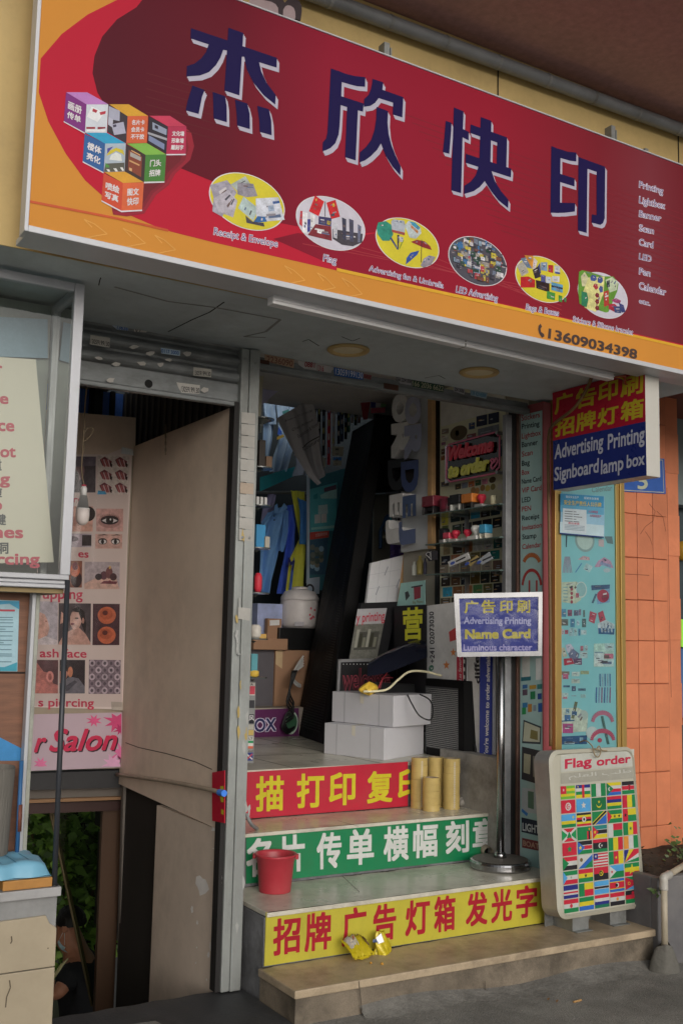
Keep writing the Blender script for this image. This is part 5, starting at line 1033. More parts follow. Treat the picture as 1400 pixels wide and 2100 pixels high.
# ------------------------------------------------------------------ left: glass cabinet and tiled counter of the neighbour stall
t = thing('glass_cabinet', 'glass fronted aluminium cabinet with a red lettered board hung left of the stairwell', 'cabinet', (-1.3, -.2, 1.42))
YC = -.315; XR2 = -.94; ZC0, ZC1 = 1.462, 2.462
m = M(); m.box(XR2 - .034, XR2, YC, YC + .03, ZC0 - .0, ZC1, ALUW); m.box(-2.2, XR2 - .035, YC, YC + .03, ZC1 - .03, ZC1, ALUW); m.box(XR2 - .025, XR2 - .001, -.035, -.005, ZC0, ZC1, ALUW); m.box(XR2 - .025, XR2 - .002, YC + .031, -.036, ZC1 - .028, ZC1, ALUW)
m.build('frame', t, bev=.003)
m = M(); m.box(-2.2, XR2 - .012, YC - .03, YC + .03, ZC0 - .018, ZC0 - .001, ALUW); m.box(-2.2, XR2 - .014, YC - .018, YC + .03, ZC0 - .032, ZC0 - .019, ALUW); m.box(-2.2, XR2 - .012, YC - .024, YC + .03, ZC0 - .046, ZC0 - .033, ALUW); m.build('sill', t, bev=.003)
m = M(); m.box(-2.2, XR2 - .02, YC, 0, ZC0 - .062, ZC0 - .047, mat('old brass rail', '#8f7c55', .5, .3, .2, 10, .4)); m.box(-2.2, XR2 - .025, -.0, .02, ZC0, ZC1, mat('cabinet back', '#9aa09c', .6, 0, .12, 3, .3)); m.build('bottom_rail', t)
pl = Yp(-.012); m = M(); m.plate([(-200, 640), (98, 655), (98, 735), (-200, 725)], pl, ink('#8fa9bd'), .003); m.build('blue_paper', t)
# board inside
pl = Yp(-.2); m = M(); m.plate([(-260, 715), (73, 738), (110, 1153), (-260, 1160)], pl, mat('cream board', '#c8c3b6', .5, 0, .04, 3), .006); o = m.build('board', t); pl = (pl[0] + pl[1] * .0065, pl[1])
for s, a, b, d, cc in (('r', (-3, 765), (5, 766), (-3, 741), '#b5485a'), ('e', (0, 828), (18, 829), (0, 803), '#b5485a'), ('ce', (-4, 884), (30, 885), (-4, 857), '#b5485a'), ('ot', (1, 938), (33, 938), (1, 912), '#b5485a'), ('g', (0, 993), (21, 993), (0, 968), '#b5485a'), ('o', (-12, 1046), (5, 1046), (-12, 1022), '#b5485a'),
                    ('nes', (-14, 1103), (48, 1104), (-14, 1076), '#b5485a'), ('ercing', (-30, 1158), (82, 1158), (-30, 1132), '#b5485a'), ('重', (-18, 965), (4, 965), (-18, 942), '#4a4c50'), ('瘦', (-16, 1020), (5, 1020), (-16, 1000), '#4a4c50'), ('健', (-10, 1077), (13, 1077), (-10, 1054), '#4a4c50'), ('洞', (-6, 1136), (18, 1136), (-6, 1112), '#4a4c50')):
    m = M(); m.text(s, a, b, d, pl, ink(cc), 0, .03); m.build('lettering', t)
m = M(); cg = glassmat('cabinet glass', '#eef2ee', .02, 1.0); m.poly([(-2.2, YC + .01, ZC0), (XR2 - .034, YC + .01, ZC0), (XR2 - .034, YC + .01, ZC1 - .03), (-2.2, YC + .01, ZC1 - .03)], cg); m.poly([(XR2 - .012, YC + .03, ZC0), (XR2 - .012, -.035, ZC0), (XR2 - .012, -.035, ZC1 - .03), (XR2 - .012, YC + .03, ZC1 - .03)], cg); m.build('glass', t)
# counter below
t = thing('stall_counter', 'tiled counter base with wooden back panel of the stall under the glass cabinet', 'counter', (-1.4, -.3, GL))
wood = mat('brown wood', '#7a5440', .6, 0, .25, 7, .3, '#4a3024', 3, .1, 60, (1, 1, 9))
btile = mat('beige wall tile', '#a89c86', .4, 0, .07, 4, .2, '#6e6350', 2.2, .03)
cemg = mat('cement patch', '#8b8c8c', .85, 0, .2, 7, .5, '#5d5c5a', 3, .2, 40)
ZLg = P(118, 1838, Yp(-.452)).z; XBk = P(119, 1850, Yp(-.45)).x
m = M(); m.box(-2.4, XBk, -.44, -.05, -.3, ZLg, cemg); m.build('block', t)
m = M(); z1 = P(60, 1990, Yp(-.45)).z; z2 = P(60, 1885, Yp(-.45)).z
rnd = random.Random(2)
ed = [(-2.3, z2)] + [(-1.5 + k * .06, z2 + rnd.uniform(-.004, .006)) for k in range(7)] + [(XBk - .035, z2 + .005), (XBk - .022, z2 - .02), (XBk - .0, z2 - .035)]
m.prism([(-2.3, -.452, z1 + .002)] + [(XBk + .001, -.452, z1 + .002)] + [(x, -.452, z) for x, z in reversed(ed)], (0, .012, 0), btile)
m.box(-2.3, XBk + .001, -.452, -.44, z1 - .26, z1 - .001, btile); m.box(-2.3, XBk + .001, -.452, -.44, z1 - .52, z1 - .263, btile); m.build('tile_face', t, bev=.002)
m = M(); 
for q in ([(24, 1920), (25, 1930), (22, 1935)], [(20, 2010), (22, 2025), (14, 2045), (12, 2066)], [(98, 1944), (100, 1945)]): m.line(q, .004, Yp(-.4525), mat('stain', '#5f5546', .9))
m.explode('stain', t)
m = M(); m.box(-2.4, XBk + .006, -.462, -.40, ZLg + .002, ZLg + .03, mat('ledge angle', '#a3a3a4', .5, .2, .15, 9, .5, '#5d5a56')); m.build('ledge', t, bev=.002)
m = M(); m.box(-2.4, P(57, 1400, Yp(-.2)).x, -.2, -.185, ZLg, 1.40, wood); m.build('back_panel', t)
pl = Yp(-.2); pz = P(0, 1378, pl).z; m = M(); m.pp([(-200, 1376), (57, 1378), (57, 1382), (-200, 1380)], pl, mat('dark seam', '#2e211b', .9), 0); m.build('seam', t)
m = M(); m.pp([(-150, 1440), (0, 1512), (45, 1535), (47, 1560), (-150, 1560)], pl, ink('#3f85bd'), 1); m.build('blue_sticker', t)
m = M(); xa = P(58, 1400, Yp(-.25)).x; xb = P(75, 1400, Yp(-.25)).x; m.box(xa, lerp(xa, xb, .45), -.25, -.21, ZLg + .03, 1.41, ALUW); m.box(lerp(xa, xb, .45) + .001, xb, -.245, -.20, ZLg + .03, 1.41, mat('worn frame', '#9fa197', .5, .1, .15, 10, .5, '#4a463e', 9)); m.build('frame_post', t, bev=.002)
# notice
N = [(-60, 1228), (40, 1232), (36, 1377), (-60, 1376)]; pl = Yp(-.2015)
m = M(); m.plate(N, pl, ink('#9fc0cc'), .001); t = m.build('notice', label='wrinkled pale blue notice in plastic pinned on the brown wood panel', cat='notice'); pl = Yp(-.2035)
m = M(); m.pp([(-60, 1230), (40, 1233), (40, 1250), (20, 1238), (-60, 1245)], pl, ink('#4a9cc0'), 0); m.pp([(36, 1358), (35, 1376), (-60, 1376), (-60, 1368), (10, 1368)], pl, ink('#3f93a8'), 0)
m.pp([(-40, 1249), (31, 1250), (31, 1254), (-40, 1253)], pl, ink('#b04a58'), 1)
for y, x in ((1265, 27), (1270, 27), (1276, 28), (1284, 27), (1289, 12), (1294, 28), (1303, 26), (1312, 26), (1317, 8), (1321, 24), (1331, 24), (1340, 25), (1344, 25), (1356, 24)): m.pp([(-40, y), (x, y + .5), (x, y + 2), (-40, y + 1.6)], pl, ink('#5a7a88'), 1)
m.build('printed_lines', t)
# bag, cushion, plank, leaning pole, blue pole
felt = mat('grey felt', '#6b6862', .95, 0, .25, 14, 0, '#000000', 3, .5, 120, (1, 1, .15))
a = P(40, 1575, Yp(-.32)); b = P(32, 1722, Yp(-.32))
t = thing('felt_bag', 'grey felt bin bag standing at the left edge behind the blue cushion', 'bag', (a.x - .1, -.3, b.z))
m = M(); m.grid(lambda u, v: V((a.x - .1 + .1 * math.cos(u * 6.2832), -.27 + .06 * math.sin(u * 6.2832), lerp(b.z - .06, a.z, v) + .004 * math.sin(u * 12))) + V((-.01 * (1 - v), 0, 0)), 32, 8, felt); m.build('side', t, smooth=True)
m = M(); m.lathe(V((a.x - .1, -.27, a.z)), [(0, -.01), (.06, -.012)], mat('bag lining', '#4a2f28', .9), 20); m.build('lining', t)
m = M(); p1 = P(45, 1560, Yp(-.28)); p2 = P(37, 1722, Yp(-.28)); m.tube([p1, p2 - V((0, 0, .06))], .007, ink('#35618f'), 10); m.tube([P(42, 1650, Yp(-.281)), P(39.5, 1705, Yp(-.281))], .0078, ink('#6d4236'), 10); m.build('blue_pole', label='thin blue pole with a brown band beside the aluminium post', cat='pole', smooth=True)
a = P(108, 1795, Yp(-.44)); zc = ZLg + .03
t = thing('seat_cushion', 'light blue vinyl wrapped cushion on the counter ledge', 'cushion', (a.x - .2, -.34, a.z))
bl_m = mat('blue vinyl', '#7ab4d0', .45, 0, .12, 8, .2, '#4f7d96', 4, .25, 25)
zb = P(100, 1797, Yp(-.44)).z; zt = P(105, 1770, Yp(-.44)).z
ycb = min(-.215, P(43, 1719, Zp(zt)).y); xcr = P(106, 1785, Yp(-.44)).x; print('cushion back', P(43, 1719, Zp(zt)), xcr)
def cu(u, v):
    x = lerp(-1.6, xcr, u); y = lerp(-.445, ycb, v); e = max(0, 1 - abs(2 * v - 1) ** 14) * max(0, 1 - max(0, (u - .93) / .07) ** 4)
    return V((x - .045 * v * 0, y + .008 * math.sin(u * 40) * (1 - v), zb + .001 + (zt - zb + .006) * min(1, e + .05) + .004 * math.sin(u * 33 + 4) * math.sin(v * 11)))
m = M(); m.grid(cu, 40, 24, bl_m)
m.box(-1.6, P(106, 1790, Yp(-.44)).x, -.44, -.25, zb, zb + .002, bl_m); m.build('cushion', t, smooth=True)
m = M()
for k in range(4):
    x = xcr - .06 - k * .045; m.curve([V((x + .0, -.42, zt + .008)), V((x - .005, lerp(-.42, ycb, .5), zt + .009)), V((x - .012, ycb - .03, zt + .007))], .0012, ink('#4f86a0'), 5)
m.explode('crease', t)
m = M(); xx = P(108, 1808, Yp(-.452)).x; m.box(P(7, 1810, Yp(-.452)).x, xx, -.452, -.25, ZLg + .031, zb - .001, mat('orange plank', '#b5813f', .5, 0, .15, 12, .3, '#6b4a22')); m.build('plank', label='orange wooden plank under the light blue cushion', cat='plank', bev=.002)
m = M(); a = P(112, 1811, Yp(-.44)); a.z = ZLg + .031; b = P(139, 1190, Yp(-.335)); m.tube([a, b], .0085, mat('dark steel tube', '#3d4046', .45, .3, .1, 10), 12); m.lathe(a, [(0, 0), (.013, 0), (.013, .004), (0, .005)], BLACK, 12); m.build('support_pole', label='slender dark grey pole propping the glass cabinet above the counter', cat='pole', smooth=True)
# ------------------------------------------------------------------ stairwell with beauty posters
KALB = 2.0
beige = mat('beige partition board', '#a39587', .65, 0, .12, 1.5, .4, '#80766c', 1.2, .04, 40)
XPt = -.14
t = thing('partition', 'beige board partition between the stairwell and the shop', 'partition', (XPt, .7, .5))
yf = 1.352; zt = P(485, 831, Xp(XPt)).z; zm = P(460, 1620, Xp(XPt)).z
m = M(); zq = P(250, 1592, _pl(V((0, yf, 0)), V((0, 1, 0)))).z
m.prism([(XPt, .186, zt), (XPt, yf, zt), (XPt, yf, .53), (XPt, .186, .50)], (.03, 0, 0), beige); m.build('upper_board', t)
yl = P(316, 1800, Xp(XPt + .006)).y
m = M(); m.box(XPt + .006, XPt + .03, .186, yl, -2.0, .498, mat('beige plaster', '#9a8e82', .75, 0, .1, 3, .3, '#63584b', 2, .08, 40)); m.build('lower_wall', t); m = M(); m.box(XPt + .032, XPt + .05, yl - .02, 1.345, -2.0, .52, mat('recess shade black', '#17130f', .8)); m.build('added_recess_sheet', t)  # near-black sheet added behind the partition end to stand for the dark recess
m = M(); pl = Xp(XPt)
m.line([(258, 1523), (285, 1533), (340, 1545), (400, 1562), (435, 1578)], .004, pl, mat('board seam', '#3a3028', .9)); m.build('seam', t)
m = M(); pl = Xp(XPt + .005); pw = ink('#a9a7a4', .7); rnd = random.Random(11)
def blob(cx, cy, rx, ry, n=13): 
    m.pp([(cx + rx * rnd.uniform(.55, 1.1) * math.cos(k * 6.283 / n), cy + ry * rnd.uniform(.55, 1.1) * math.sin(k * 6.283 / n)) for k in range(n)], pl, pw, 0)
for q in ((415, 1815, 15, 24), (450, 1715, 7, 24), (440, 1698, 8, 9), (394, 1865, 3, 9), (428, 1958, 3, 7), (432, 1942, 1.5, 12), (404, 1943, 1.5, 2), (454, 1800, 2.5, 14), (405, 1892, 2, 5), (438, 1740, 1.5, 2), (433, 1765, 1.5, 2), (447, 1778, 1, 4), (402, 1975, 1.5, 2), (424, 2009, 1.2, 3)): blob(*q)
m.explode('bare_patch', t)
m = M(); ch = [P(340, 870 + k * 7, Xp(XPt - .01)) for k in range(10)]
for k in range(9): m.tube([ch[k], ch[k + 1]], .004 if k % 2 else .0025, mat('old chain', '#5d5346', .6, .4), 6)
m.build('hanging_chain', label='short rusty chain hanging against the top of the beige partition', cat='chain')
m = M(); pp_ = [P(240, 1588, Xp(XPt - .02)), P(330, 1600, Xp(XPt - .02)), P(425, 1618, Xp(XPt - .02)), P(450, 1625, Xp(XPt - .02))]; m.curve(pp_, .009, mat('old conduit', '#7b6f62', .6, 0, .25, 20, .5), 10); t = m.build('conduit', label='old grey conduit running down the beige partition to a blue coupling', cat='pipe', smooth=True)
m = M(); m.tube([P(450, 1625, Xp(XPt - .02)), P(460, 1627, Xp(XPt - .02))], .013, ink('#2f5fae'), 12); m.build('coupling', t)
# header board, poster sheet
pl = Yp(1.352)
m = M(); m.plate([(60, 838), (278, 857), (277, 935), (60, 935)], Yp(1.36), beige, .006); m.plate([(60, 930), (274, 925), (262, 1575), (60, 1580)], Yp(1.362), mat('dull board', '#7d7264', .7), .004); m.build('header_board', label='beige board filling the wall above the beauty poster', cat='board')
sheet = mat('poster paper', '#a79c98', .5, 0, .04, 3)
t = thing('beauty_poster', 'plastic covered beauty salon poster with rows of treatment photos in the stairwell', 'poster', P(170, 1455, pl))
m = M(); m.plate([(60, 932), (220, 932), (250, 920), (271, 930), (268, 1000), (262, 1100), (256, 1300), (252, 1455), (60, 1450)], pl, sheet, .003); m.build('sheet', t); pl = Yp(1.3485)
skin, skin2, hair, dkb = '#a98478', '#8d6a62', '#231c1e', '#2a2528'
def cell(bg, q, items):
    m = M(); m.pp(q, pl, photo(bg), 0)
    for it in items:
        if it[0] == 'e': m.pp([quadpx(q, it[2] + it[4] * math.cos(a * .31416), it[3] + it[5] * math.sin(a * .31416)) for a in range(20)], pl, photo(it[1]), 1)
        else: m.pp([quadpx(q, *p) for p in it[2]], pl, photo(it[1]), 1)
    m.build('photo', t)
rq = lambda x0, y0, x1, y1: [(x0, y0), (x1, y0 + (x1 - x0) * .01), (x1 - (y1 - y0) * .012, y1), (x0 - (y1 - y0) * .012, y1)]
cell('#3f3a40', rq(140, 936, 197, 1010), [('e', '#6a5558', .3, .4, .3, .3), ('e', '#2a2226', .2, .6, .2, .25), ('p', '#57505a', [(0, 0), (1, 0), (1, .25), (0, .3)])])
hands = []
for i in range(3):
    for j in range(2):
        x0, y0 = .04 + j * .5, .03 + i * .33
        hands.append(('p', '#5c2f35', [(x0 + .02, y0 + .08), (x0 + .18, y0), (x0 + .42, y0 + .12), (x0 + .38, y0 + .26), (x0 + .12, y0 + .24)]))
        for k in range(4): hands.append(('p', ('#8a4a4c', '#a8888a')[k % 2], [(x0 + .06 + k * .07, y0 + .08), (x0 + .1 + k * .07, y0 + .06), (x0 + .2 + k * .06, y0 + .26), (x0 + .17 + k * .06, y0 + .27)]))
        hands.append(('p', '#2a1a1e', [(x0 + .34, y0 + .12), (x0 + .44, y0 + .2), (x0 + .42, y0 + .28), (x0 + .36, y0 + .24)]))
cell('#aaa09c', rq(201, 934, 264, 1014), hands + [('p', '#2f7aa0', [(.02, .9), (.25, .92), (.3, 1), (.0, 1)])])
cell(skin, rq(140, 1038, 191, 1090), [('e', hair, .8, .3, .3, .3), ('e', skin2, .3, .6, .3, .2)]); cell('#8f8690', rq(140, 1094, 188, 1122), [('p', dkb, [(.6, .1), (1, .1), (1, .9), (.6, .9)]), ('e', '#4a3f48', .2, .4, .25, .2)])
lash = [('p', hair, [(.18 + k * .06, .42 - .16 * math.sin(math.pi * (k + 1) / 11)), (.2 + k * .06, .42 - .16 * math.sin(math.pi * (k + 1) / 11)), (.14 + k * .073, .2 + .02 * abs(k - 5))]) for k in range(11)]
cell('#a07f7a', rq(198, 1043, 253, 1090), [('e', '#8d6a66', .5, .55, .42, .3), ('e', '#2a2022', .5, .5, .34, .2), ('p', '#c0b4b2', [(.2, .52), (.5, .37), (.8, .52), (.5, .68)]), ('e', '#1c1718', .5, .52, .14, .17), ('e', '#c8c8c8', .53, .47, .03, .05)] + lash)
cell('#a5867e', rq(196, 1095, 251, 1125), [z for cx in (.27, .75) for z in (('e', '#2a2022', cx, .5, .17, .22), ('e', '#bdb2b0', cx, .53, .14, .15), ('e', '#1c1718', cx, .52, .06, .16), ('p', '#3a2c2c', [(cx - .2, .12), (cx + .05, .0), (cx + .22, .1), (cx + .05, .08)]))])
cell('#6d4436', rq(140, 1150, 169, 1205), [('e', '#2a1a1c', .6, .7, .4, .3), ('e', '#a35a40', .5, .35, .35, .25), ('e', '#5a1f28', .5, .2, .2, .15)])
cell('#8d8488', rq(174, 1152, 246, 1208), [('p', '#a58a80', [(0, .8), (.4, .55), (.9, .6), (1, 1), (0, 1)]), ('e', '#4a3038', .55, .5, .1, .16), ('e', '#5a3a3c', .7, .4, .1, .22), ('e', '#3a262c', .82, .55, .1, .14), ('e', '#2c2428', .4, .55, .1, .12), ('e', '#c08a50', .72, .2, .03, .06), ('e', '#7a2030', .72, .72, .04, .04), ('p', '#5a3038', [(.45, .8), (.55, .7), (.95, .72), (.9, .82)])])
cell('#8f8a92', rq(60, 1233, 119, 1322), [('p', skin, [(0, .28), (.4, .25), (.55, .3), (.66, .45), (.72, .62), (.66, .78), (.4, .95), (0, 1)]), ('p', '#a8a0a4', [(.0, .98), (.6, .8), (1, .9), (1, 1), (0, 1)]), ('e', '#7a5048', .6, .46, .03, .02)])
cell('#3a3438', rq(121, 1237, 187, 1322), [('p', skin, [(.08, .2), (.22, .3), (.2, .45), (.05, .5)]), ('p', '#4b3f42', [(.5, .06), (.72, .12), (.86, .35), (.86, 1), (.3, 1), (.3, .5)]), ('p', '#1c1719', [(.42, .14), (.62, .08), (.8, .2), (.86, .5), (.84, .75), (.7, .5), (.66, .3)]), ('p', '#a08279', [(.42, .2), (.62, .22), (.72, .45), (.62, .62), (.46, .64), (.36, .5), (.36, .32)]), ('p', '#9a7a70', [(.02, .95), (.2, .72), (.46, .62), (.66, .6), (.85, .75), (1, .95), (1, 1), (0, 1)]), ('e', '#5a2a34', .43, .5, .06, .025), ('e', '#3a2a2a', .56, .36, .06, .02), ('e', '#8a675e', .76, .42, .04, .07)])
cell('#38242a', rq(191, 1238, 246, 1323), [z for cy in (.28, .76) for z in (('e', '#9a5238', .52, cy, .34, .21), ('e', '#8a4630', .5, cy - .03, .24, .13), ('e', '#4a221e', .46, cy - .06, .1, .06))])
cell('#8f5a54', rq(60, 1353, 120, 1422), [('p', '#4a3236', [(.2, 0), (1, 0), (1, .75), (.82, .7), (.78, .4), (.5, .35)]), ('e', '#a8706a', .72, .5, .13, .17), ('e', '#7a4844', .72, .5, .06, .1), ('p', '#9a625c', [(0, .7), (.5, .6), (.8, .85), (.85, 1), (0, 1)])])
cell('#262024', rq(123, 1353, 175, 1422), [('p', '#55545c', [(0, .7), (.4, .5), (.75, .55), (1, .8), (1, 1), (0, 1)]), ('p', '#8a6055', [(.0, .35), (.2, .28), (.36, .4), (.2, .65), (0, .7)]), ('e', '#a0684e', .42, .36, .1, .16), ('p', '#3a3a42', [(.2, .8), (.6, .6), (.7, .66), (.3, .95)])])
ro = []
for i in range(5):
    for j in range(5): ro.append(('e', ('#8f848c', '#6a5f68')[(i + j) % 2], .1 + j * .2, .1 + i * .2, .1, .1)); ro.append(('e', '#4a424a', .1 + j * .2, .1 + i * .2, .045, .05))
cell('#5a5058', rq(183, 1353, 248, 1423), ro)
for s, a, b, d in (('re', (150, 1030), (172, 1031), (150, 1016)), ('es', (161, 1143), (182, 1144), (161, 1126)), ('upping', (88, 1228), (170, 1229), (88, 1205)), ('ash face', (82, 1348), (178, 1349), (82, 1329)), ('s piercing', (79, 1449), (193, 1450), (79, 1430))):
    m = M(); m.text(s, a, b, d, pl, ink('#9c2f45'), 0, .02); m.build('lettering', t)
m = M(); m.plate([(250, 917), (272, 922), (274, 934), (249, 930)], pl, ink('#9aa0a2'), .004); m.plate([(228, 1439), (253, 1440), (253, 1457), (230, 1456)], pl, ink('#8d857e'), .004); m.explode('corner_plate', t)
m = M(); sh_ = glassmat('poster film', '#f2f0f0', .12, .9); nn = sh_.node_tree.nodes
tx = nn.new('ShaderNodeTexWave'); tx.inputs['Scale'].default_value = 3; tx.inputs['Distortion'].default_value = 6; tx.inputs['Detail'].default_value = 3; bp = nn.new('ShaderNodeBump'); bp.inputs['Strength'].default_value = .2; bp.inputs['Distance'].default_value = .012
tc = nn.new('ShaderNodeTexCoord'); sh_.node_tree.links.new(tc.outputs['Object'], tx.inputs[0]); sh_.node_tree.links.new(tx.outputs['Fac'], bp.inputs['Height'])
for q in nn:
    if q.type in ('BSDF_GLOSSY', 'FRESNEL'): sh_.node_tree.links.new(bp.outputs[0], q.inputs['Normal'])
m.pp([(60, 936), (266, 936), (250, 1450), (60, 1448)], Yp(1.34), sh_, 0); m.build('plastic_film', t)
# salon sign
pl = Yp(1.345); t = thing('salon_sign', 'pink Salon sign with dark red italic letters below the beauty poster', 'sign', P(160, 1577, pl))
SQ = [(60, 1465), (250, 1461), (249, 1573), (60, 1581)]
m = M(); m.plate(SQ, pl, mat('pink print', '#93828c', .4, 0, .06, 3), .006); m.build('board', t); pl = Yp(1.338)
m = M(); rnd = random.Random(6)
for cx, cy, r, cc in ((193, 1478, 17, '#a8466a'), (240, 1480, 30, '#a03a60'), (255, 1545, 34, '#a8587e'), (84, 1566, 18, '#b05a7c'), (247, 1496, 16, '#8e2850'), (232, 1565, 26, '#b5809a')):
    pts = [(min(249, cx + r * (1 if k % 2 else .45) * math.cos(k * .3927) * rnd.uniform(.8, 1.1)), min(1572, max(1463, cy + .8 * r * (1 if k % 2 else .45) * math.sin(k * .3927)))) for k in range(16)]
    m.pp(pts, pl, ink(cc), 0)
m.explode('printed_blossom', t)
for dx, dy, cc, ly in ((2.5, 2.5, '#2a1c22', 1), (0, 0, '#9a2440', 2)):
    m = M(); m.text('r', (70 + dx, 1543 + dy), (96 + dx, 1542 + dy), (70 + dx, 1497 + dy), pl, ink(cc), ly, .02, .35); m.text('Salon', (101 + dx, 1541 + dy), (241 + dx, 1538 + dy), (101 + dx, 1492 + dy), pl, ink(cc), ly, .02, .35); m.build('lettering', t)
# bulb and its cord
p = P(170, 1052, Yp(.6)); t = thing('hanging_bulb', 'white LED bulb hanging on a thin cord before the beauty poster', 'bulb', p)
s = (P(190, 1060, Yp(.6)) - P(157, 1060, Yp(.6))).length / 2 * .82
m = M(); m.lathe(p + V((0, 0, .02)), [(s * .42, .0), (s * .46, .05), (s * .5, .055), (s * .95, .02 - .03), (s, -.0)], mat('bulb white', '#bdbab8', .4), 24); m.build('body', t, smooth=True)
m = M(); m.lathe(p + V((0, 0, .02)), [(s * .98, 0), (s, -.03), (s * .9, -.055), (s * .5, -.07), (0, -.073)], mat('bulb diffuser', '#a8a09e', .35), 24); m.build('diffuser', t, smooth=True)
m = M(); m.lathe(p + V((0, 0, .07)), [(s * .44, 0), (s * .48, .035), (s * .3, .045), (0, .047)], mat('bulb holder', '#b5b2ae', .5), 20); m.lathe(p + V((0, 0, .115)), [(s * .35, 0), (s * .35, .006), (0, .007)], ink('#8a3040'), 16); m.build('holder', t, smooth=True)
m = M(); m.curve([p + V((0, 0, .12)), P(168, 960, Yp(.6)), P(172, 890, Yp(.6)), P(175, 830, Yp(.6)), P(178, 795, Yp(.55))], .003, mat('old cord', '#5c5040', .7), 6); m.curve([P(172, 905, Yp(.6)), P(180, 900, Yp(.6)), P(191, 885, Yp(.6)), P(188, 877, Yp(.6)), P(178, 880, Yp(.6)), P(172, 892, Yp(.6))], .003, mat('old cord', '#5c5040', .7), 6); m.build('cord', t)
# louvred dark wall and blue panes above the partition
t = thing('louvre_wall', 'dark ribbed metal wall above the beige partition', 'wall', (-.05, 1, 2.1))
lm = mat('dark louvre metal', '#34322f', .5, .3, .2, 10)
m = M(); m.box(.0, .02, .3, 2.2, 2.0, 2.62, lm)
y = .25
while y < 2.2: m.box(-.02, .0, y, y + .03, 2.0, 2.62, lm); m.tube([V((-.03, y + .045, 2.0)), V((-.03, y + .045, 2.62))], .006, mat('louvre rod', '#4c4944', .5, .4), 6); y += .085
m.build('rib', t)
t = thing('blue_window', 'window painted daylight blue, glimpsed under the roller shutter', 'window', (-.4, 1.9, 2.1))
m = M(); m.box(-1.2, -.02, 1.9, 1.92, 2.1, 2.62, mat('daylight blue pane', '#4063b0', .25, 0, .2, 6)); m.build('pane', t)  # bluish daylight put into the colour of an opaque pane
m = M(); 
for px in (188, 230, 272): q = P(px, 830, Yp(1.88)); m.box(q.x - .012, q.x + .012, 1.86, 1.89, 2.0, 2.62, BLACK)
q = P(212, 830, Yp(1.885)); m.box(q.x - .05, q.x + .0, 1.895, 1.899, 2.0, 2.62, mat('dark pane', '#23262c', .4)); m.build('frame', t)
m = M(); m.box(-1.3, -.11, .2, 2.2, 2.625, 2.66, mat('stairwell ceiling', '#57524c', .8)); m.build('stairwell_ceiling', label='dark ceiling over the stairwell', cat='ceiling')
m = M(); m.box(-1.0, -.96, .19, 3.3, -2.0, 2.62, mat('stairwell wall', '#6d6458', .8, 0, .1, 3)); m.build('stairwell_wall', label='plain left wall of the stairwell hidden behind the counter', cat='wall')
# lower door set: beam, frames, glass door, foliage added behind in place of a reflection
YD = 1.42
pl = Yp(YD); zA = P(150, 1583, pl).z; 
t = thing('basement_doorway', 'dark beam and brown frames of the basement doorway under the salon sign', 'doorway', (-.4, YD, -1.5))
m = M(); dk = mat('dark painted beam', '#232325', .6, 0, .2, 10)
m.plate([(40, 1584), (255, 1577), (253, 1612), (40, 1618)], pl, dk, .05); m.plate([(40, 1618), (254, 1610), (253, 1632), (40, 1638)], Yp(YD + .05), mat('grey brown beam', '#55504a', .7), .03); m.plate([(40, 1639), (252, 1632), (252, 1638), (40, 1646)], pl, mat('tan strip', '#6d5238', .6), .03); m.build('beam', t)
brf = mat('brown door wood', '#382619', .5, 0, .2, 8, .3, '#2a1c14', 2, .05, 40, (1, 1, .2))
m = M(); m.plate([(40, 1647), (248, 1640), (246, 1660), (40, 1668)], Yp(YD + .03), mat('red brown rail', '#2a1714', .5), .03); m.plate([(208, 1648), (247, 1645), (228, 2090), (190, 2095)], Yp(YD + .06), brf, .03); m.build('door_frame', t)
m = M(); m.plate([(250, 1592), (268, 1592), (258, 2090), (238, 2090)], Yp(YD - .06), mat('grey post paint', '#55504a', .6, 0, .15, 8), .03); m.build('post', t)
m = M(); m.plate([(269, 1612), (318, 1620), (318, 2090), (258, 2090)], Yp(YD + .5), mat('unlit passage black', '#0c0b0a', .8), .02); m.plate([(300, 1660), (308, 1662), (306, 2090), (297, 2090)], Yp(YD + .1), mat('dim jamb', '#26231f', .7), .02); m.build('unlit_void_panel', t)  # black plate painted as the unlit void beside the door
m = M(); m.curve([P(306, 1935, Yp(1.2)), P(307, 1970, Yp(1.2)), P(303, 2000, Yp(1.2)), P(304, 2080, Yp(1.2))], .008, mat('dim plastic pipe', '#5c5a52', .6), 8); m.build('pipe', t)
m = M(); m.tube([P(103, 1658, Yp(YD + .1)), P(190, 2062, Yp(YD + .16))], .009, mat('dull brass bar', '#4f4632', .5, .3), 8); m.tube([P(108, 1658, Yp(YD + .1)), P(194, 2062, Yp(YD + .16))], .005, mat('dull brass bar', '#4f4632', .5, .3), 8); m.build('door_bar', label='dull brass bar slanting across the open basement door', cat='bar')
gd = glassmat('door glass', '#9fa89a', .02, 1.0)
m = M(); m.poly([P(106, 1662, Yp(YD + .1)), P(208, 1655, Yp(YD + .1)), P(196, 2062, Yp(YD + .1)), P(190, 2062, Yp(YD + .1))], gd); m.build('glass_door', label='glass panel of the basement door with added greenery in place of a reflection', cat='door')
base = P(140, 1930, Yp(4.3)); 
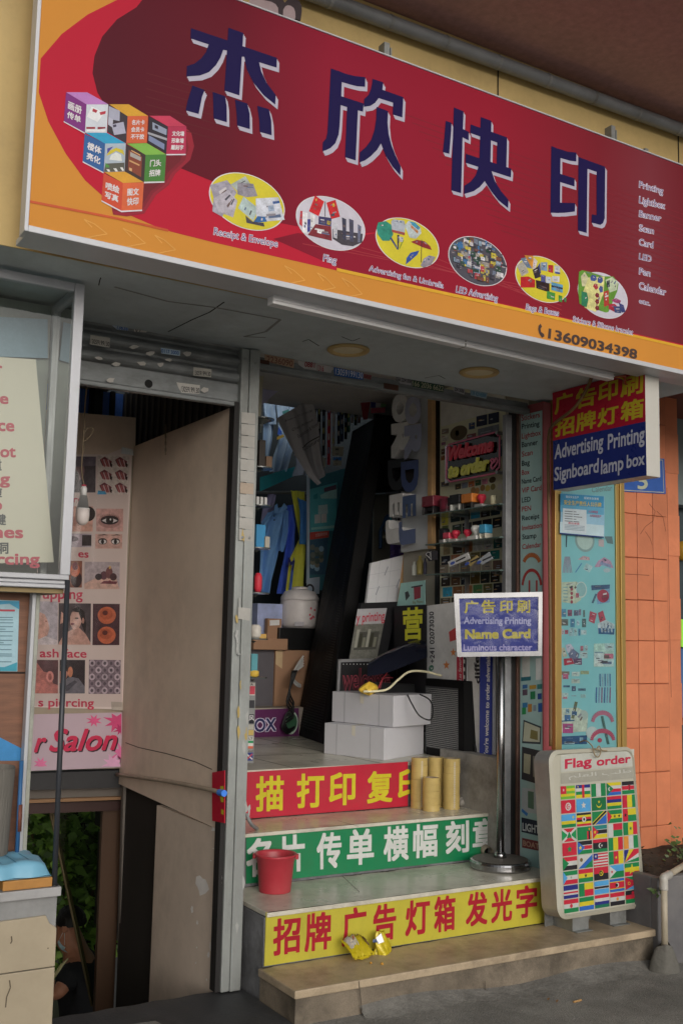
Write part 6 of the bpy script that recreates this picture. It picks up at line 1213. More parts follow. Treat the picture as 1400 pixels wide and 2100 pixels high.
def standin_shrub(label, name, c, rx, ry, rz, n, seed, s0):
    rn = random.Random(seed); o = thing(name, label, 'plant', V((c.x, c.y, c.z - rz - .3))); m = M()
    for k in range(7):
        a = rn.uniform(0, 6.28); m.curve([V((c.x, c.y, c.z - rz - .3)), V((c.x + rx * .3 * math.cos(a), c.y + ry * .3 * math.sin(a), c.z - rz * .3)), V((c.x + rx * .8 * math.cos(a), c.y + ry * .7 * math.sin(a), c.z + rz * rn.uniform(.2, .9)))], .012, mat('shrub stem', '#4c3d2c', .8), 5)
    m.build('stem', o); m = M()
    for k in range(n):
        while True:
            q = V((rn.uniform(-1, 1), rn.uniform(-1, 1), rn.uniform(-1, 1)))
            if q.length < 1: break
        p = c + V((q.x * rx, q.y * ry, q.z * rz)); s = s0 * rn.uniform(.6, 1.3); d = V((rn.uniform(-1, 1), rn.uniform(-1, 1), rn.uniform(-.8, .3))).normalized(); e = d.orthogonal().normalized(); e.rotate(Matrix.Rotation(rn.uniform(0, 6), 3, d))
        m.poly([p, p + d * s * .35 + e * s * .3, p + d * s, p + d * s * .35 - e * s * .3], mat(('shrub leaf', 'shrub leaf light', 'shrub leaf dark')[rn.choice((0, 0, 1, 2))], {0: '#4f6a2c'}.get(0), .5, 0, .3, 8))
    m.build('foliage', o)
mat('shrub leaf', '#56722e', .5, 0, .3, 8); mat('shrub leaf light', '#7c9a44', .5, 0, .3, 8); mat('shrub leaf dark', '#34491f', .5, 0, .3, 8)
standin_shrub('dense green foliage added in place of a reflection in the basement door', 'standin_shrub', P(150, 1790, Yp(4.6)), .62, .5, .75, 2600, 3, .11)  # foliage added to stand in for a reflection in the door glass
m = M(); m.box(-1.6, .9, 5.4, 5.46, -2.0, 1.5, mat('added well wall', '#4a4f40', .8)); m.build('added_well_wall', label='greenish wall closing the added light well behind the foliage', cat='wall')  # roofless well added so that sky light reaches the foliage
# ------------------------------------------------------------------ person working at the foot of the stairs
PYp = _pl(EYE + V((fwd.x, fwd.y, 0)).normalized() * 6.6, V((fwd.x, fwd.y, 0)))
def pq(x, y, d=0): return P(x, y, PYp) + V((fwd.x, fwd.y, 0)).normalized() * d
hd = pq(140, 1906)
t = thing('person', 'person in a black tee with striped shoulders and lowered mask bending over downstairs', 'person', V((hd.x, hd.y, -2.0)))
skm = mat('skin', '#9a6a52', .5, 0, .08, 20)
def skinmesh(name, nodes, edges, m_, parent, sub_=2):
    me = bpy.data.meshes.new(name); off = BASE[parent]; me.from_pydata([n[0] - off for n in nodes], edges, []); me.materials.append(m_)
    o = bpy.data.objects.new(name, me); COL.objects.link(o); o.parent = parent; BASE[o] = off
    md = o.modifiers.new('skin', 'SKIN'); md.use_smooth_shade = True
    for i, n in enumerate(nodes): me.skin_vertices[0].data[i].radius = n[1] if isinstance(n[1], tuple) else (n[1], n[1])
    me.skin_vertices[0].data[0].use_root = True
    s_ = o.modifiers.new('subsurf', 'SUBSURF'); s_.levels = sub_; s_.render_levels = sub_
    return o
pel_ = pq(186, 2215, .05); chs = pq(172, 2050); nb = pq(160, 1965); nk = pq(152, 1942); h1_ = pq(135, 1914); h2_ = pq(133, 1892); chn = pq(122, 1941); nos = pq(112, 1922); brow = pq(116, 1900)
sh1 = pq(156, 1985, -.16); el1 = pq(139, 2012, -.22); wr1 = pq(112, 2018, -.2); ha1 = pq(100, 2018, -.2)
sh2 = pq(162, 1985, .18); el2 = pq(142, 2030, .2); wr2 = pq(112, 2030, .12); ha2 = pq(100, 2028, .1)
kn1 = pq(110, 2235, -.12); an1 = pq(118, 2360, -.12); to1 = pq(95, 2365, -.14); kn2 = pq(112, 2235, .16); an2 = pq(120, 2360, .16); to2 = pq(98, 2365, .16)
nodes = [(pel_, .14), (chs, .13), (nb, .075), (nk, .055), (h1_, .085), (h2_, .088), (chn, .045), (nos, .028), (brow, .055), (sh1, .055), (el1, .043), (wr1, .03), (ha1, .032), (sh2, .055), (el2, .043), (wr2, .03), (ha2, .032), (kn1, .075), (an1, .045), (to1, .04), (kn2, .075), (an2, .045), (to2, .04)]
edges = [(0, 1), (1, 2), (2, 3), (3, 4), (4, 5), (4, 6), (4, 7), (5, 8), (2, 9), (9, 10), (10, 11), (11, 12), (2, 13), (13, 14), (14, 15), (15, 16), (0, 17), (17, 18), (18, 19), (0, 20), (20, 21), (21, 22)]
for h_ in (12, 16):
    for k in range(5):
        hp = nodes[h_][0]; q = hp + (nos - h1_).normalized() * (.07 if k else .035) + V((0, 0, -.02)) + V((fwd.x, fwd.y, 0)) * (.022 * (k - 2)); nodes.append((q, .0095)); edges.append((h_, len(nodes) - 1))
skinmesh('body', nodes, edges, skm, t)
blk = mat('black tee', '#17181a', .8, 0, .2, 14, 0, '#000000', 3, .3, 30)
skinmesh('tee_shirt', [(pel_, .165), (chs, .158), (nb + V((0, 0, -.02)), .095), (sh1, .078), (lerp(sh1, el1, .75), .066), (sh2, .078), (lerp(sh2, el2, .75), .066)], [(0, 1), (1, 2), (2, 3), (3, 4), (2, 5), (5, 6)], blk, t)
skinmesh('trousers', [(pel_ + V((0, 0, -.03)), .16), (kn1, .092), (an1, .06), (kn2, .092), (an2, .06)], [(0, 1), (1, 2), (0, 3), (3, 4)], mat('dark trousers', '#1d1e24', .8), t)
m = M(); hc = pq(139, 1898); rn = random.Random(8)
fl = (nos - h1_).normalized()
def hairf(u, v):
    a = u * 6.2832; b = v * 1.6
    d = V((math.sin(b) * math.cos(a), math.sin(b) * math.sin(a), math.cos(b))); face = max(0, d.dot(fl)); r = .1 * (1 - .25 * face * min(1, b)) + .003 * math.sin(a * 17 + b * 9)
    return hc + V((0, 0, .012)) + d * r - fl * .012
m.grid(hairf, 40, 14, mat('black hair', '#14110f', .5, 0, .3, 60, 0, '#000000', 3, .6, 90, (1, 1, .2))); m.build('hair', t, smooth=True)
ear = pq(141, 1897, -.092); m = M(); m.lathe(ear, [(.0, .008), (.012, .012), (.02, .006), (.022, 0), (.015, -.004)], skm, 16, (-fwd.x, -fwd.y, 0)); m.build('ear', t, smooth=True)
m = M()
def mk(u, v):
    d = fl * .02 + V((0, 0, -.0)); return lerp(pq(130, 1918, -.09), pq(141, 1936, -.07), u) + (chn - nos) * (v * .55) + fl * (.018 * math.sin(3.14 * v)) - V((fwd.x, fwd.y, 0)) * .018 * math.sin(3.14 * u)
m.grid(mk, 10, 10, mat('pale blue mask', '#8ba3ad', .8, 0, .1, 30)); m.tube([pq(131, 1917, -.093), ear], .002, ink('#b8bcc0'), 5); m.tube([pq(140, 1930, -.08), ear + V((0, 0, -.02))], .002, ink('#b8bcc0'), 5); m.build('face_mask', t, smooth=True)
m = M()
for k in range(3):
    A_, B_ = pq(161 - 6 * k, 1940 + 5 * k, -.25), pq(141 - 4 * k, 1970 + 4 * k, -.30)
    m.tube([A_.lerp(B_, f_ / 6) - V((fwd.x, fwd.y, 0)) * (.03 * math.sin(3.14 * f_ / 6)) for f_ in range(7)], .0045, mat('yellow stripe', '#a8a078', .6), 6)
m.explode('shoulder_stripe', t)
m = M(); q = V((pel_.x, pel_.y, -2.0)); m.lathe(q, [(.16, 0), (.16, .02), (.15, .03), (.15, pel_.z + 2.0 - .17), (.17, pel_.z + 2.0 - .15), (.0, pel_.z + 2.0 - .14)], mat('stool', '#4a3a30', .6), 20); m.build('stool', label='low stool under the person in the basement', cat='stool')
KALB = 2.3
# ------------------------------------------------------------------ inside the shop: right wall with samples
WP = Xp(RW)
rsub = random.Random(21)
t = thing('sample_board', 'tan board on the right shop wall covered in small card samples', 'board', P(970, 1240, WP))
Zi = lambda x, y: (740 + x / 4.375, 780 + y / 4.375)
m = M(); pl0 = Xp(RW - .001); m.plate([(903, 800), (1036, 760), (1036, 1250), (903, 1250)], pl0, mat('tan board', '#b5a68a', .6, 0, .08, 3, .15), .005); m.build('board', t); pl = Xp(RW - .0065)
m = M(); m.pp([Zi(715, 180), Zi(1290, 100), Zi(1290, 250), Zi(715, 420)], pl, ink('#a8a39a'), 0); m.build('pale_strip', t)
def row(x0, y0, x1, y1, h, n, cols, gap=.08, cat_='card'):
    for k in range(n):
        a, b = (k + gap / 2) / n, (k + 1 - gap / 2) / n
        q = [(lerp(x0, x1, a), lerp(y0, y1, a)), (lerp(x0, x1, b), lerp(y0, y1, b)), (lerp(x0, x1, b), lerp(y0, y1, b) + h), (lerp(x0, x1, a), lerp(y0, y1, a) + h)]
        m = M(); c = cols[k % len(cols)]; m.pp([Zi(*p) for p in q], pl, photo(c), 1)
        dkc = sum(lin(c)[:3]) < .5
        for j in range(rsub.randint(1, 4)):
            u, v, w_, hh = rsub.uniform(.08, .4), rsub.uniform(.1, .8), rsub.uniform(.2, .55), rsub.uniform(.04, .12)
            m.pp([Zi(*p) for p in sub(q, u, v, min(.95, u + w_), min(.95, v + hh))], pl, ink(rsub.choice(['#a8a49a', '#8a8f98', '#6d7480', '#9a7a50'] if dkc else ['#4a4a50', '#5c6470', '#7a4038'])), 2)
        m.build('sample_card', t)
def oval(x, y, rx, ry, c):
    m = M(); m.ell(Zi(x, y), Zi(x + rx, y - rx * .2), Zi(x, y - ry), pl, ink(c), 1, 24); m.build('sample_badge', t)
row(1030, 325, 1242, 280, 95, 2, ['#1f2436', '#1f2436']); row(965, 385, 1022, 375, 58, 1, ['#2a3a5a']); oval(875, 472, 78, 66, '#4b4232'); oval(862, 472, 16, 26, '#8a8078')
row(722, 440, 790, 430, 45, 1, ['#6b6258']); row(1040, 440, 1245, 390, 90, 1, ['#5a6068']); row(720, 500, 785, 490, 50, 1, ['#a89c94']); row(945, 490, 1035, 470, 100, 1, ['#6d4448']); row(718, 620, 755, 612, 48, 1, ['#4a3428']); row(716, 680, 755, 672, 40, 1, ['#7a4a28']); row(718, 560, 760, 550, 26, 1, ['#6a4a60'])
row(865, 545, 940, 520, 70, 1, ['#8a98a4']); row(1160, 560, 1265, 530, 150, 2, ['#2a3040', '#3a4a5c']); row(865, 690, 935, 672, 60, 1, ['#2c4684']); row(1000, 650, 1080, 630, 60, 1, ['#26262a']); oval(1125, 690, 34, 40, '#8a6a60')
row(840, 935, 1140, 878, 48, 5, ['#3c3626', '#6a7280', '#9a5a34', '#2f4a34', '#a8687a'], .14); oval(1178, 892, 30, 28, '#3c3424'); row(715, 915, 790, 905, 40, 1, ['#3a3a3e']); row(900, 880, 1030, 858, 18, 1, ['#7a3a40'])
for x, y, c in ((1090, 965, '#7a5a34'), (1135, 968, '#b08a40'), (1183, 955, '#6a6238'), (1243, 955, '#a89c96'), (1005, 985, '#8a6a40'), (1040, 990, '#9a7044')): oval(x, y, 22, 28, c)
row(800, 1185, 1250, 1110, 92, 5, ['#15272a', '#14161a', '#2f7ea6', '#15161a', '#20303a']); row(720, 1205, 785, 1195, 100, 1, ['#a89a40'])
row(815, 1302, 1265, 1222, 90, 5, ['#2a3a30', '#17181c', '#141418', '#181a1e', '#14161a']); row(725, 1310, 785, 1300, 90, 1, ['#4a5a34'])
row(820, 1475, 1275, 1412, 86, 5, ['#2a2018', '#7a4a2a', '#a9a49c', '#b0aaa4', '#1f4448']); row(735, 1490, 800, 1480, 80, 1, ['#7a7058'])
row(715, 1580, 1245, 1520, 80, 6, ['#20222a', '#8a5c44', '#6f675c', '#5f5638', '#2e2e30', '#1a5a58'])
row(690, 1660, 1275, 1610, 80, 6, ['#6a6258', '#77706a', '#5c564e', '#8a8078', '#7f776c', '#54423a'])
row(715, 1770, 1245, 1728, 80, 6, ['#2a241e', '#4c3628', '#1a2030', '#4f4020', '#1e2426', '#1f1c1a']); row(730, 1860, 1272, 1815, 84, 6, ['#2f80b4', '#6d4a2e', '#7d5636', '#3f6a44', '#4c4a2c', '#141824']); row(710, 1955, 1280, 1920, 66, 6, ['#4a4234', '#3a362e', '#20201e', '#3a302a', '#2a2a2a', '#302c28'])
# three glass shelves with stamps
gls = glassmat('shelf glass', '#bcd0c8', .02, 1.2)
SX = RW - .20
shelves = []
for i, (l, r_, lab) in enumerate((((573, 1205), (1285, 1105), 'top'), ((573, 1475), (1285, 1400), 'middle'), ((573, 1745), (1285, 1695), 'bottom'))):
    pR = P(*Zi(*r_), Xp(SX + .03)); pL = P(*Zi(*l), Xp(SX)); z = (pR.z + pL.z) / 2; y0, y1 = pR.y, pL.y
    t = thing('glass_shelf', lab + ' glass shelf of the three on the sample board', 'shelf', (RW - .1, (y0 + y1) / 2, z), 'glass shelves on the sample board')
    m = M(); m.box(SX, RW - .008, y0, y1, z - .006, z, mat('shelf glass edge', '#3d4b48', .15, 0, .1, 10)); m.build('pane', t, bev=.001)
    m = M()
    for yy in (lerp(y0, y1, .2), lerp(y0, y1, .78)): m.box(RW - .03, RW - .008, yy - .006, yy + .006, z - .10, z - .007, ALU); m.box(RW - .12, RW - .031, yy - .006, yy + .006, z - .016, z - .007, ALU)
    m.build('bracket', t); shelves.append((z, y0, y1))
def at_shelf(i, x): 
    z, y0, y1 = shelves[i]; p = P(Zi(x, 0)[0], 1000, Xp(SX + .06)); return V((SX + .06, p.y, z))
stc = [0]
def stamp(i, x, kind, c1, c2, lab, h, w_):
    p = at_shelf(i, x); d = abs(P(Zi(x, 0)[0] + 1, 1000, Xp(SX + .06)).y - p.y); kz = (P(900, 1000, Xp(SX + .06)).z - P(900, 1001, Xp(SX + .06)).z); H = h / 4.375 * kz; W2 = w_ / 4.375 * d / 2 * .9
    o = thing('rubber_stamp', lab, 'stamp', p, 'stamps on the glass shelves')
    a, b = ink(c1, .3), ink(c2, .3)
    if kind == 'knob':
        m = M(); m.box(p.x - W2, p.x + W2, p.y - W2 * 1.2, p.y + W2 * 1.2, p.z + .001, p.z + H * .28, b); m.build('base', o, bev=.002); m = M(); m.lathe(p, [(W2 * .45, H * .28), (W2 * .4, H * .45), (W2 * .8, H * .6), (W2 * .95, H * .8), (W2 * .7, H * .97), (0, H)], a, 20); m.build('handle', o, smooth=True)
    elif kind == 'self':
        m = M(); m.box(p.x - W2, p.x + W2, p.y - W2, p.y + W2, p.z + H * .42, p.z + H, a); m.build('cap', o, bev=.004); m = M(); m.box(p.x - W2 * .95, p.x + W2 * .95, p.y - W2 * .95, p.y - W2 * .7, p.z, p.z + H * .41, b); m.box(p.x - W2 * .95, p.x + W2 * .95, p.y + W2 * .7, p.y + W2 * .95, p.z, p.z + H * .41, b); m.box(p.x - W2 * .6, p.x + W2 * .6, p.y - W2 * .69, p.y + W2 * .69, p.z + H * .2, p.z + H * .41, b); m.build('frame', o, bev=.002)
    else:
        m = M(); m.lathe(p, [(W2 * .9, .001), (W2, H * .1), (W2, H * .9), (W2 * .85, H), (0, H)], a, 22); m.build('body', o, smooth=True); m = M(); m.lathe(p, [(W2 * 1.02, H * .05), (W2 * 1.02, H * .25)], b, 22); m.build('band', o)
stamp(0, 665, 'self', '#5a1f2a', '#1c1a1c', 'dark maroon square stamp at the left end of the top glass shelf', 165, 115)
stamp(0, 772, 'round', '#56202c', '#3a1820', 'maroon round stamp on the top glass shelf', 130, 90); stamp(0, 815, 'self', '#1a1a1c', '#8a8a8a', 'narrow black stamp on the top glass shelf', 130, 50); stamp(0, 893, 'self', '#151517', '#9a9a96', 'wide black self inking stamp on the top glass shelf', 140, 100)
stamp(0, 1003, 'self', '#b5602a', '#1d1b1a', 'orange capped self inking stamp on the top glass shelf', 130, 105); stamp(0, 1082, 'knob', '#a02a3a', '#7d7d7c', 'red knob stamp with a grey base on the top glass shelf', 120, 62); stamp(0, 1185, 'round', '#a89a80', '#8a7c60', 'cream cylinder stamp at the right end of the top glass shelf', 92, 38)
stamp(1, 750, 'round', '#19191b', '#5a5a5a', 'black pocket stamp on the middle glass shelf', 135, 62); stamp(1, 800, 'self', '#a8394a', '#a5a29c', 'white stamp with red top on the middle glass shelf', 92, 62); stamp(1, 853, 'knob', '#a22a3c', '#8d8c88', 'red knob stamp on the middle glass shelf, left of two', 110, 58); stamp(1, 960, 'knob', '#a22a3c', '#8d8c88', 'red knob stamp on the middle glass shelf, right of two', 105, 60)
stamp(1, 1035, 'knob', '#a9a59c', '#a8a49c', 'white handled stamp on the middle glass shelf', 130, 76); stamp(1, 1120, 'self', '#3a7fae', '#a29c90', 'blue and cream stamp at the right of the middle glass shelf', 125, 62)
# plates leaning on the lowest shelf
pls_ = Xp(SX + .03)
for q, c, lab in (([(575, 1555), (620, 1525), (685, 1530), (680, 1610), (610, 1625)], '#2c2a2e', 'black tag with a white heart outline on the bottom glass shelf'), ([(780, 1630), (960, 1545), (982, 1600), (800, 1672)], '#a3a6ae', 'slanted white name badge on the bottom glass shelf'), ([(955, 1640), (1040, 1570), (1060, 1590), (985, 1670)], '#8a7a50', 'gold name badge on the bottom glass shelf'), ([(1045, 1620), (1150, 1540), (1185, 1600), (1090, 1655)], '#84888e', 'dull clear name badge on the bottom glass shelf')):
    m = M(); m.plate([Zi(*p) for p in q], pls_, ink(c, .25), .004); o = m.build('name_badge', label=lab, cat='badge'); m = M(); pq_ = (pls_[0] + pls_[1] * .0042, pls_[1])
    if 'heart' in lab: m.line([Zi(585, 1570), Zi(615, 1590), Zi(620, 1545), Zi(600, 1540), Zi(580, 1560), Zi(630, 1610), Zi(625, 1530)], .004, pq_, ink('#b0aaa4'))
    else: 
        cx = sum(p[0] for p in q) / 4; cy = sum(p[1] for p in q) / 4; m.line([Zi(cx - 30, cy + 14), Zi(cx + 55, cy - 26)], .008, pq_, ink('#26262c')); m.ell(Zi(cx - 60, cy + 28), Zi(cx - 38, cy + 20), Zi(cx - 60, cy + 14), pq_, ink('#3a4a88'), 0, 14)
    m.explode('print', o)
# neon sign
pl = Xp(RW - .07); t = thing('neon_sign', 'Welcome to order neon sign in a pink tube frame', 'neon sign', P(970, 985, pl))
m = M(); m.plate([Zi(755, 590), Zi(1245, 460), Zi(1245, 805), Zi(755, 925)], pl, glassmat('acrylic', '#e9e2e6', .03, 1.2), .004); m.build('acrylic_panel', t)
pn = Xp(RW - .08); m = M(); pk = mat('pink tube', '#c0566f', .3); pts = [Zi(*p) for p in [(775, 600), (790, 575), (1190, 468), (1210, 462), (1222, 490), (1242, 498), (1240, 780), (1215, 800), (1205, 832), (800, 912), (785, 895), (765, 880), (768, 620), (775, 600)]]
m.tube([P(*p, pn) for p in pts], .005, pk, 8); m.curve([P(*Zi(*p), pn) for p in [(1180, 740), (1160, 715), (1185, 705), (1192, 735), (1205, 700), (1222, 715), (1215, 750), (1175, 795), (1165, 760), (1180, 740)]], .005, pk, 8, 3); m.build('tube', t, smooth=True)
m = M(); m.text('Welcome', Zi(795, 725), Zi(1192, 640), Zi(795, 590), pn, mat('red tube', '#b0303e', .3), 0, .035, .3, .012); m.build('lettering', t)
m = M(); m.text('to order', Zi(795, 882), Zi(1150, 806), Zi(795, 745), pn, mat('yellow tube', '#a8a048', .3), 0, .035, .3, .012); m.build('lettering', t)
m = M()
for q in ((1225, 470), (1225, 825)): p = P(*Zi(*q), pn); m.tube([p + V((-.01, 0, 0)), V((RW - .01, p.y, p.z))], .01, ALU, 12)
m.explode('standoff', t)
# letter sample panel
t = thing('letter_sample_board', 'marbled panel with raised sample letters standing on the right shop wall', 'panel', P(860, 1130, WP))
pl = Xp(RW - .02); m = M(); m.plate([(829, 805), (884, 795), (884, 1125), (827, 1133)], pl, mat('marble print', '#9a9da6', .35, 0, .1, 6, .15, '#6d7078', 3), .02); m.build('board', t)
m = M(); m.plate([(885, 800), (893, 796), (893, 1126), (885, 1126)], pl, mat('raw timber', '#a5805a', .6, 0, .15, 12), .03); m.plate([(894, 800), (902, 800), (902, 1245), (894, 1245)], Xp(RW - .005), BLACK, .01); m.build('timber_edge', t)
pf_ = Xp(RW - .042); gy = mat('letter white', '#a9abb4', .35); 
for s, x0, y0, x1, y1, c, sd in (('O', 395, 152, 545, 402, '#7d8090', '#b4b5b8'), ('R', 388, 410, 552, 715, '#74788c', '#b4b5b8'), ('D', 358, 735, 525, 1010, '#2f3a5c', '#151517'), ('E', 372, 1045, 500, 1238, '#3c4a68', '#b4b5b8'), ('J', 372, 1262, 495, 1478, '#4a5470', '#b9b2a8')):
    m = M(); m.text(s, Zi(x0, y0), Zi(x0, y1), Zi(x1, y0 - 25), pf_, ink(sd, .35), 0, .055, 0, .095); o = m.build('raised_letter', t)
    m = M(); m.text(s, Zi(x0, y0), Zi(x0, y1), Zi(x1, y0 - 25), (pf_[0] + pf_[1] * .0958, pf_[1]), ink(c, .35), 0, .055); m.build('face', o)
# boards along the foot of the right wall
LP_ = Xp(RW - .10)
Zj = lambda x, y: (700 + x / 3.333, 1180 + y / 3.333)
def board(name, label, cat, px, pl, col, th=.012): 
    m = M(); m.plate(px, pl, col if not isinstance(col, str) else ink(col), th); o = m.build(name, label=label, cat=cat); return o, (pl[0] + pl[1] * (th + .0004), pl[1])
o, pl = board('glowing_character_sign', 'black board with a yellow Chinese character behind the dark acrylic hood', 'sign', [(811, 1243), (875, 1240), (875, 1500), (811, 1520)], Xp(RW - .13), '#121214')
m = M(); m.text('营', Zj(418, 446), Zj(556, 440), Zj(418, 224), pl, ink('#b5a62c'), 0, .03); m.build('character', o)
o, pl = board('phone_board', 'white board with a vertical phone number leaning on the right shop wall', 'board', [(875, 1243), (958, 1232), (958, 1520), (875, 1540)], Xp(RW - .10), '#a6a6ac')
m = M(); m.text('+241 02073030', (891, 1360), (889, 1254), (881, 1360), pl, ink('#26262c'), 0, .02); m.ell((884, 1370), (889, 1369), (884, 1364), pl, ink('#2f5a48'), 0, 20); m.text('(', (886, 1373), (886, 1367), (882, 1373), pl, ink('#a8aab0'), 1, .03); m.build('lettering', o)
m = M()
for cx, cy, r in ((929, 1338, 8), (915, 1364, 9)): m.pp([(cx + r * (1 if a % 2 == 0 else .42) * math.sin(a * .6283) * .8, cy - r * (1 if a % 2 == 0 else .42) * math.cos(a * .6283) * 1.1) for a in range(10)], pl, ink('#a8643a'), 0)
m.pp([(920, 1296), (935, 1286), (935, 1312), (922, 1316)], pl, ink('#9a3a3c')); m.explode('printed_star', o)
m = M(); m.pp([(936, 1345), (949, 1344), (949, 1400), (936, 1400)], pl, ink('#8e2638')); m.pp([(950, 1347), (956, 1350), (956, 1400), (950, 1400)], pl, ink('#2a2428'))
for k in range(3): m.pp([(950, 1352 + k * 16), (953, 1353 + k * 16), (953, 1361 + k * 16), (950, 1360 + k * 16)], pl, ink('#b0a8a8'), 1)
m.build('printed_band', o)
m = M(); m.text('Les Saveurs', (946, 1396), (945, 1346), (940, 1396), pl, ink('#b4a8a8'), 1, .01, .3); m.build('lettering', o)
o, pl = board('white_banner_board', 'white board with big black letters beside the blue welcome strip', 'board', [(959, 1232), (986, 1226), (986, 1545), (959, 1550)], Xp(RW - .09), '#a3a3a8')
m = M(); m.text('differ', (984, 1402), (981, 1330), (973, 1402), pl, ink('#1f1d22'), 0, .03); m.build('lettering', o)
o, pl = board('welcome_strip', 'tall blue strip board reading welcome to order advertising', 'board', [(988, 1235), (1010, 1230), (1008, 1561), (986, 1564)], Xp(RW - .11), '#26306e')
m = M(); m.text("You're welcome to order advertising", (1000, 1552), (1005, 1335), (991, 1552), pl, ink('#a9adc4'), 0, .03, .2); m.build('lettering', o)
o, pl = board('grey_panel_edge', 'pale grey panel edge between the blue welcome strip and the door frame', 'panel', [(1011, 1235), (1017, 1234), (1016, 1563), (1009, 1563)], Xp(RW - .09), '#9c9ca0')
# framed prints in front
o, pl = board('marble_tile_board', 'white marble patterned board with a raw timber edge leaning deep in the shop', 'board', [(757, 1155), (823, 1139), (813, 1234), (747, 1238)], Yp(1.5), mat('white marble', '#9b9ca0', .3, 0, .06, 4, .2, '#5c5f66', 1.2), .02)
m = M(); m.plate([(823, 1138), (830, 1139), (818, 1240), (810, 1239)], Yp(1.5), mat('raw timber', '#a5805a', .6), .024); m.build('timber_edge', o)
m = M(); 
for a, b in (((779, 1150), (770, 1236)), ((803, 1144), (793, 1235)), ((754, 1180), (820, 1168)), ((751, 1208), (817, 1200))): m.line([a, b], .0015, pl, ink('#7c7e84'))
for x, y in ((788, 1180), (812, 1205), (770, 1220)): m.line([(x, y), (x + 7, y - 18)], .006, pl, ink('#6d7078'))
m.build('print', o)
o, pl = board('framed_print', 'black framed print headed printing behind the white boxes', 'print', [(735, 1237), (809, 1234), (772, 1420), (700, 1425)], Yp(1.42), '#131315', .03)
m = M(); ip = [(733, 1249), (793, 1247), (772, 1352), (715, 1355)]; m.pp(ip, pl, ink('#77777b'), 0); m.pp(sub(ip, .0, .3, 1, 1), pl, photo('#4b4b46'), 1); m.pp(sub(ip, .1, .45, .9, .8), pl, ink('#33332f'), 2)
for k in range(6): m.pp(sub(ip, .1 + k * .13, .4 + (k % 3) * .08, .2 + k * .13, .75), pl, ink(('#6a6a62', '#26261f', '#54544a')[k % 3]), 3)
m.build('picture', o)
m = M(); m.text('y printing', (730, 1277), (788, 1272), (731, 1256), pl, ink('#7d2c36'), 2, .02); m.build('lettering', o)
m = M()
for k in range(9): p = P(806 - k * 2.2 + 2, 1245 + k * 11, Yp(1.4)); m.lathe(p, [(.004, 0), (0, .003)], ink('#b0b0b4'), 8, (-.5, -1, 0))
m.explode('rivet', o)
o, pl = board('welcome_board', 'black board with red outlined wel letters in an aluminium frame', 'sign', [(697, 1356), (770, 1353), (762, 1500), (690, 1500)], Yp(1.32), '#141416', .01)
m = M(); m.plate([(693, 1352), (772, 1350), (772, 1356), (697, 1358)], Yp(1.31), ALU, .012); m.plate([(692, 1352), (697, 1352), (690, 1490), (686, 1490)], Yp(1.31), ALU, .012); m.build('frame', o)
m = M(); m.text('welcome', (701, 1417), (800, 1413), (702, 1368), pl, ink('#6a2c36'), 0, .03); m.text('welcome', (701, 1417), (800, 1413), (702, 1368), pl, ink('#2a1216'), 1, -.005); m.build('lettering', o)
m = M()
for k in range(9): m.lathe(P(704 + k * 7, 1362, pl), [(.003, 0), (0, .002)], ink('#b0b0b4'), 6, (0, -1, 0))
m.explode('lamp_bead', o)
# dark acrylic hood
p1 = [Zj(185, 600), Zj(240, 555), Zj(330, 510), Zj(430, 465), Zj(520, 437), Zj(582, 455)]; p2 = [Zj(175, 690), Zj(250, 680), Zj(330, 660), Zj(380, 640), Zj(480, 600), Zj(585, 560)]
A = [P(*q, Yp(1.12 - .02 * i)) for i, q in enumerate(p1)]; B = [P(*q, Yp(.98 - .02 * i)) for i, q in enumerate(p2)]
def hood(u, v):
    i = min(4, int(u * 5)); f_ = u * 5 - i; a = A[i].lerp(A[i + 1], f_); b = B[i].lerp(B[i + 1], f_); q = a.lerp(b, v); q.z += .03 * math.sin(3.14 * v); return q
m = M(); m.grid(hood, 20, 10, mat('dark acrylic', '#0b0e18', .15, 0, .1, 6)); m.plate([Zj(375, 640), Zj(480, 470), Zj(582, 455), Zj(590, 700), Zj(370, 700)], Yp(1.2), BLACK, .01); m.build('acrylic_hood', label='dark glossy acrylic hood lying on the white boxes', cat='hood', smooth=True)
m = M(); bx = P(805, 1405, Yp(1.1)); m.plate([(760, 1398), (838, 1402), (838, 1425), (760, 1424)], Yp(1.15), BLACK, .06); m.build('black_box', label='flat black box behind the tape and cable on the white boxes', cat='box', bev=.003)
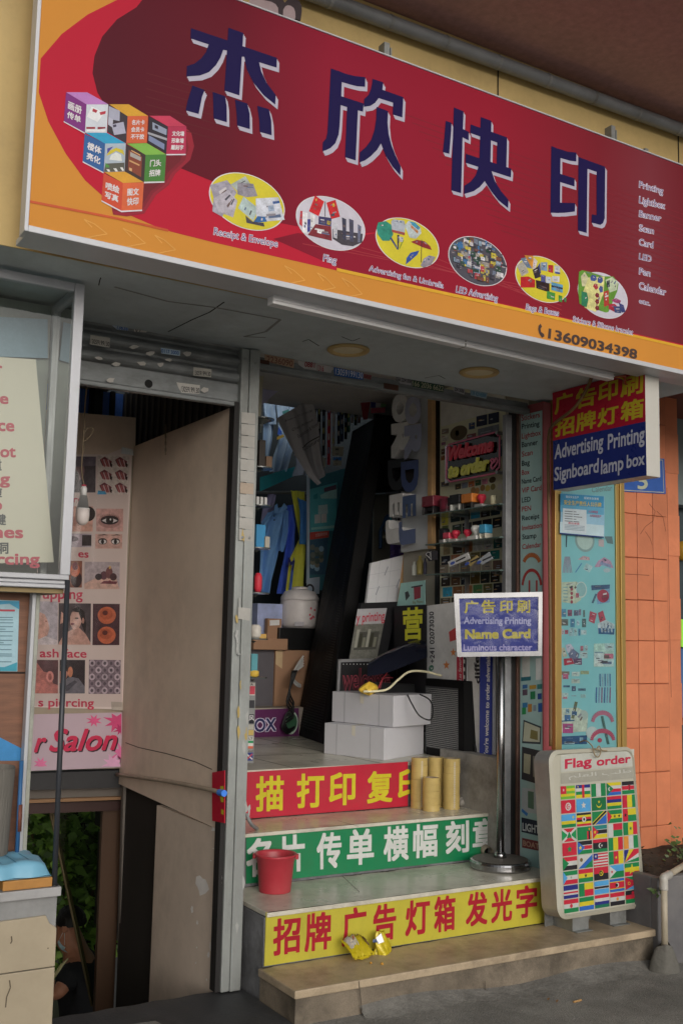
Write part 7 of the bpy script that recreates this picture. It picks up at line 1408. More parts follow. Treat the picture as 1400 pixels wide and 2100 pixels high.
# white cartons
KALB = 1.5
cart = mat('white carton', '#a9a9ad', .6, 0, .04, 3, .1, '#8a8680', 2); crt = mat('carton crease', '#8e8e92', .7)
def carton(label, F, Lp, Rp, tp, z, m_=cart, name='carton', flap=True):
    f = P(*F, Zp(z)); a = P(*Lp, Zp(z)) - f; b = P(*Rp, Zp(z)) - f; hp = P(*tp, _pl(f, V((fwd.x, fwd.y, 0)))); h = hp.z - z
    o = thing(name, label, 'box', f + a * .5 + b * .5); m = M(); m.obox(f, a, b, (0, 0, h), m_); m.build('body', o, bev=.003); m = M()
    n1 = a.cross(V((0, 0, 1))).normalized(); n1 = n1 if n1.dot(EYE - f) > 0 else -n1
    if flap:
        for u in (.22, .78): m.poly([f + a * u + n1 * .001, f + a * (u + .012) + n1 * .001, f + a * (u + .012) + V((0, 0, h)) + n1 * .001, f + a * u + V((0, 0, h)) + n1 * .001], crt)
        m.explode('crease', o); m = M(); tw = mat('carton tape', '#b8b4a8', .25); c_ = f + a * .5 + b * .5; m.poly([f + a * .5 - a.normalized() * .02 + V((0, 0, h + .0008)), f + a * .5 + a.normalized() * .02 + V((0, 0, h + .0008)), f + a * .5 + a.normalized() * .02 + b + V((0, 0, h + .0008)), f + a * .5 - a.normalized() * .02 + b + V((0, 0, h + .0008))], tw); m.poly([f + a * .47 + n1 * .0015 + V((0, 0, h)), f + a * .53 + n1 * .0015 + V((0, 0, h)), f + a * .53 + n1 * .0015 + V((0, 0, h - .05)), f + a * .47 + n1 * .0015 + V((0, 0, h - .055))], tw); m.explode('tape_strip', o)
    return f, a, b, z + h
f1, a1, b1_, zt1 = carton('lower of the two white cartons stacked on the shop floor', (787, 1560), (664, 1545), (868, 1546), (789, 1494), FL)
f2, a2, b2_, zt2 = carton('upper white carton with cables on top', (806, 1492), (680, 1479), (884, 1485), (806, 1427), zt1 + .002)
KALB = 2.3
# cables on the cartons
m = M(); m.curve([P(745, 1418, Yp(.98)), P(790, 1415, Yp(.95)), P(815, 1395, Yp(.92)), P(838, 1378, Yp(.9)), P(870, 1377, Yp(.88)), P(905, 1386, Yp(.86))], .006, mat('cream cable', '#a59a80', .5), 8); m.build('cream_cable', label='cream cable arching over the white cartons', cat='cable', smooth=True)
m = M(); m.curve([P(835, 1425, Yp(.86)), P(845, 1445, Yp(.8)), P(860, 1468, Yp(.76)), P(882, 1476, Yp(.74)), P(887, 1455, Yp(.76)), P(880, 1435, Yp(.8)), P(860, 1424, Yp(.85))], .004, BLACK, 8); m.build('black_cable', label='black cable looping down the upper white carton', cat='cable', smooth=True)
p = P(757, 1412, Yp(1.0)); m = M(); m.grid(lambda u, v: p + V((.055 * math.cos(u * 6.283) * math.sin(v * 3.14) * (1 + .2 * math.sin(u * 19)), .035 * math.sin(u * 6.283) * math.sin(v * 3.14), -.03 + .06 * v + .008 * math.sin(u * 25))), 24, 10, ink('#a8842e', .4)); m.build('yellow_tape_bundle', label='crumpled yellow tape bundle on the upper white carton', cat='tape', smooth=True)
m = M()
for k in range(3): m.curve([P(775 + k * 2, 1412, Yp(1.02)), P(784 + k, 1392, Yp(1.02)), P(795 + k * 5, 1378 + k * 6, Yp(1.06))], .002, ink(('#8a2a30', '#1b1a1c', '#7a3038')[k]), 5)
m.build('thin_wires', label='thin red and black wires rising from the yellow tape bundle', cat='wires')
# square LED module
fb = P(950, 1561, Zp(FL)); lb = P(872, 1547, Zp(FL)); sb = P(977, 1562, Zp(FL)); tp = P(958, 1397, _pl(fb, V((fwd.x, fwd.y, 0))))
up = V((.015, .03, tp.z - FL)); t = thing('led_matrix_display', 'square black LED matrix panel standing right of the white cartons', 'led panel', fb)
m = M(); m.obox(fb, lb - fb, sb - fb, up, mat('led case', '#050506', .55, 0, .1, 12, spec=.1)); m.build('case', t, bev=.005)
n_ = (lb - fb).cross(up).normalized(); n_ = n_ if n_.dot(EYE - fb) > 0 else -n_; m = M(); a = lb - fb
m.poly([fb + a * .12 + up * .1 + n_ * .001, fb + a * 1.0 + up * .1 + n_ * .001, fb + a + up * .9 + n_ * .001, fb + a * .12 + up * .9 + n_ * .001], mat('led mask', '#222326', .5)); ld = ink('#8f8f8c', .3)
for i in range(34):
    for j in range(32):
        q = fb + a * (.14 + i * .025) + up * (.115 + j * .0243) + n_ * .0016; s_ = .0021; ax = a.normalized()
        m.poly([q - ax * s_ * 1.3, q - V((0, 0, s_)), q + ax * s_ * 1.3, q + V((0, 0, s_))], ld)
m.build('led_matrix', t)
m = M(); m.curve([P(972, 1525, Yp(.62)), P(975, 1545, Yp(.6)), P(970, 1590, Yp(.6)), P(960, 1625, Yp(.6)), P(968, 1650, Yp(.6))], .006, BLACK, 8); m.curve([P(985, 1555, Yp(.62)), P(995, 1590, Yp(.6)), P(990, 1618, Yp(.6)), P(978, 1622, Yp(.6)), P(972, 1590, Yp(.6))], .006, BLACK, 8); m.build('power_lead', label='black power lead dangling below the square LED panel', cat='cable', smooth=True)
# ------------------------------------------------------------------ deeper in the shop
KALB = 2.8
# tall LED display leaning to the right
A0 = P(604, 1506, Zp(FL)); B0 = P(661, 1526, Zp(FL)); A1 = P(722, 884, Yp(A0.y)); B1 = P(768, 857, Yp(B0.y)); th = V((.085, -.02, 0))
t = thing('led_banner', 'tall black LED banner display leaning across the shop', 'led display', A0)
m = M(); m.prism([A0, B0, B1, A1], th, mat('led case', '#0a0b0d', .55, spec=.15)); m.build('case', t, bev=.006)
n_ = (B0 - A0).cross(A1 - A0).normalized(); n_ = n_ if n_.dot(EYE - A0) > 0 else -n_; m = M(); lm1, lm2 = mat('led slat', '#08080a', .5, spec=.15), mat('led gap', '#050506', .6)
for k in range(120):
    v0, v1 = .03 + k * .94 / 120, .03 + (k + .55) * .94 / 120; f_ = lambda u, v: A0.lerp(B0, u).lerp(A1.lerp(B1, u), v) + n_ * .002
    m.poly([f_(.1, v0), f_(.9, v0), f_(.9, v1) + n_ * .003, f_(.1, v1) + n_ * .003], lm1)
m.build('slat_face', t)
# white shirts, bag
def cloth(name, label, cat, left, right, Y, amp, nf, m_, seed=0, parent=None, th=.0):
    """A hanging cloth between two pixel outlines at depth Y, with folds."""
    pl = Yp(Y)
    def samp(L, v):
        n = len(L) - 1; i = min(n - 1, int(v * n)); f_ = v * n - i; return (lerp(L[i][0], L[i + 1][0], f_), lerp(L[i][1], L[i + 1][1], f_))
    def g(u, v):
        a = samp(left, v); b = samp(right, v); p = P(lerp(a[0], b[0], u), lerp(a[1], b[1], u), pl)
        return p + V((0, -amp * (math.sin(u * nf * 6.283 + seed + 1.4 * math.sin(v * 3 + seed)) * (.4 + .6 * v) + .5 * math.sin(u * nf * 2.3 * 6.283 + v * 5) * .5), 0))
    m = M(); m.grid(g, 36, 24, m_); return m.build(name, parent, label, cat, smooth=True) if parent is None else m.build(name, parent, smooth=True)
Zk = lambda x, y: (500 + x / 4.2, 720 + y / 4.2)
K = lambda L: [Zk(*p) for p in L]
wsh = mat('blue cast shirt cotton', '#6f80b8', .85, 0, .06, 3)  # blue cast of the cool indoor light put into the cotton colour
YB_ = 2.75
t = thing('white_tee_shirt', 'pale tee shirt with a small crest hanging at the top left of the shop', 'shirt', P(585, 960, Yp(YB_)), 'hanging shirts')
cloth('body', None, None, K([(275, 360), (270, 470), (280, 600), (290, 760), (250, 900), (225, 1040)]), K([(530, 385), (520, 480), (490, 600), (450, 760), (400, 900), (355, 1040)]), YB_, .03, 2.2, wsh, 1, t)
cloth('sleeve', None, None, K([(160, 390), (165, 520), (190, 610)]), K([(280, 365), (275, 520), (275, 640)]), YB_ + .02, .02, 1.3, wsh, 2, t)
pl = Yp(YB_ - .06); m = M(); KALB=2.8; m.pp(K([(330, 520), (385, 500), (400, 530), (390, 545), (335, 545)]), pl, ink('#2f5a5a')); m.pp(K([(300, 650), (325, 690), (330, 720), (290, 720)]), pl, ink('#2c4a9a')); m.pp(K([(285, 740), (340, 715), (348, 740), (285, 765)]), pl, ink('#a07a38')); m.explode('crest_print', t)
t = thing('white_tee_shirt', 'pale plain tee shirt hanging behind the post', 'shirt', P(545, 950, Yp(YB_ + .05)), 'hanging shirts')
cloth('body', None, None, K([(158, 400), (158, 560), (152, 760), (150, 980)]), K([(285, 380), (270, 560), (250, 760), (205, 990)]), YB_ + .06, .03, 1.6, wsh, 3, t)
t = thing('white_tee_shirt', 'folded pale sleeve of a tee shirt hanging under the printed bag', 'shirt', P(610, 970, Yp(YB_)), 'hanging shirts')
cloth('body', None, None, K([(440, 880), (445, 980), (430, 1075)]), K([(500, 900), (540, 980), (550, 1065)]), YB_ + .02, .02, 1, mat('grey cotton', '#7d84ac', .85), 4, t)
bagm = mat('printed bag film', '#77777c', .45, 0, .08, 6)
t = thing('printed_bag', 'pale plastic bag printed with script hanging askew among the shirts', 'bag', P(630, 985, Yp(2.6)))
cloth('bag', None, None, K([(282, 580), (380, 770), (450, 900), (560, 1080), (635, 1155)]), K([(580, 400), (620, 560), (650, 760), (670, 950), (695, 1060)]), 2.2, .025, 1.4, bagm, 5, t)
pl = Yp(2.14)
for s, a, b, d, bo in (('Couture', (515, 860), (655, 775), (500, 830), .0), ('Exposition & Vente', (470, 750), (640, 640), (455, 720), .0), ('Chez Abbout', (420, 690), (600, 600), (410, 668), .0), ('Broderie 77 22 25 00', (355, 610), (590, 520), (350, 594), .0)):
    m = M(); m.text(s, Zk(*a), Zk(*b), Zk(*d), pl, ink('#2e2e36'), 0, bo, .25); m.build('lettering', t)
m = M(); m.line(K([(505, 835), (550, 790), (600, 760), (650, 735)]), .006, pl, ink('#1f1f26')); m.build('printed_line', t)
# teal shelf and lower clothes
m = M(); a = P(533, 1008, Yp(2.3)); b = P(606, 962, Yp(2.95)); m.prism([a, P(606, 975, Yp(2.95)), P(606, 962, Yp(2.95)), P(533, 985, Yp(2.3))], (.0, .0, .02), mat('teal shelf', '#2a86a4', .5)); m.build('teal_shelf', label='teal shelf board between the upper and lower hanging clothes', cat='shelf')
m = M(); m.tube([P(520, 1010, Yp(2.85)), P(650, 1010, Yp(2.85))], .012, STEEL, 8); m.build('clothes_rail', label='steel rail carrying the lower row of hanging clothes', cat='rail')
polo = mat('sky blue polo', '#4a6c98', .85, 0, .08, 4)
t = thing('polo_shirt', 'sky blue polo shirt with collar on a hanger', 'shirt', P(555, 1210, Yp(2.7)), 'hanging shirts')
cloth('body', None, None, K([(210, 1390), (140, 1480), (130, 1700), (125, 1900), (130, 2070)]), K([(350, 1330), (370, 1480), (310, 1700), (270, 1900), (235, 2090)]), 2.7, .035, 1.7, polo, 6, t)
cloth('sleeve', None, None, K([(345, 1330), (320, 1560), (300, 1720)]), K([(378, 1380), (375, 1560), (340, 1730)]), 2.68, .02, 1, polo, 7, t)
pl = Yp(2.63); m = M(); m.plate(K([(265, 1330), (285, 1315), (300, 1400), (255, 1395)]), pl, polo, .006); m.plate(K([(290, 1400), (345, 1310), (375, 1350), (320, 1395)]), pl, polo, .006); m.build('collar', t)
m = M()
for y in (1420, 1455): m.lathe(P(*Zk(262, y), pl), [(.006, 0), (0, .003)], ink('#1f2c3c'), 8, (0, -1, 0))
m.explode('button', t)
t = thing('blue_jersey', 'royal blue jersey hanging between the polo and the yellow shirt', 'shirt', P(590, 1215, Yp(2.8)), 'hanging shirts'); cloth('body', None, None, K([(370, 1330), (365, 1500), (330, 1800), (280, 2090)]), K([(440, 1320), (460, 1500), (440, 1800), (420, 2090)]), 2.8, .03, 1.5, mat('royal blue', '#2c44a8', .8, 0, .1, 4), 8, t)
t = thing('yellow_jersey', 'olive yellow jersey with a dark letter hanging beside the poster', 'shirt', P(610, 1215, Yp(2.75)), 'hanging shirts'); cloth('body', None, None, K([(405, 1200), (430, 1400), (470, 1600), (380, 1800), (345, 2090)]), K([(520, 1210), (535, 1400), (530, 1700), (530, 1900), (530, 2090)]), 2.75, .03, 1.4, mat('olive yellow', '#a8a236', .75, 0, .1, 4), 9, t)
cloth('blue_panel', None, None, K([(460, 1260), (480, 1450), (490, 1660)]), K([(540, 1300), (540, 1450), (538, 1670)]), 2.71, .02, 1, mat('mid blue', '#2a5580', .8), 10, t)
m = M(); m.text('M', Zk(370, 1860), Zk(425, 1890), Zk(385, 1770), Yp(2.66), ink('#1e2148'), 0, .04); m.build('lettering', t)
t = thing('grey_blouse', 'grey mauve blouse behind the polo shirt', 'shirt', P(552, 1060, Yp(2.85)), 'hanging shirts'); cloth('body', None, None, K([(215, 1220), (175, 1320), (150, 1480)]), K([(275, 1240), (270, 1340), (230, 1450)]), 2.85, .02, 1, mat('mauve cotton', '#6d6a84', .8), 11, t)
# poster cabinet
o, pl = board('teal_poster', 'teal product poster on the cabinet side behind the tall LED display', 'poster', K([(568, 1190), (800, 1130), (790, 1545), (568, 1560)]), Yp(2.66), '#3f7d84', .006)
m = M(); m.plate(K([(541, 1070), (556, 1070), (552, 2000), (536, 2000)]), Yp(2.64), mat('pale edge trim', '#7c86a0', .5), .02); m.plate(K([(556, 1100), (900, 1000), (900, 2060), (552, 2060)]), Yp(2.69), mat('cabinet teal', '#28525c', .6), .02); m.build('cabinet_side', o)
m = M()
for q, c in (([(640, 1330), (720, 1320), (722, 1400), (640, 1405)], '#7d8fa8'), ([(608, 1410), (660, 1405), (660, 1480), (608, 1485)], '#8a8fb0'), ([(664, 1405), (712, 1400), (712, 1475), (664, 1480)], '#8f94b4'), ([(655, 1240), (800, 1180), (800, 1270), (665, 1270)], '#6f9a98'), ([(600, 1240), (635, 1225), (635, 1270), (600, 1275)], '#27646e'), ([(580, 1520), (780, 1500), (780, 1525), (580, 1540)], '#6b9aa0'), ([(690, 1180), (795, 1150), (795, 1190), (690, 1215)], '#4a3a48')): m.pp(K(q), pl, ink(c), 0)
m.build('printed_boxes', o)
o, pl = board('warning_strip', 'red strip with pale writing below the teal poster', 'sign', K([(568, 1562), (730, 1545), (726, 1605), (567, 1625)]), Yp(2.66), '#8a3a34', .006)
m = M(); m.text('全国服务热线', Zk(615, 1600), Zk(718, 1585), Zk(615, 1572), pl, ink('#a88a84'), 0, .0); m.build('lettering', o)
o, pl = board('product_picture', 'dark blue product picture under the red strip', 'picture', K([(567, 1630), (722, 1612), (700, 1925), (560, 1925)]), Yp(2.66), '#2a4254', .006)
m = M()
for k in range(14):
    x, y = 590 + (k * 37) % 110, 1690 + (k * 53) % 190; m.ell(Zk(x, y), Zk(x + 22, y), Zk(x, y - 26), pl, ink(('#4d5450', '#3a4440', '#5c5c50', '#6d8494')[k % 4]), 0, 10)
m.explode('print', o)
o, pl = board('round_logo_card', 'pale card with a dark ring mark behind the rice cooker', 'card', K([(540, 1960), (650, 1945), (645, 2090), (540, 2090)]), Yp(2.6), '#7d86b0', .006)
m = M(); m.ell(Zk(568, 2050), Zk(605, 2050), Zk(568, 2005), pl, ink('#23222a'), 0, 20); m.ell(Zk(568, 2050), Zk(590, 2050), Zk(568, 2022), pl, ink('#7d86b0'), 1, 20); m.explode('ring_print', o)
# hanging straps
cols = ['#3a3c40', '#16181c', '#26282c', '#7a2430', '#77757a', '#141a2c', '#1c2438', '#15181c', '#23443a', '#6d6a6c', '#1e2a2a', '#5a4a50', '#2a2024', '#1c3a34']
xs_ = [612, 650, 690, 735, 775, 820, 848, 880, 905, 935, 965, 995, 1025, 1055]; bt = [900, 1020, 900, 980, 880, 800, 780, 760, 700, 620, 640, 620, 560, 560]
for i, (c, x, bb) in enumerate(zip(cols, xs_, bt)):
    lab = 'thin printed strap hanging in the dark row at the back of the shop'
    if i == 3: lab = 'red printed strap hanging in the dark row at the back of the shop'
    if i == 4: lab = 'grey lettered strap hanging right of the red one'
    m = M(); q = K([(x - 14, 290), (x + 12, 285), (x + 6, bb), (x - 18, bb)]); pl = Yp(2.3); m.plate(q, pl, ink(c), .004); o = m.build('lanyard', label=lab, cat='strap', group='straps hanging at the back'); m = M()
    for k in range(5): m.pp(sub(q, .25, .1 + k * .17, .75, .18 + k * .17), (pl[0] + pl[1] * .0045, pl[1]), ink(('#8f8c8c', '#5a6a80', '#7a7a50')[(i + k) % 3]), 0)
    m.build('print', o)
for i, (q, lab) in enumerate(((K([(612, 905), (705, 920), (700, 1000), (612, 990)]), 'pale badge holder hanging below the straps beside the bag'), (K([(755, 820), (858, 825), (850, 905), (758, 900)]), 'pale badge holder hanging below the straps by the LED display'), (K([(768, 915), (840, 915), (835, 990), (768, 985)]), 'blue topped badge card hanging below the straps'))):
    m = M(); m.plate(q, Yp(2.26), ink('#77776f'), .004); o = m.build('badge_holder', label=lab, cat='badge'); m = M(); pl = (Yp(2.26)[0] + Yp(2.26)[1] * .0045, Yp(2.26)[1])
    if i == 2: m.pp(sub(q, 0, 0, 1, .35), pl, ink('#2f5a98'))
    m.pp(sub(q, .3, .2, .6, .4), pl, ink('#3c3c3a')); m.pp(sub(q, .3, .75, .6, .85), pl, ink('#3c3c3a')); m.explode('print', o)
# small desk flags
t = thing('desk_flags', 'little hand flags poking out over the top of the tall LED display', 'flags', P(790, 840, Yp(1.9)))
pl = Yp(1.9); m = M(); m.plate(K([(1090, 395), (1135, 395), (1130, 485), (1092, 490)]), pl, ink('#2a2c60'), .003); m.plate(K([(1136, 395), (1180, 393), (1175, 485), (1131, 485)]), pl, ink('#8f8f98'), .003); m.plate(K([(1181, 393), (1255, 392), (1215, 480), (1176, 485)]), pl, ink('#5a7a54'), .003); m.plate(K([(1092, 492), (1215, 486), (1210, 530), (1094, 535)]), pl, ink('#a04a58'), .003); m.build('cloth', t)
m = M(); m.plate(K([(1005, 445), (1085, 440), (1060, 590), (1025, 590)]), Yp(1.88), ink('#5a2328'), .003); m.build('cloth', t)
m = M(); m.tube([P(*Zk(1065, 390), pl), P(*Zk(1255, 392), pl)], .004, ink('#8a8a8c'), 6); m.tube([P(*Zk(995, 438), Yp(1.88)), P(*Zk(1090, 432), Yp(1.88))], .004, ink('#8a8a8c'), 6); m.build('stick', t)
m = M(); ss = [(1112 + (9 if a % 2 == 0 else 4) * 1.6 * math.sin(a * .6283), 420 - (9 if a % 2 == 0 else 4) * 2 * math.cos(a * .6283)) for a in range(10)]; m.pp(K(ss), (pl[0] + pl[1] * .0035, pl[1]), ink('#a8a890')); m.build('star', t)
# dark shelving behind the letters
t = thing('shelf_unit', 'dark shelf unit with grey back behind the tall LED display', 'shelf unit', P(800, 1240, Yp(2.2)))
pl = Yp(2.2); m = M(); m.plate([(765, 1015), (845, 1010), (845, 1260), (760, 1260)], pl, mat('grey shelf back', '#5d5c54', .6, 0, .1, 4), .01); m.build('back', t)
m = M(); m.plate([(765, 785), (900, 785), (900, 1005), (768, 1008)], Yp(2.2), mat('dark door', '#1d1c1c', .5, 0, .15, 5), .02); m.plate([(800, 900), (815, 895), (812, 970), (800, 975)], Yp(2.17), mat('dark relief', '#2a2827', .5), .01); m.plate([(764, 1000), (850, 992), (850, 1004), (764, 1012)], Yp(2.0), BLACK, .02); m.build('upper_door', t)
m = M(); m.plate([(778, 1099), (850, 1094), (850, 1100), (778, 1104)], Yp(2.0), mat('shelf board edge', '#7a7768', .5), .02); m.plate([(828, 1180), (880, 1176), (880, 1182), (828, 1186)], Yp(1.9), BLACK, .02); m.build('shelf_board', t)
o, pl = board('recycling_sign', 'white and blue recycling sign on the dark shelf unit', 'sign', [(800, 1052), (808, 1046), (834, 1042), (838, 1048), (836, 1088), (804, 1092), (798, 1086)], Yp(1.95), '#3f86b0', .02)
m = M(); m.pp([(803, 1056), (834, 1048), (833, 1085), (802, 1089)], pl, ink('#8d8d9a'), 0); m.ell((817, 1063), (824, 1062), (817, 1052), pl, ink('#34343c'), 1, 24); m.ell((817, 1063), (822.6, 1062), (817, 1054.5), pl, ink('#8d8d9a'), 2, 24); m.ell((817, 1063), (820, 1062.5), (817, 1058), pl, ink('#34343c'), 3, 6); m.text('可回收', (805, 1086), (831, 1082), (805, 1077), pl, ink('#34343c'), 1, .01); m.build('print', o)
m = M(); m.curve([P(792, 1060, Yp(1.98)), P(786, 1075, Yp(1.98)), P(780, 1090, Yp(1.98)), P(780, 1115, Yp(1.98)), P(779, 1125, Yp(1.98))], .012, mat('blue lanyard', '#1d3450', .6, 0, .4, 60), 8); m.curve([P(795, 1055, Yp(1.97)), P(797, 1075, Yp(1.97)), P(790, 1090, Yp(1.97))], .014, mat('blue lanyard', '#1d3450', .6), 8); m.build('lanyard_bunch', label='bunch of dark blue lanyards hanging left of the recycling sign', cat='lanyards', smooth=True)
for k, (q, lab) in enumerate((([(799, 1110), (815, 1108), (814, 1142), (799, 1146)], 'left purple box on the dark shelf unit'), ([(816, 1107), (832, 1105), (832, 1140), (815, 1142)], 'right purple box on the dark shelf unit'))):
    m = M(); m.plate(q, Yp(2.0), ink('#4c3a74'), .04); o = m.build('purple_box', label=lab, cat='box', bev=.004); m = M(); m.pp(sub(q, .1, .55, .6, .8), (Yp(2.0)[0] + Yp(2.0)[1] * .041, Yp(2.0)[1]), ink('#6a5a8c')); m.build('print', o)
m = M()
for x, c in ((809, '#7a5a4c'), (821, '#8a7250')): m.ell((x, 1021), (x + 4, 1020), (x, 1017), Yp(2.18), ink(c), 0, 14)
m.ell((821, 1035), (825, 1034), (821, 1031), Yp(2.18), ink('#8a8a34'), 0, 14); m.build('round_stickers', label='few small round stickers on the grey shelf back', cat='stickers')
o, pl = board('photo_sample', 'pale green Big Photo sample board behind the marble board', 'board', [(823, 1196), (872, 1190), (872, 1240), (815, 1244)], Xp(RW - .05), '#6f8f8c', .006)
m = M(); m.pp([(848, 1205), (862, 1203), (862, 1226), (849, 1230)], pl, ink('#6a2530')); m.pp([(843, 1203), (866, 1199), (866, 1202), (843, 1206)], pl, ink('#22242a')); m.pp([(830, 1215), (836, 1212), (840, 1222), (832, 1232)], pl, ink('#23292c')); m.text('Big Photo', (846, 1238), (867, 1236), (846, 1232), pl, ink('#5c5a2c'), 1, .0); m.build('print', o)
for k, (x0, x1, y0, y1, c, lab) in enumerate(((845, 853, 1152, 1180, '#8d8f8a', 'white bottle on the lower shelf'), (855, 866, 1140, 1178, '#6a6038', 'olive bottle on the lower shelf'), (868, 874, 1145, 1178, '#2c2c38', 'dark bottle on the lower shelf'))):
    b = P((x0 + x1) / 2, y1, Xp(RW - .05)); tz = P((x0 + x1) / 2, y0, Xp(RW - .05)).z; r_ = (P(x0, y1, Yp(b.y)) - P(x1, y1, Yp(b.y))).length / 2; m = M(); m.lathe(b, [(r_ * .9, 0), (r_, .01), (r_, (tz - b.z) * .7), (r_ * .5, (tz - b.z) * .82), (r_ * .5, tz - b.z), (0, tz - b.z)], ink(c), 16); m.build('bottle', label=lab + ' beneath the letter panel', cat='bottle', smooth=True)
# step further in, boxes and cooker
Yv = 2.15
o, pl = board('box_step_sign', 'purple sign strip ending in BOX on the inner step', 'sign', [(500, 1456), (612, 1452), (612, 1512), (500, 1514)], Yp(Yv), '#3c1a38', .005)
m = M(); m.text('BOX', (505, 1503), (567, 1500), (505, 1472), pl, ink('#8a8494'), 0, .075); m.build('halo', o); m = M(); m.text('BOX', (506, 1502), (566, 1499), (506, 1473), pl, ink('#1d2040'), 2, .02); m.build('lettering', o)
m = M(); m.ell((597, 1482), (611, 1480), (597, 1458), pl, ink('#7d8a80'), 0, 20); m.ell((598, 1482), (609, 1480), (598, 1463), pl, ink('#24402e'), 1, 20); m.build('printed_disc', o)
zst = P(560, 1452, Yp(Yv)).z
m = M(); m.box(.2, 1.75, Yv + .002, 3.29, FL + .002, zst, mat('inner step tile', '#6d675e', .5)); m.build('inner_step', label='raised inner step carrying cartons at the back of the shop', cat='step')
kraft = mat('kraft carton', '#6d5340', .75, 0, .08, 4, .15); dkc_ = mat('dark carton side', '#3c3a3e', .75)
def fbox(name, label, px0, px1, pyb, pyt, Y, D, m_, z=None):
    a = P(px0, pyb, Yp(Y)); b = P(px1, pyb, Yp(Y)); t_ = P(px0, pyt, Yp(Y)); z0 = min(a.z, b.z) if z is None else z
    m = M(); m.box(a.x, b.x, Y, Y + D, z0, t_.z, m_); return m.build(name, label=label, cat='box', bev=.003), t_.z, a.x, b.x
o, z1_, xa_, xb_ = fbox('carton', 'large kraft carton taped shut on the inner step', 562, 632, 1449, 1333, 2.3, .4, kraft, zst + .001)
m = M(); m.poly([(xa_ + .002, 2.299, z1_ - .002), (xa_ + .002, 2.299, z1_ - .09), (xa_ + .05, 2.299, z1_ - .12), (xa_ + .052, 2.299, z1_ - .002)], mat('clear tape', '#85745c', .25)); m.build('tape_strip', o)
o, z2_, _, _ = fbox('carton_dark_side', 'dark grey side of the kraft carton, built separately behind the round glass shelves', 505, 560, 1449, 1318, 2.32, .4, dkc_, zst + .001)  # dark side of the kraft carton, drawn as a box of its own
o, z3_, _, _ = fbox('flat_carton', 'open kraft carton flap lying on the dark carton side', 520, 590, 1329, 1309, 2.25, .12, kraft, z1_ + .002)
o, z4_, _, _ = fbox('black_case', 'flat black case under the white rice cooker', 572, 650, 1325, 1287, 2.33, .3, BLACK, z1_ + .002)
o, z5_, _, _ = fbox('clear_wrapped_box', 'pale blue box in clear wrap left of the rice cooker', 527, 578, 1300, 1237, 2.42, .2, mat('wrapped box', '#6d7590', .3, 0, .2, 9), z1_ + .012)
o, _, _, _ = fbox('small_carton', 'small kraft carton with a white label in front of the clear wrapped box', 548, 577, 1305, 1268, 2.36, .04, kraft, z1_ + .011)
m = M(); m.plate([(553, 1272), (573, 1271), (573, 1282), (553, 1283)], Yp(2.359), ink('#a8a098'), .001); m.build('label', o)
c = P(613, 1288, Yp(2.42)); c.z = z4_ + .001; t = thing('rice_cooker', 'old white rice cooker with red flower print on the black case', 'rice cooker', c)
rc_ = (P(648, 1270, Yp(2.42)) - P(579, 1270, Yp(2.42))).length / 2; hc_ = P(613, 1232, Yp(2.42)).z - c.z; cw = mat('cooker enamel', '#8f8c8c', .4, 0, .08, 8, .25, '#5c5248', 6)
m = M(); m.lathe(c, [(rc_ * .85, 0), (rc_ * .96, .02), (rc_, .05), (rc_, hc_ * .92), (rc_ * .98, hc_)], cw, 36); m.build('pot', t, smooth=True)
m = M(); m.lathe(c, [(rc_ * 1.01, hc_), (rc_ * 1.0, hc_ + .02), (rc_ * .8, hc_ + .06), (rc_ * .4, hc_ + .075), (0, hc_ + .078)], cw, 36); m.lathe(c + V((0, 0, hc_ + .076)), [(.05, 0), (.055, .012), (.03, .018), (0, .018)], cw, 16); m.build('lid', t, smooth=True)
m = M(); d = (V((EYE.x, EYE.y, 0)) - V((c.x, c.y, 0))).normalized(); e = V((-d.y, d.x, 0)); m.obox(c + d * (rc_ - .01) - e * .03 + V((0, 0, .01)), d * .025, e * .06, (0, 0, .03), ink('#77757a')); m.build('switch', t, bev=.003)
m = M(); rn = random.Random(4)
for k in range(9): 
    a = math.atan2(d.y, d.x) + .75 + rn.uniform(-.2, .2); z = hc_ * rn.uniform(.3, .75); m.lathe(c + V((math.cos(a) * rc_, math.sin(a) * rc_, z)), [(.008, 0), (0, .002)], ink('#8a3a44'), 8, (math.cos(a), math.sin(a), 0))
m.build('printed_flower', t)
m = M(); wc = mat('white wire', '#7d7d7c', .5)
for k in range(5): m.curve([P(622, 1345 + k * 5, Yp(2.2)), P(606 - k * 2, 1370 + k * 4, Yp(2.18)), P(602 + k, 1392 + k * 3, Yp(2.18)), P(616, 1405 + k, Yp(2.2))], .006, wc, 6)
m.build('white_wire_coil', label='coil of white wire beside the tall LED display', cat='wire', smooth=True)
m = M()
for k in range(4): m.curve([P(600 + k * 3, 1375, Yp(2.12)), P(594 - k * 2, 1420 + k * 6, Yp(2.1)), P(602, 1445 + k * 8, Yp(2.1)), P(584 - k * 2, 1470 + k * 6, Yp(2.1)), P(590, 1495 + k * 3, Yp(2.1)), P(604, 1490, Yp(2.1))], .006, BLACK, 6)
m.build('black_wire_coil', label='tangle of black cable at the foot of the tall LED display', cat='cable', smooth=True)
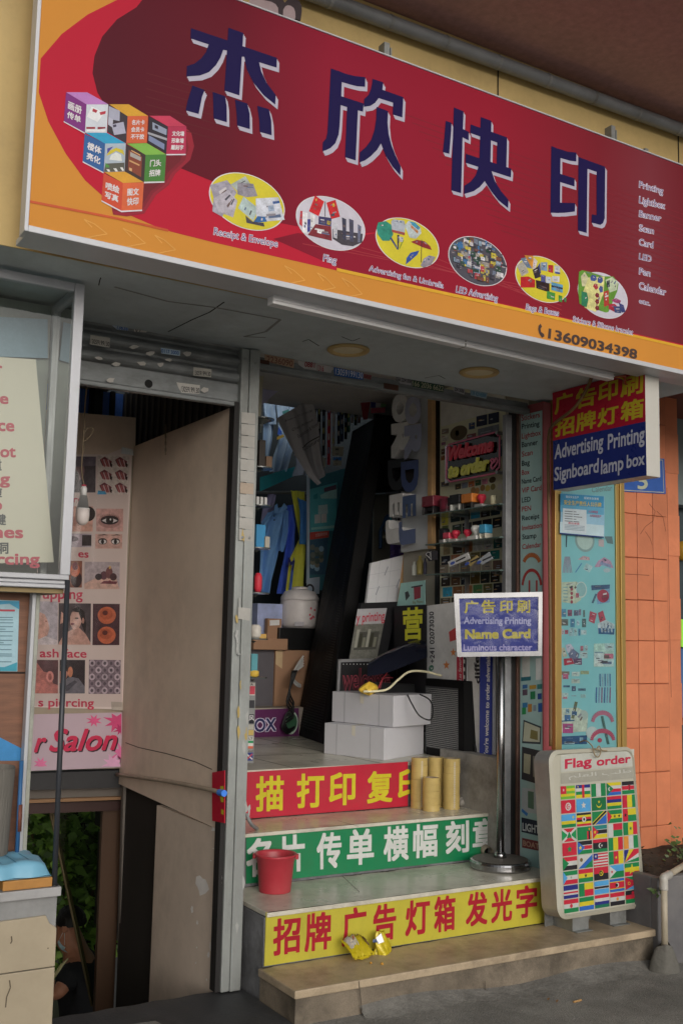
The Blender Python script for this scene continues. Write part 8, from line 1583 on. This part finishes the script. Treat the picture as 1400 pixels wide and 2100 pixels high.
# upper slab sign inside the ceiling
o, pl = board('ceiling_board', 'pale board with black numerals tilted up under the shop ceiling', 'board', [(530, 764), (615, 775), (572, 800), (535, 832)], Yp(2.0), '#77778c', .01)
m = M(); m.text('600', (540, 773), (568, 775), (541, 766), pl, ink('#22222c'), 0, .0, .3); m.text('00', (541, 784), (556, 785), (542, 777), pl, ink('#22222c'), 0, .0, .3); m.build('lettering', o)
m = M(); m.plate([(575, 778), (690, 788), (640, 812), (560, 812)], Yp(2.2), mat('dim beam', '#55504e', .7), .02); m.build('inner_beam', label='dim inner beam under the shop ceiling above the shirts', cat='beam')
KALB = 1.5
# slim round glass tier stand just behind the post
xc, yc = P(532, 1200, Yp(.42)).x - .03, .42
t = thing('tier_stand', 'slim stand of round glass shelves behind the steel post', 'display stand', (xc, yc, FL))
m = M(); m.box(xc - .012, xc + .012, yc + .03, yc + .036, FL, 2.38, mat('acrylic strip', '#7d7f7c', .3, 0, .1, 10)); m.build('upright', t)
dk_ = mat('smoked glass', '#3a403f', .12)
tz = [P(545, y, Yp(yc)).z for y in (865, 965, 1042, 1128, 1219, 1312, 1390)]
for i, z in enumerate(tz):
    m = M(); rr_ = .062; m.lathe((xc, yc - .02, z), [(0, 0), (rr_, 0), (rr_, .005), (0, .005)], dk_, 30); m.build('shelf_disc', t)
    m = M(); m.lathe((xc, yc - .02, z - .06), [(.006, 0), (.012, .04), (.05, .06)], dk_, 20) if i in (0,) else m.lathe((xc, yc - .02, z - .006), [(.0, -.01), (.012, 0)], dk_, 14); m.build('boss', t)
def item(name, label, i, dx, h, w_, c, shape='box'):
    b = V((xc + dx, yc - .045, tz[i] + .0055)); m = M()
    if shape == 'box': m.box(b.x - w_ / 2, b.x + w_ / 2, b.y - .015, b.y + .015, b.z, b.z + h, ink(c)); o = m.build(name, label=label, cat='sample', group='clear samples on the tier stand' if 'tooth' in name else None, bev=.002)
    else: m.lathe(b, [(w_ * .35, 0), (w_ * .5, h * .2), (w_ * .5, h * .8), (w_ * .3, h), (0, h)], ink(c), 16); o = m.build(name, label=label, cat='sample', smooth=True)
item('trophy', 'small dark trophy block on the second round glass shelf', 1, -.005, .12, .03, '#2a2420'); item('brown_block', 'brown block on the second round glass shelf', 1, .03, .05, .03, '#5a4636')
for k in range(3): item('acrylic_tooth', 'little clear upright sample in the row on the third round glass shelf', 2, -.02 + k * .02, .035, .012, '#a4a4a2')
item('blue_card', 'blue card sample on the fourth round glass shelf', 3, .0, .1, .045, '#2c6f98'); item('grey_card', 'grey card sample on the fourth round glass shelf', 3, .03, .05, .03, '#8a867c')
item('red_stamp', 'red stamp on the fifth round glass shelf', 4, .0, .085, .035, '#a82a38', 'r'); item('white_badge', 'white round badge on the sixth round glass shelf', 5, -.005, .06, .05, '#a8a49c', 'r'); item('gold_bar', 'gold bar sample on the sixth round glass shelf', 5, .025, .02, .035, '#9a7a40'); item('yellow_tape', 'yellow tape roll on the lowest round glass shelf', 6, -.01, .03, .05, '#b0923a', 'r'); item('teal_card', 'teal card above the yellow tape roll on the round shelf stand', 6, -.012, .1, .03, '#4a7f88')
# strip of flag stickers below it
pl = Yp(yc - .06); o, pl = board('sticker_strip', 'clear strip of name and flag stickers below the round glass shelves', 'stickers', [(509, 1398), (524, 1398), (519, 1565), (503, 1565)], Yp(yc + .02), '#6f706f', .003)
m = M()
for y0, y1, c in ((1400, 1426, '#a8a49f'), (1407, 1424, '#a03a48'), (1436, 1452, '#2c2c30'), (1465, 1484, '#1b1c22'), (1486, 1496, '#8f8c84'), (1497, 1508, '#a08a50'), (1510, 1519, '#a4a29c'), (1519, 1524, '#2a7a50'), (1524, 1530, '#b0aeaa'), (1530, 1535, '#b05a44'), (1537, 1543, '#8a8884'), (1543, 1560, '#2a3468')):
    s_ = -(y0 - 1400) * .03; m.pp([(510 + s_, y0), (523 + s_, y0), (522.5 + s_, y1), (509.5 + s_, y1)], pl, ink(c), 0)
m.line([(505, 1546), (517, 1557)], .006, pl, ink('#a8a6a8'), 3); m.line([(505, 1558), (517, 1546)], .006, pl, ink('#9a3a44'), 3); m.build('print', o)
m = M(); m.text('风', (510, 1478), (521, 1478), (510, 1467), pl, ink('#b0aeb0'), 4, .01); m.text('LY', (510, 1517), (518, 1517), (510, 1511), pl, ink('#26262a'), 4, .01); m.text('AND', (508, 1542), (519, 1542), (508, 1538), pl, ink('#26262a'), 4, .01); m.text('A', (513, 1406), (519, 1406), (513, 1401), pl, ink('#26262a'), 4, .01); m.build('lettering', o)
o, pl = board('ruled_strip', 'narrow cream ruler strip hanging behind the top of the steel post', 'strip', [(529, 770), (540, 772), (534, 860), (526, 855)], Yp(.6), '#8f8c7c', .003)
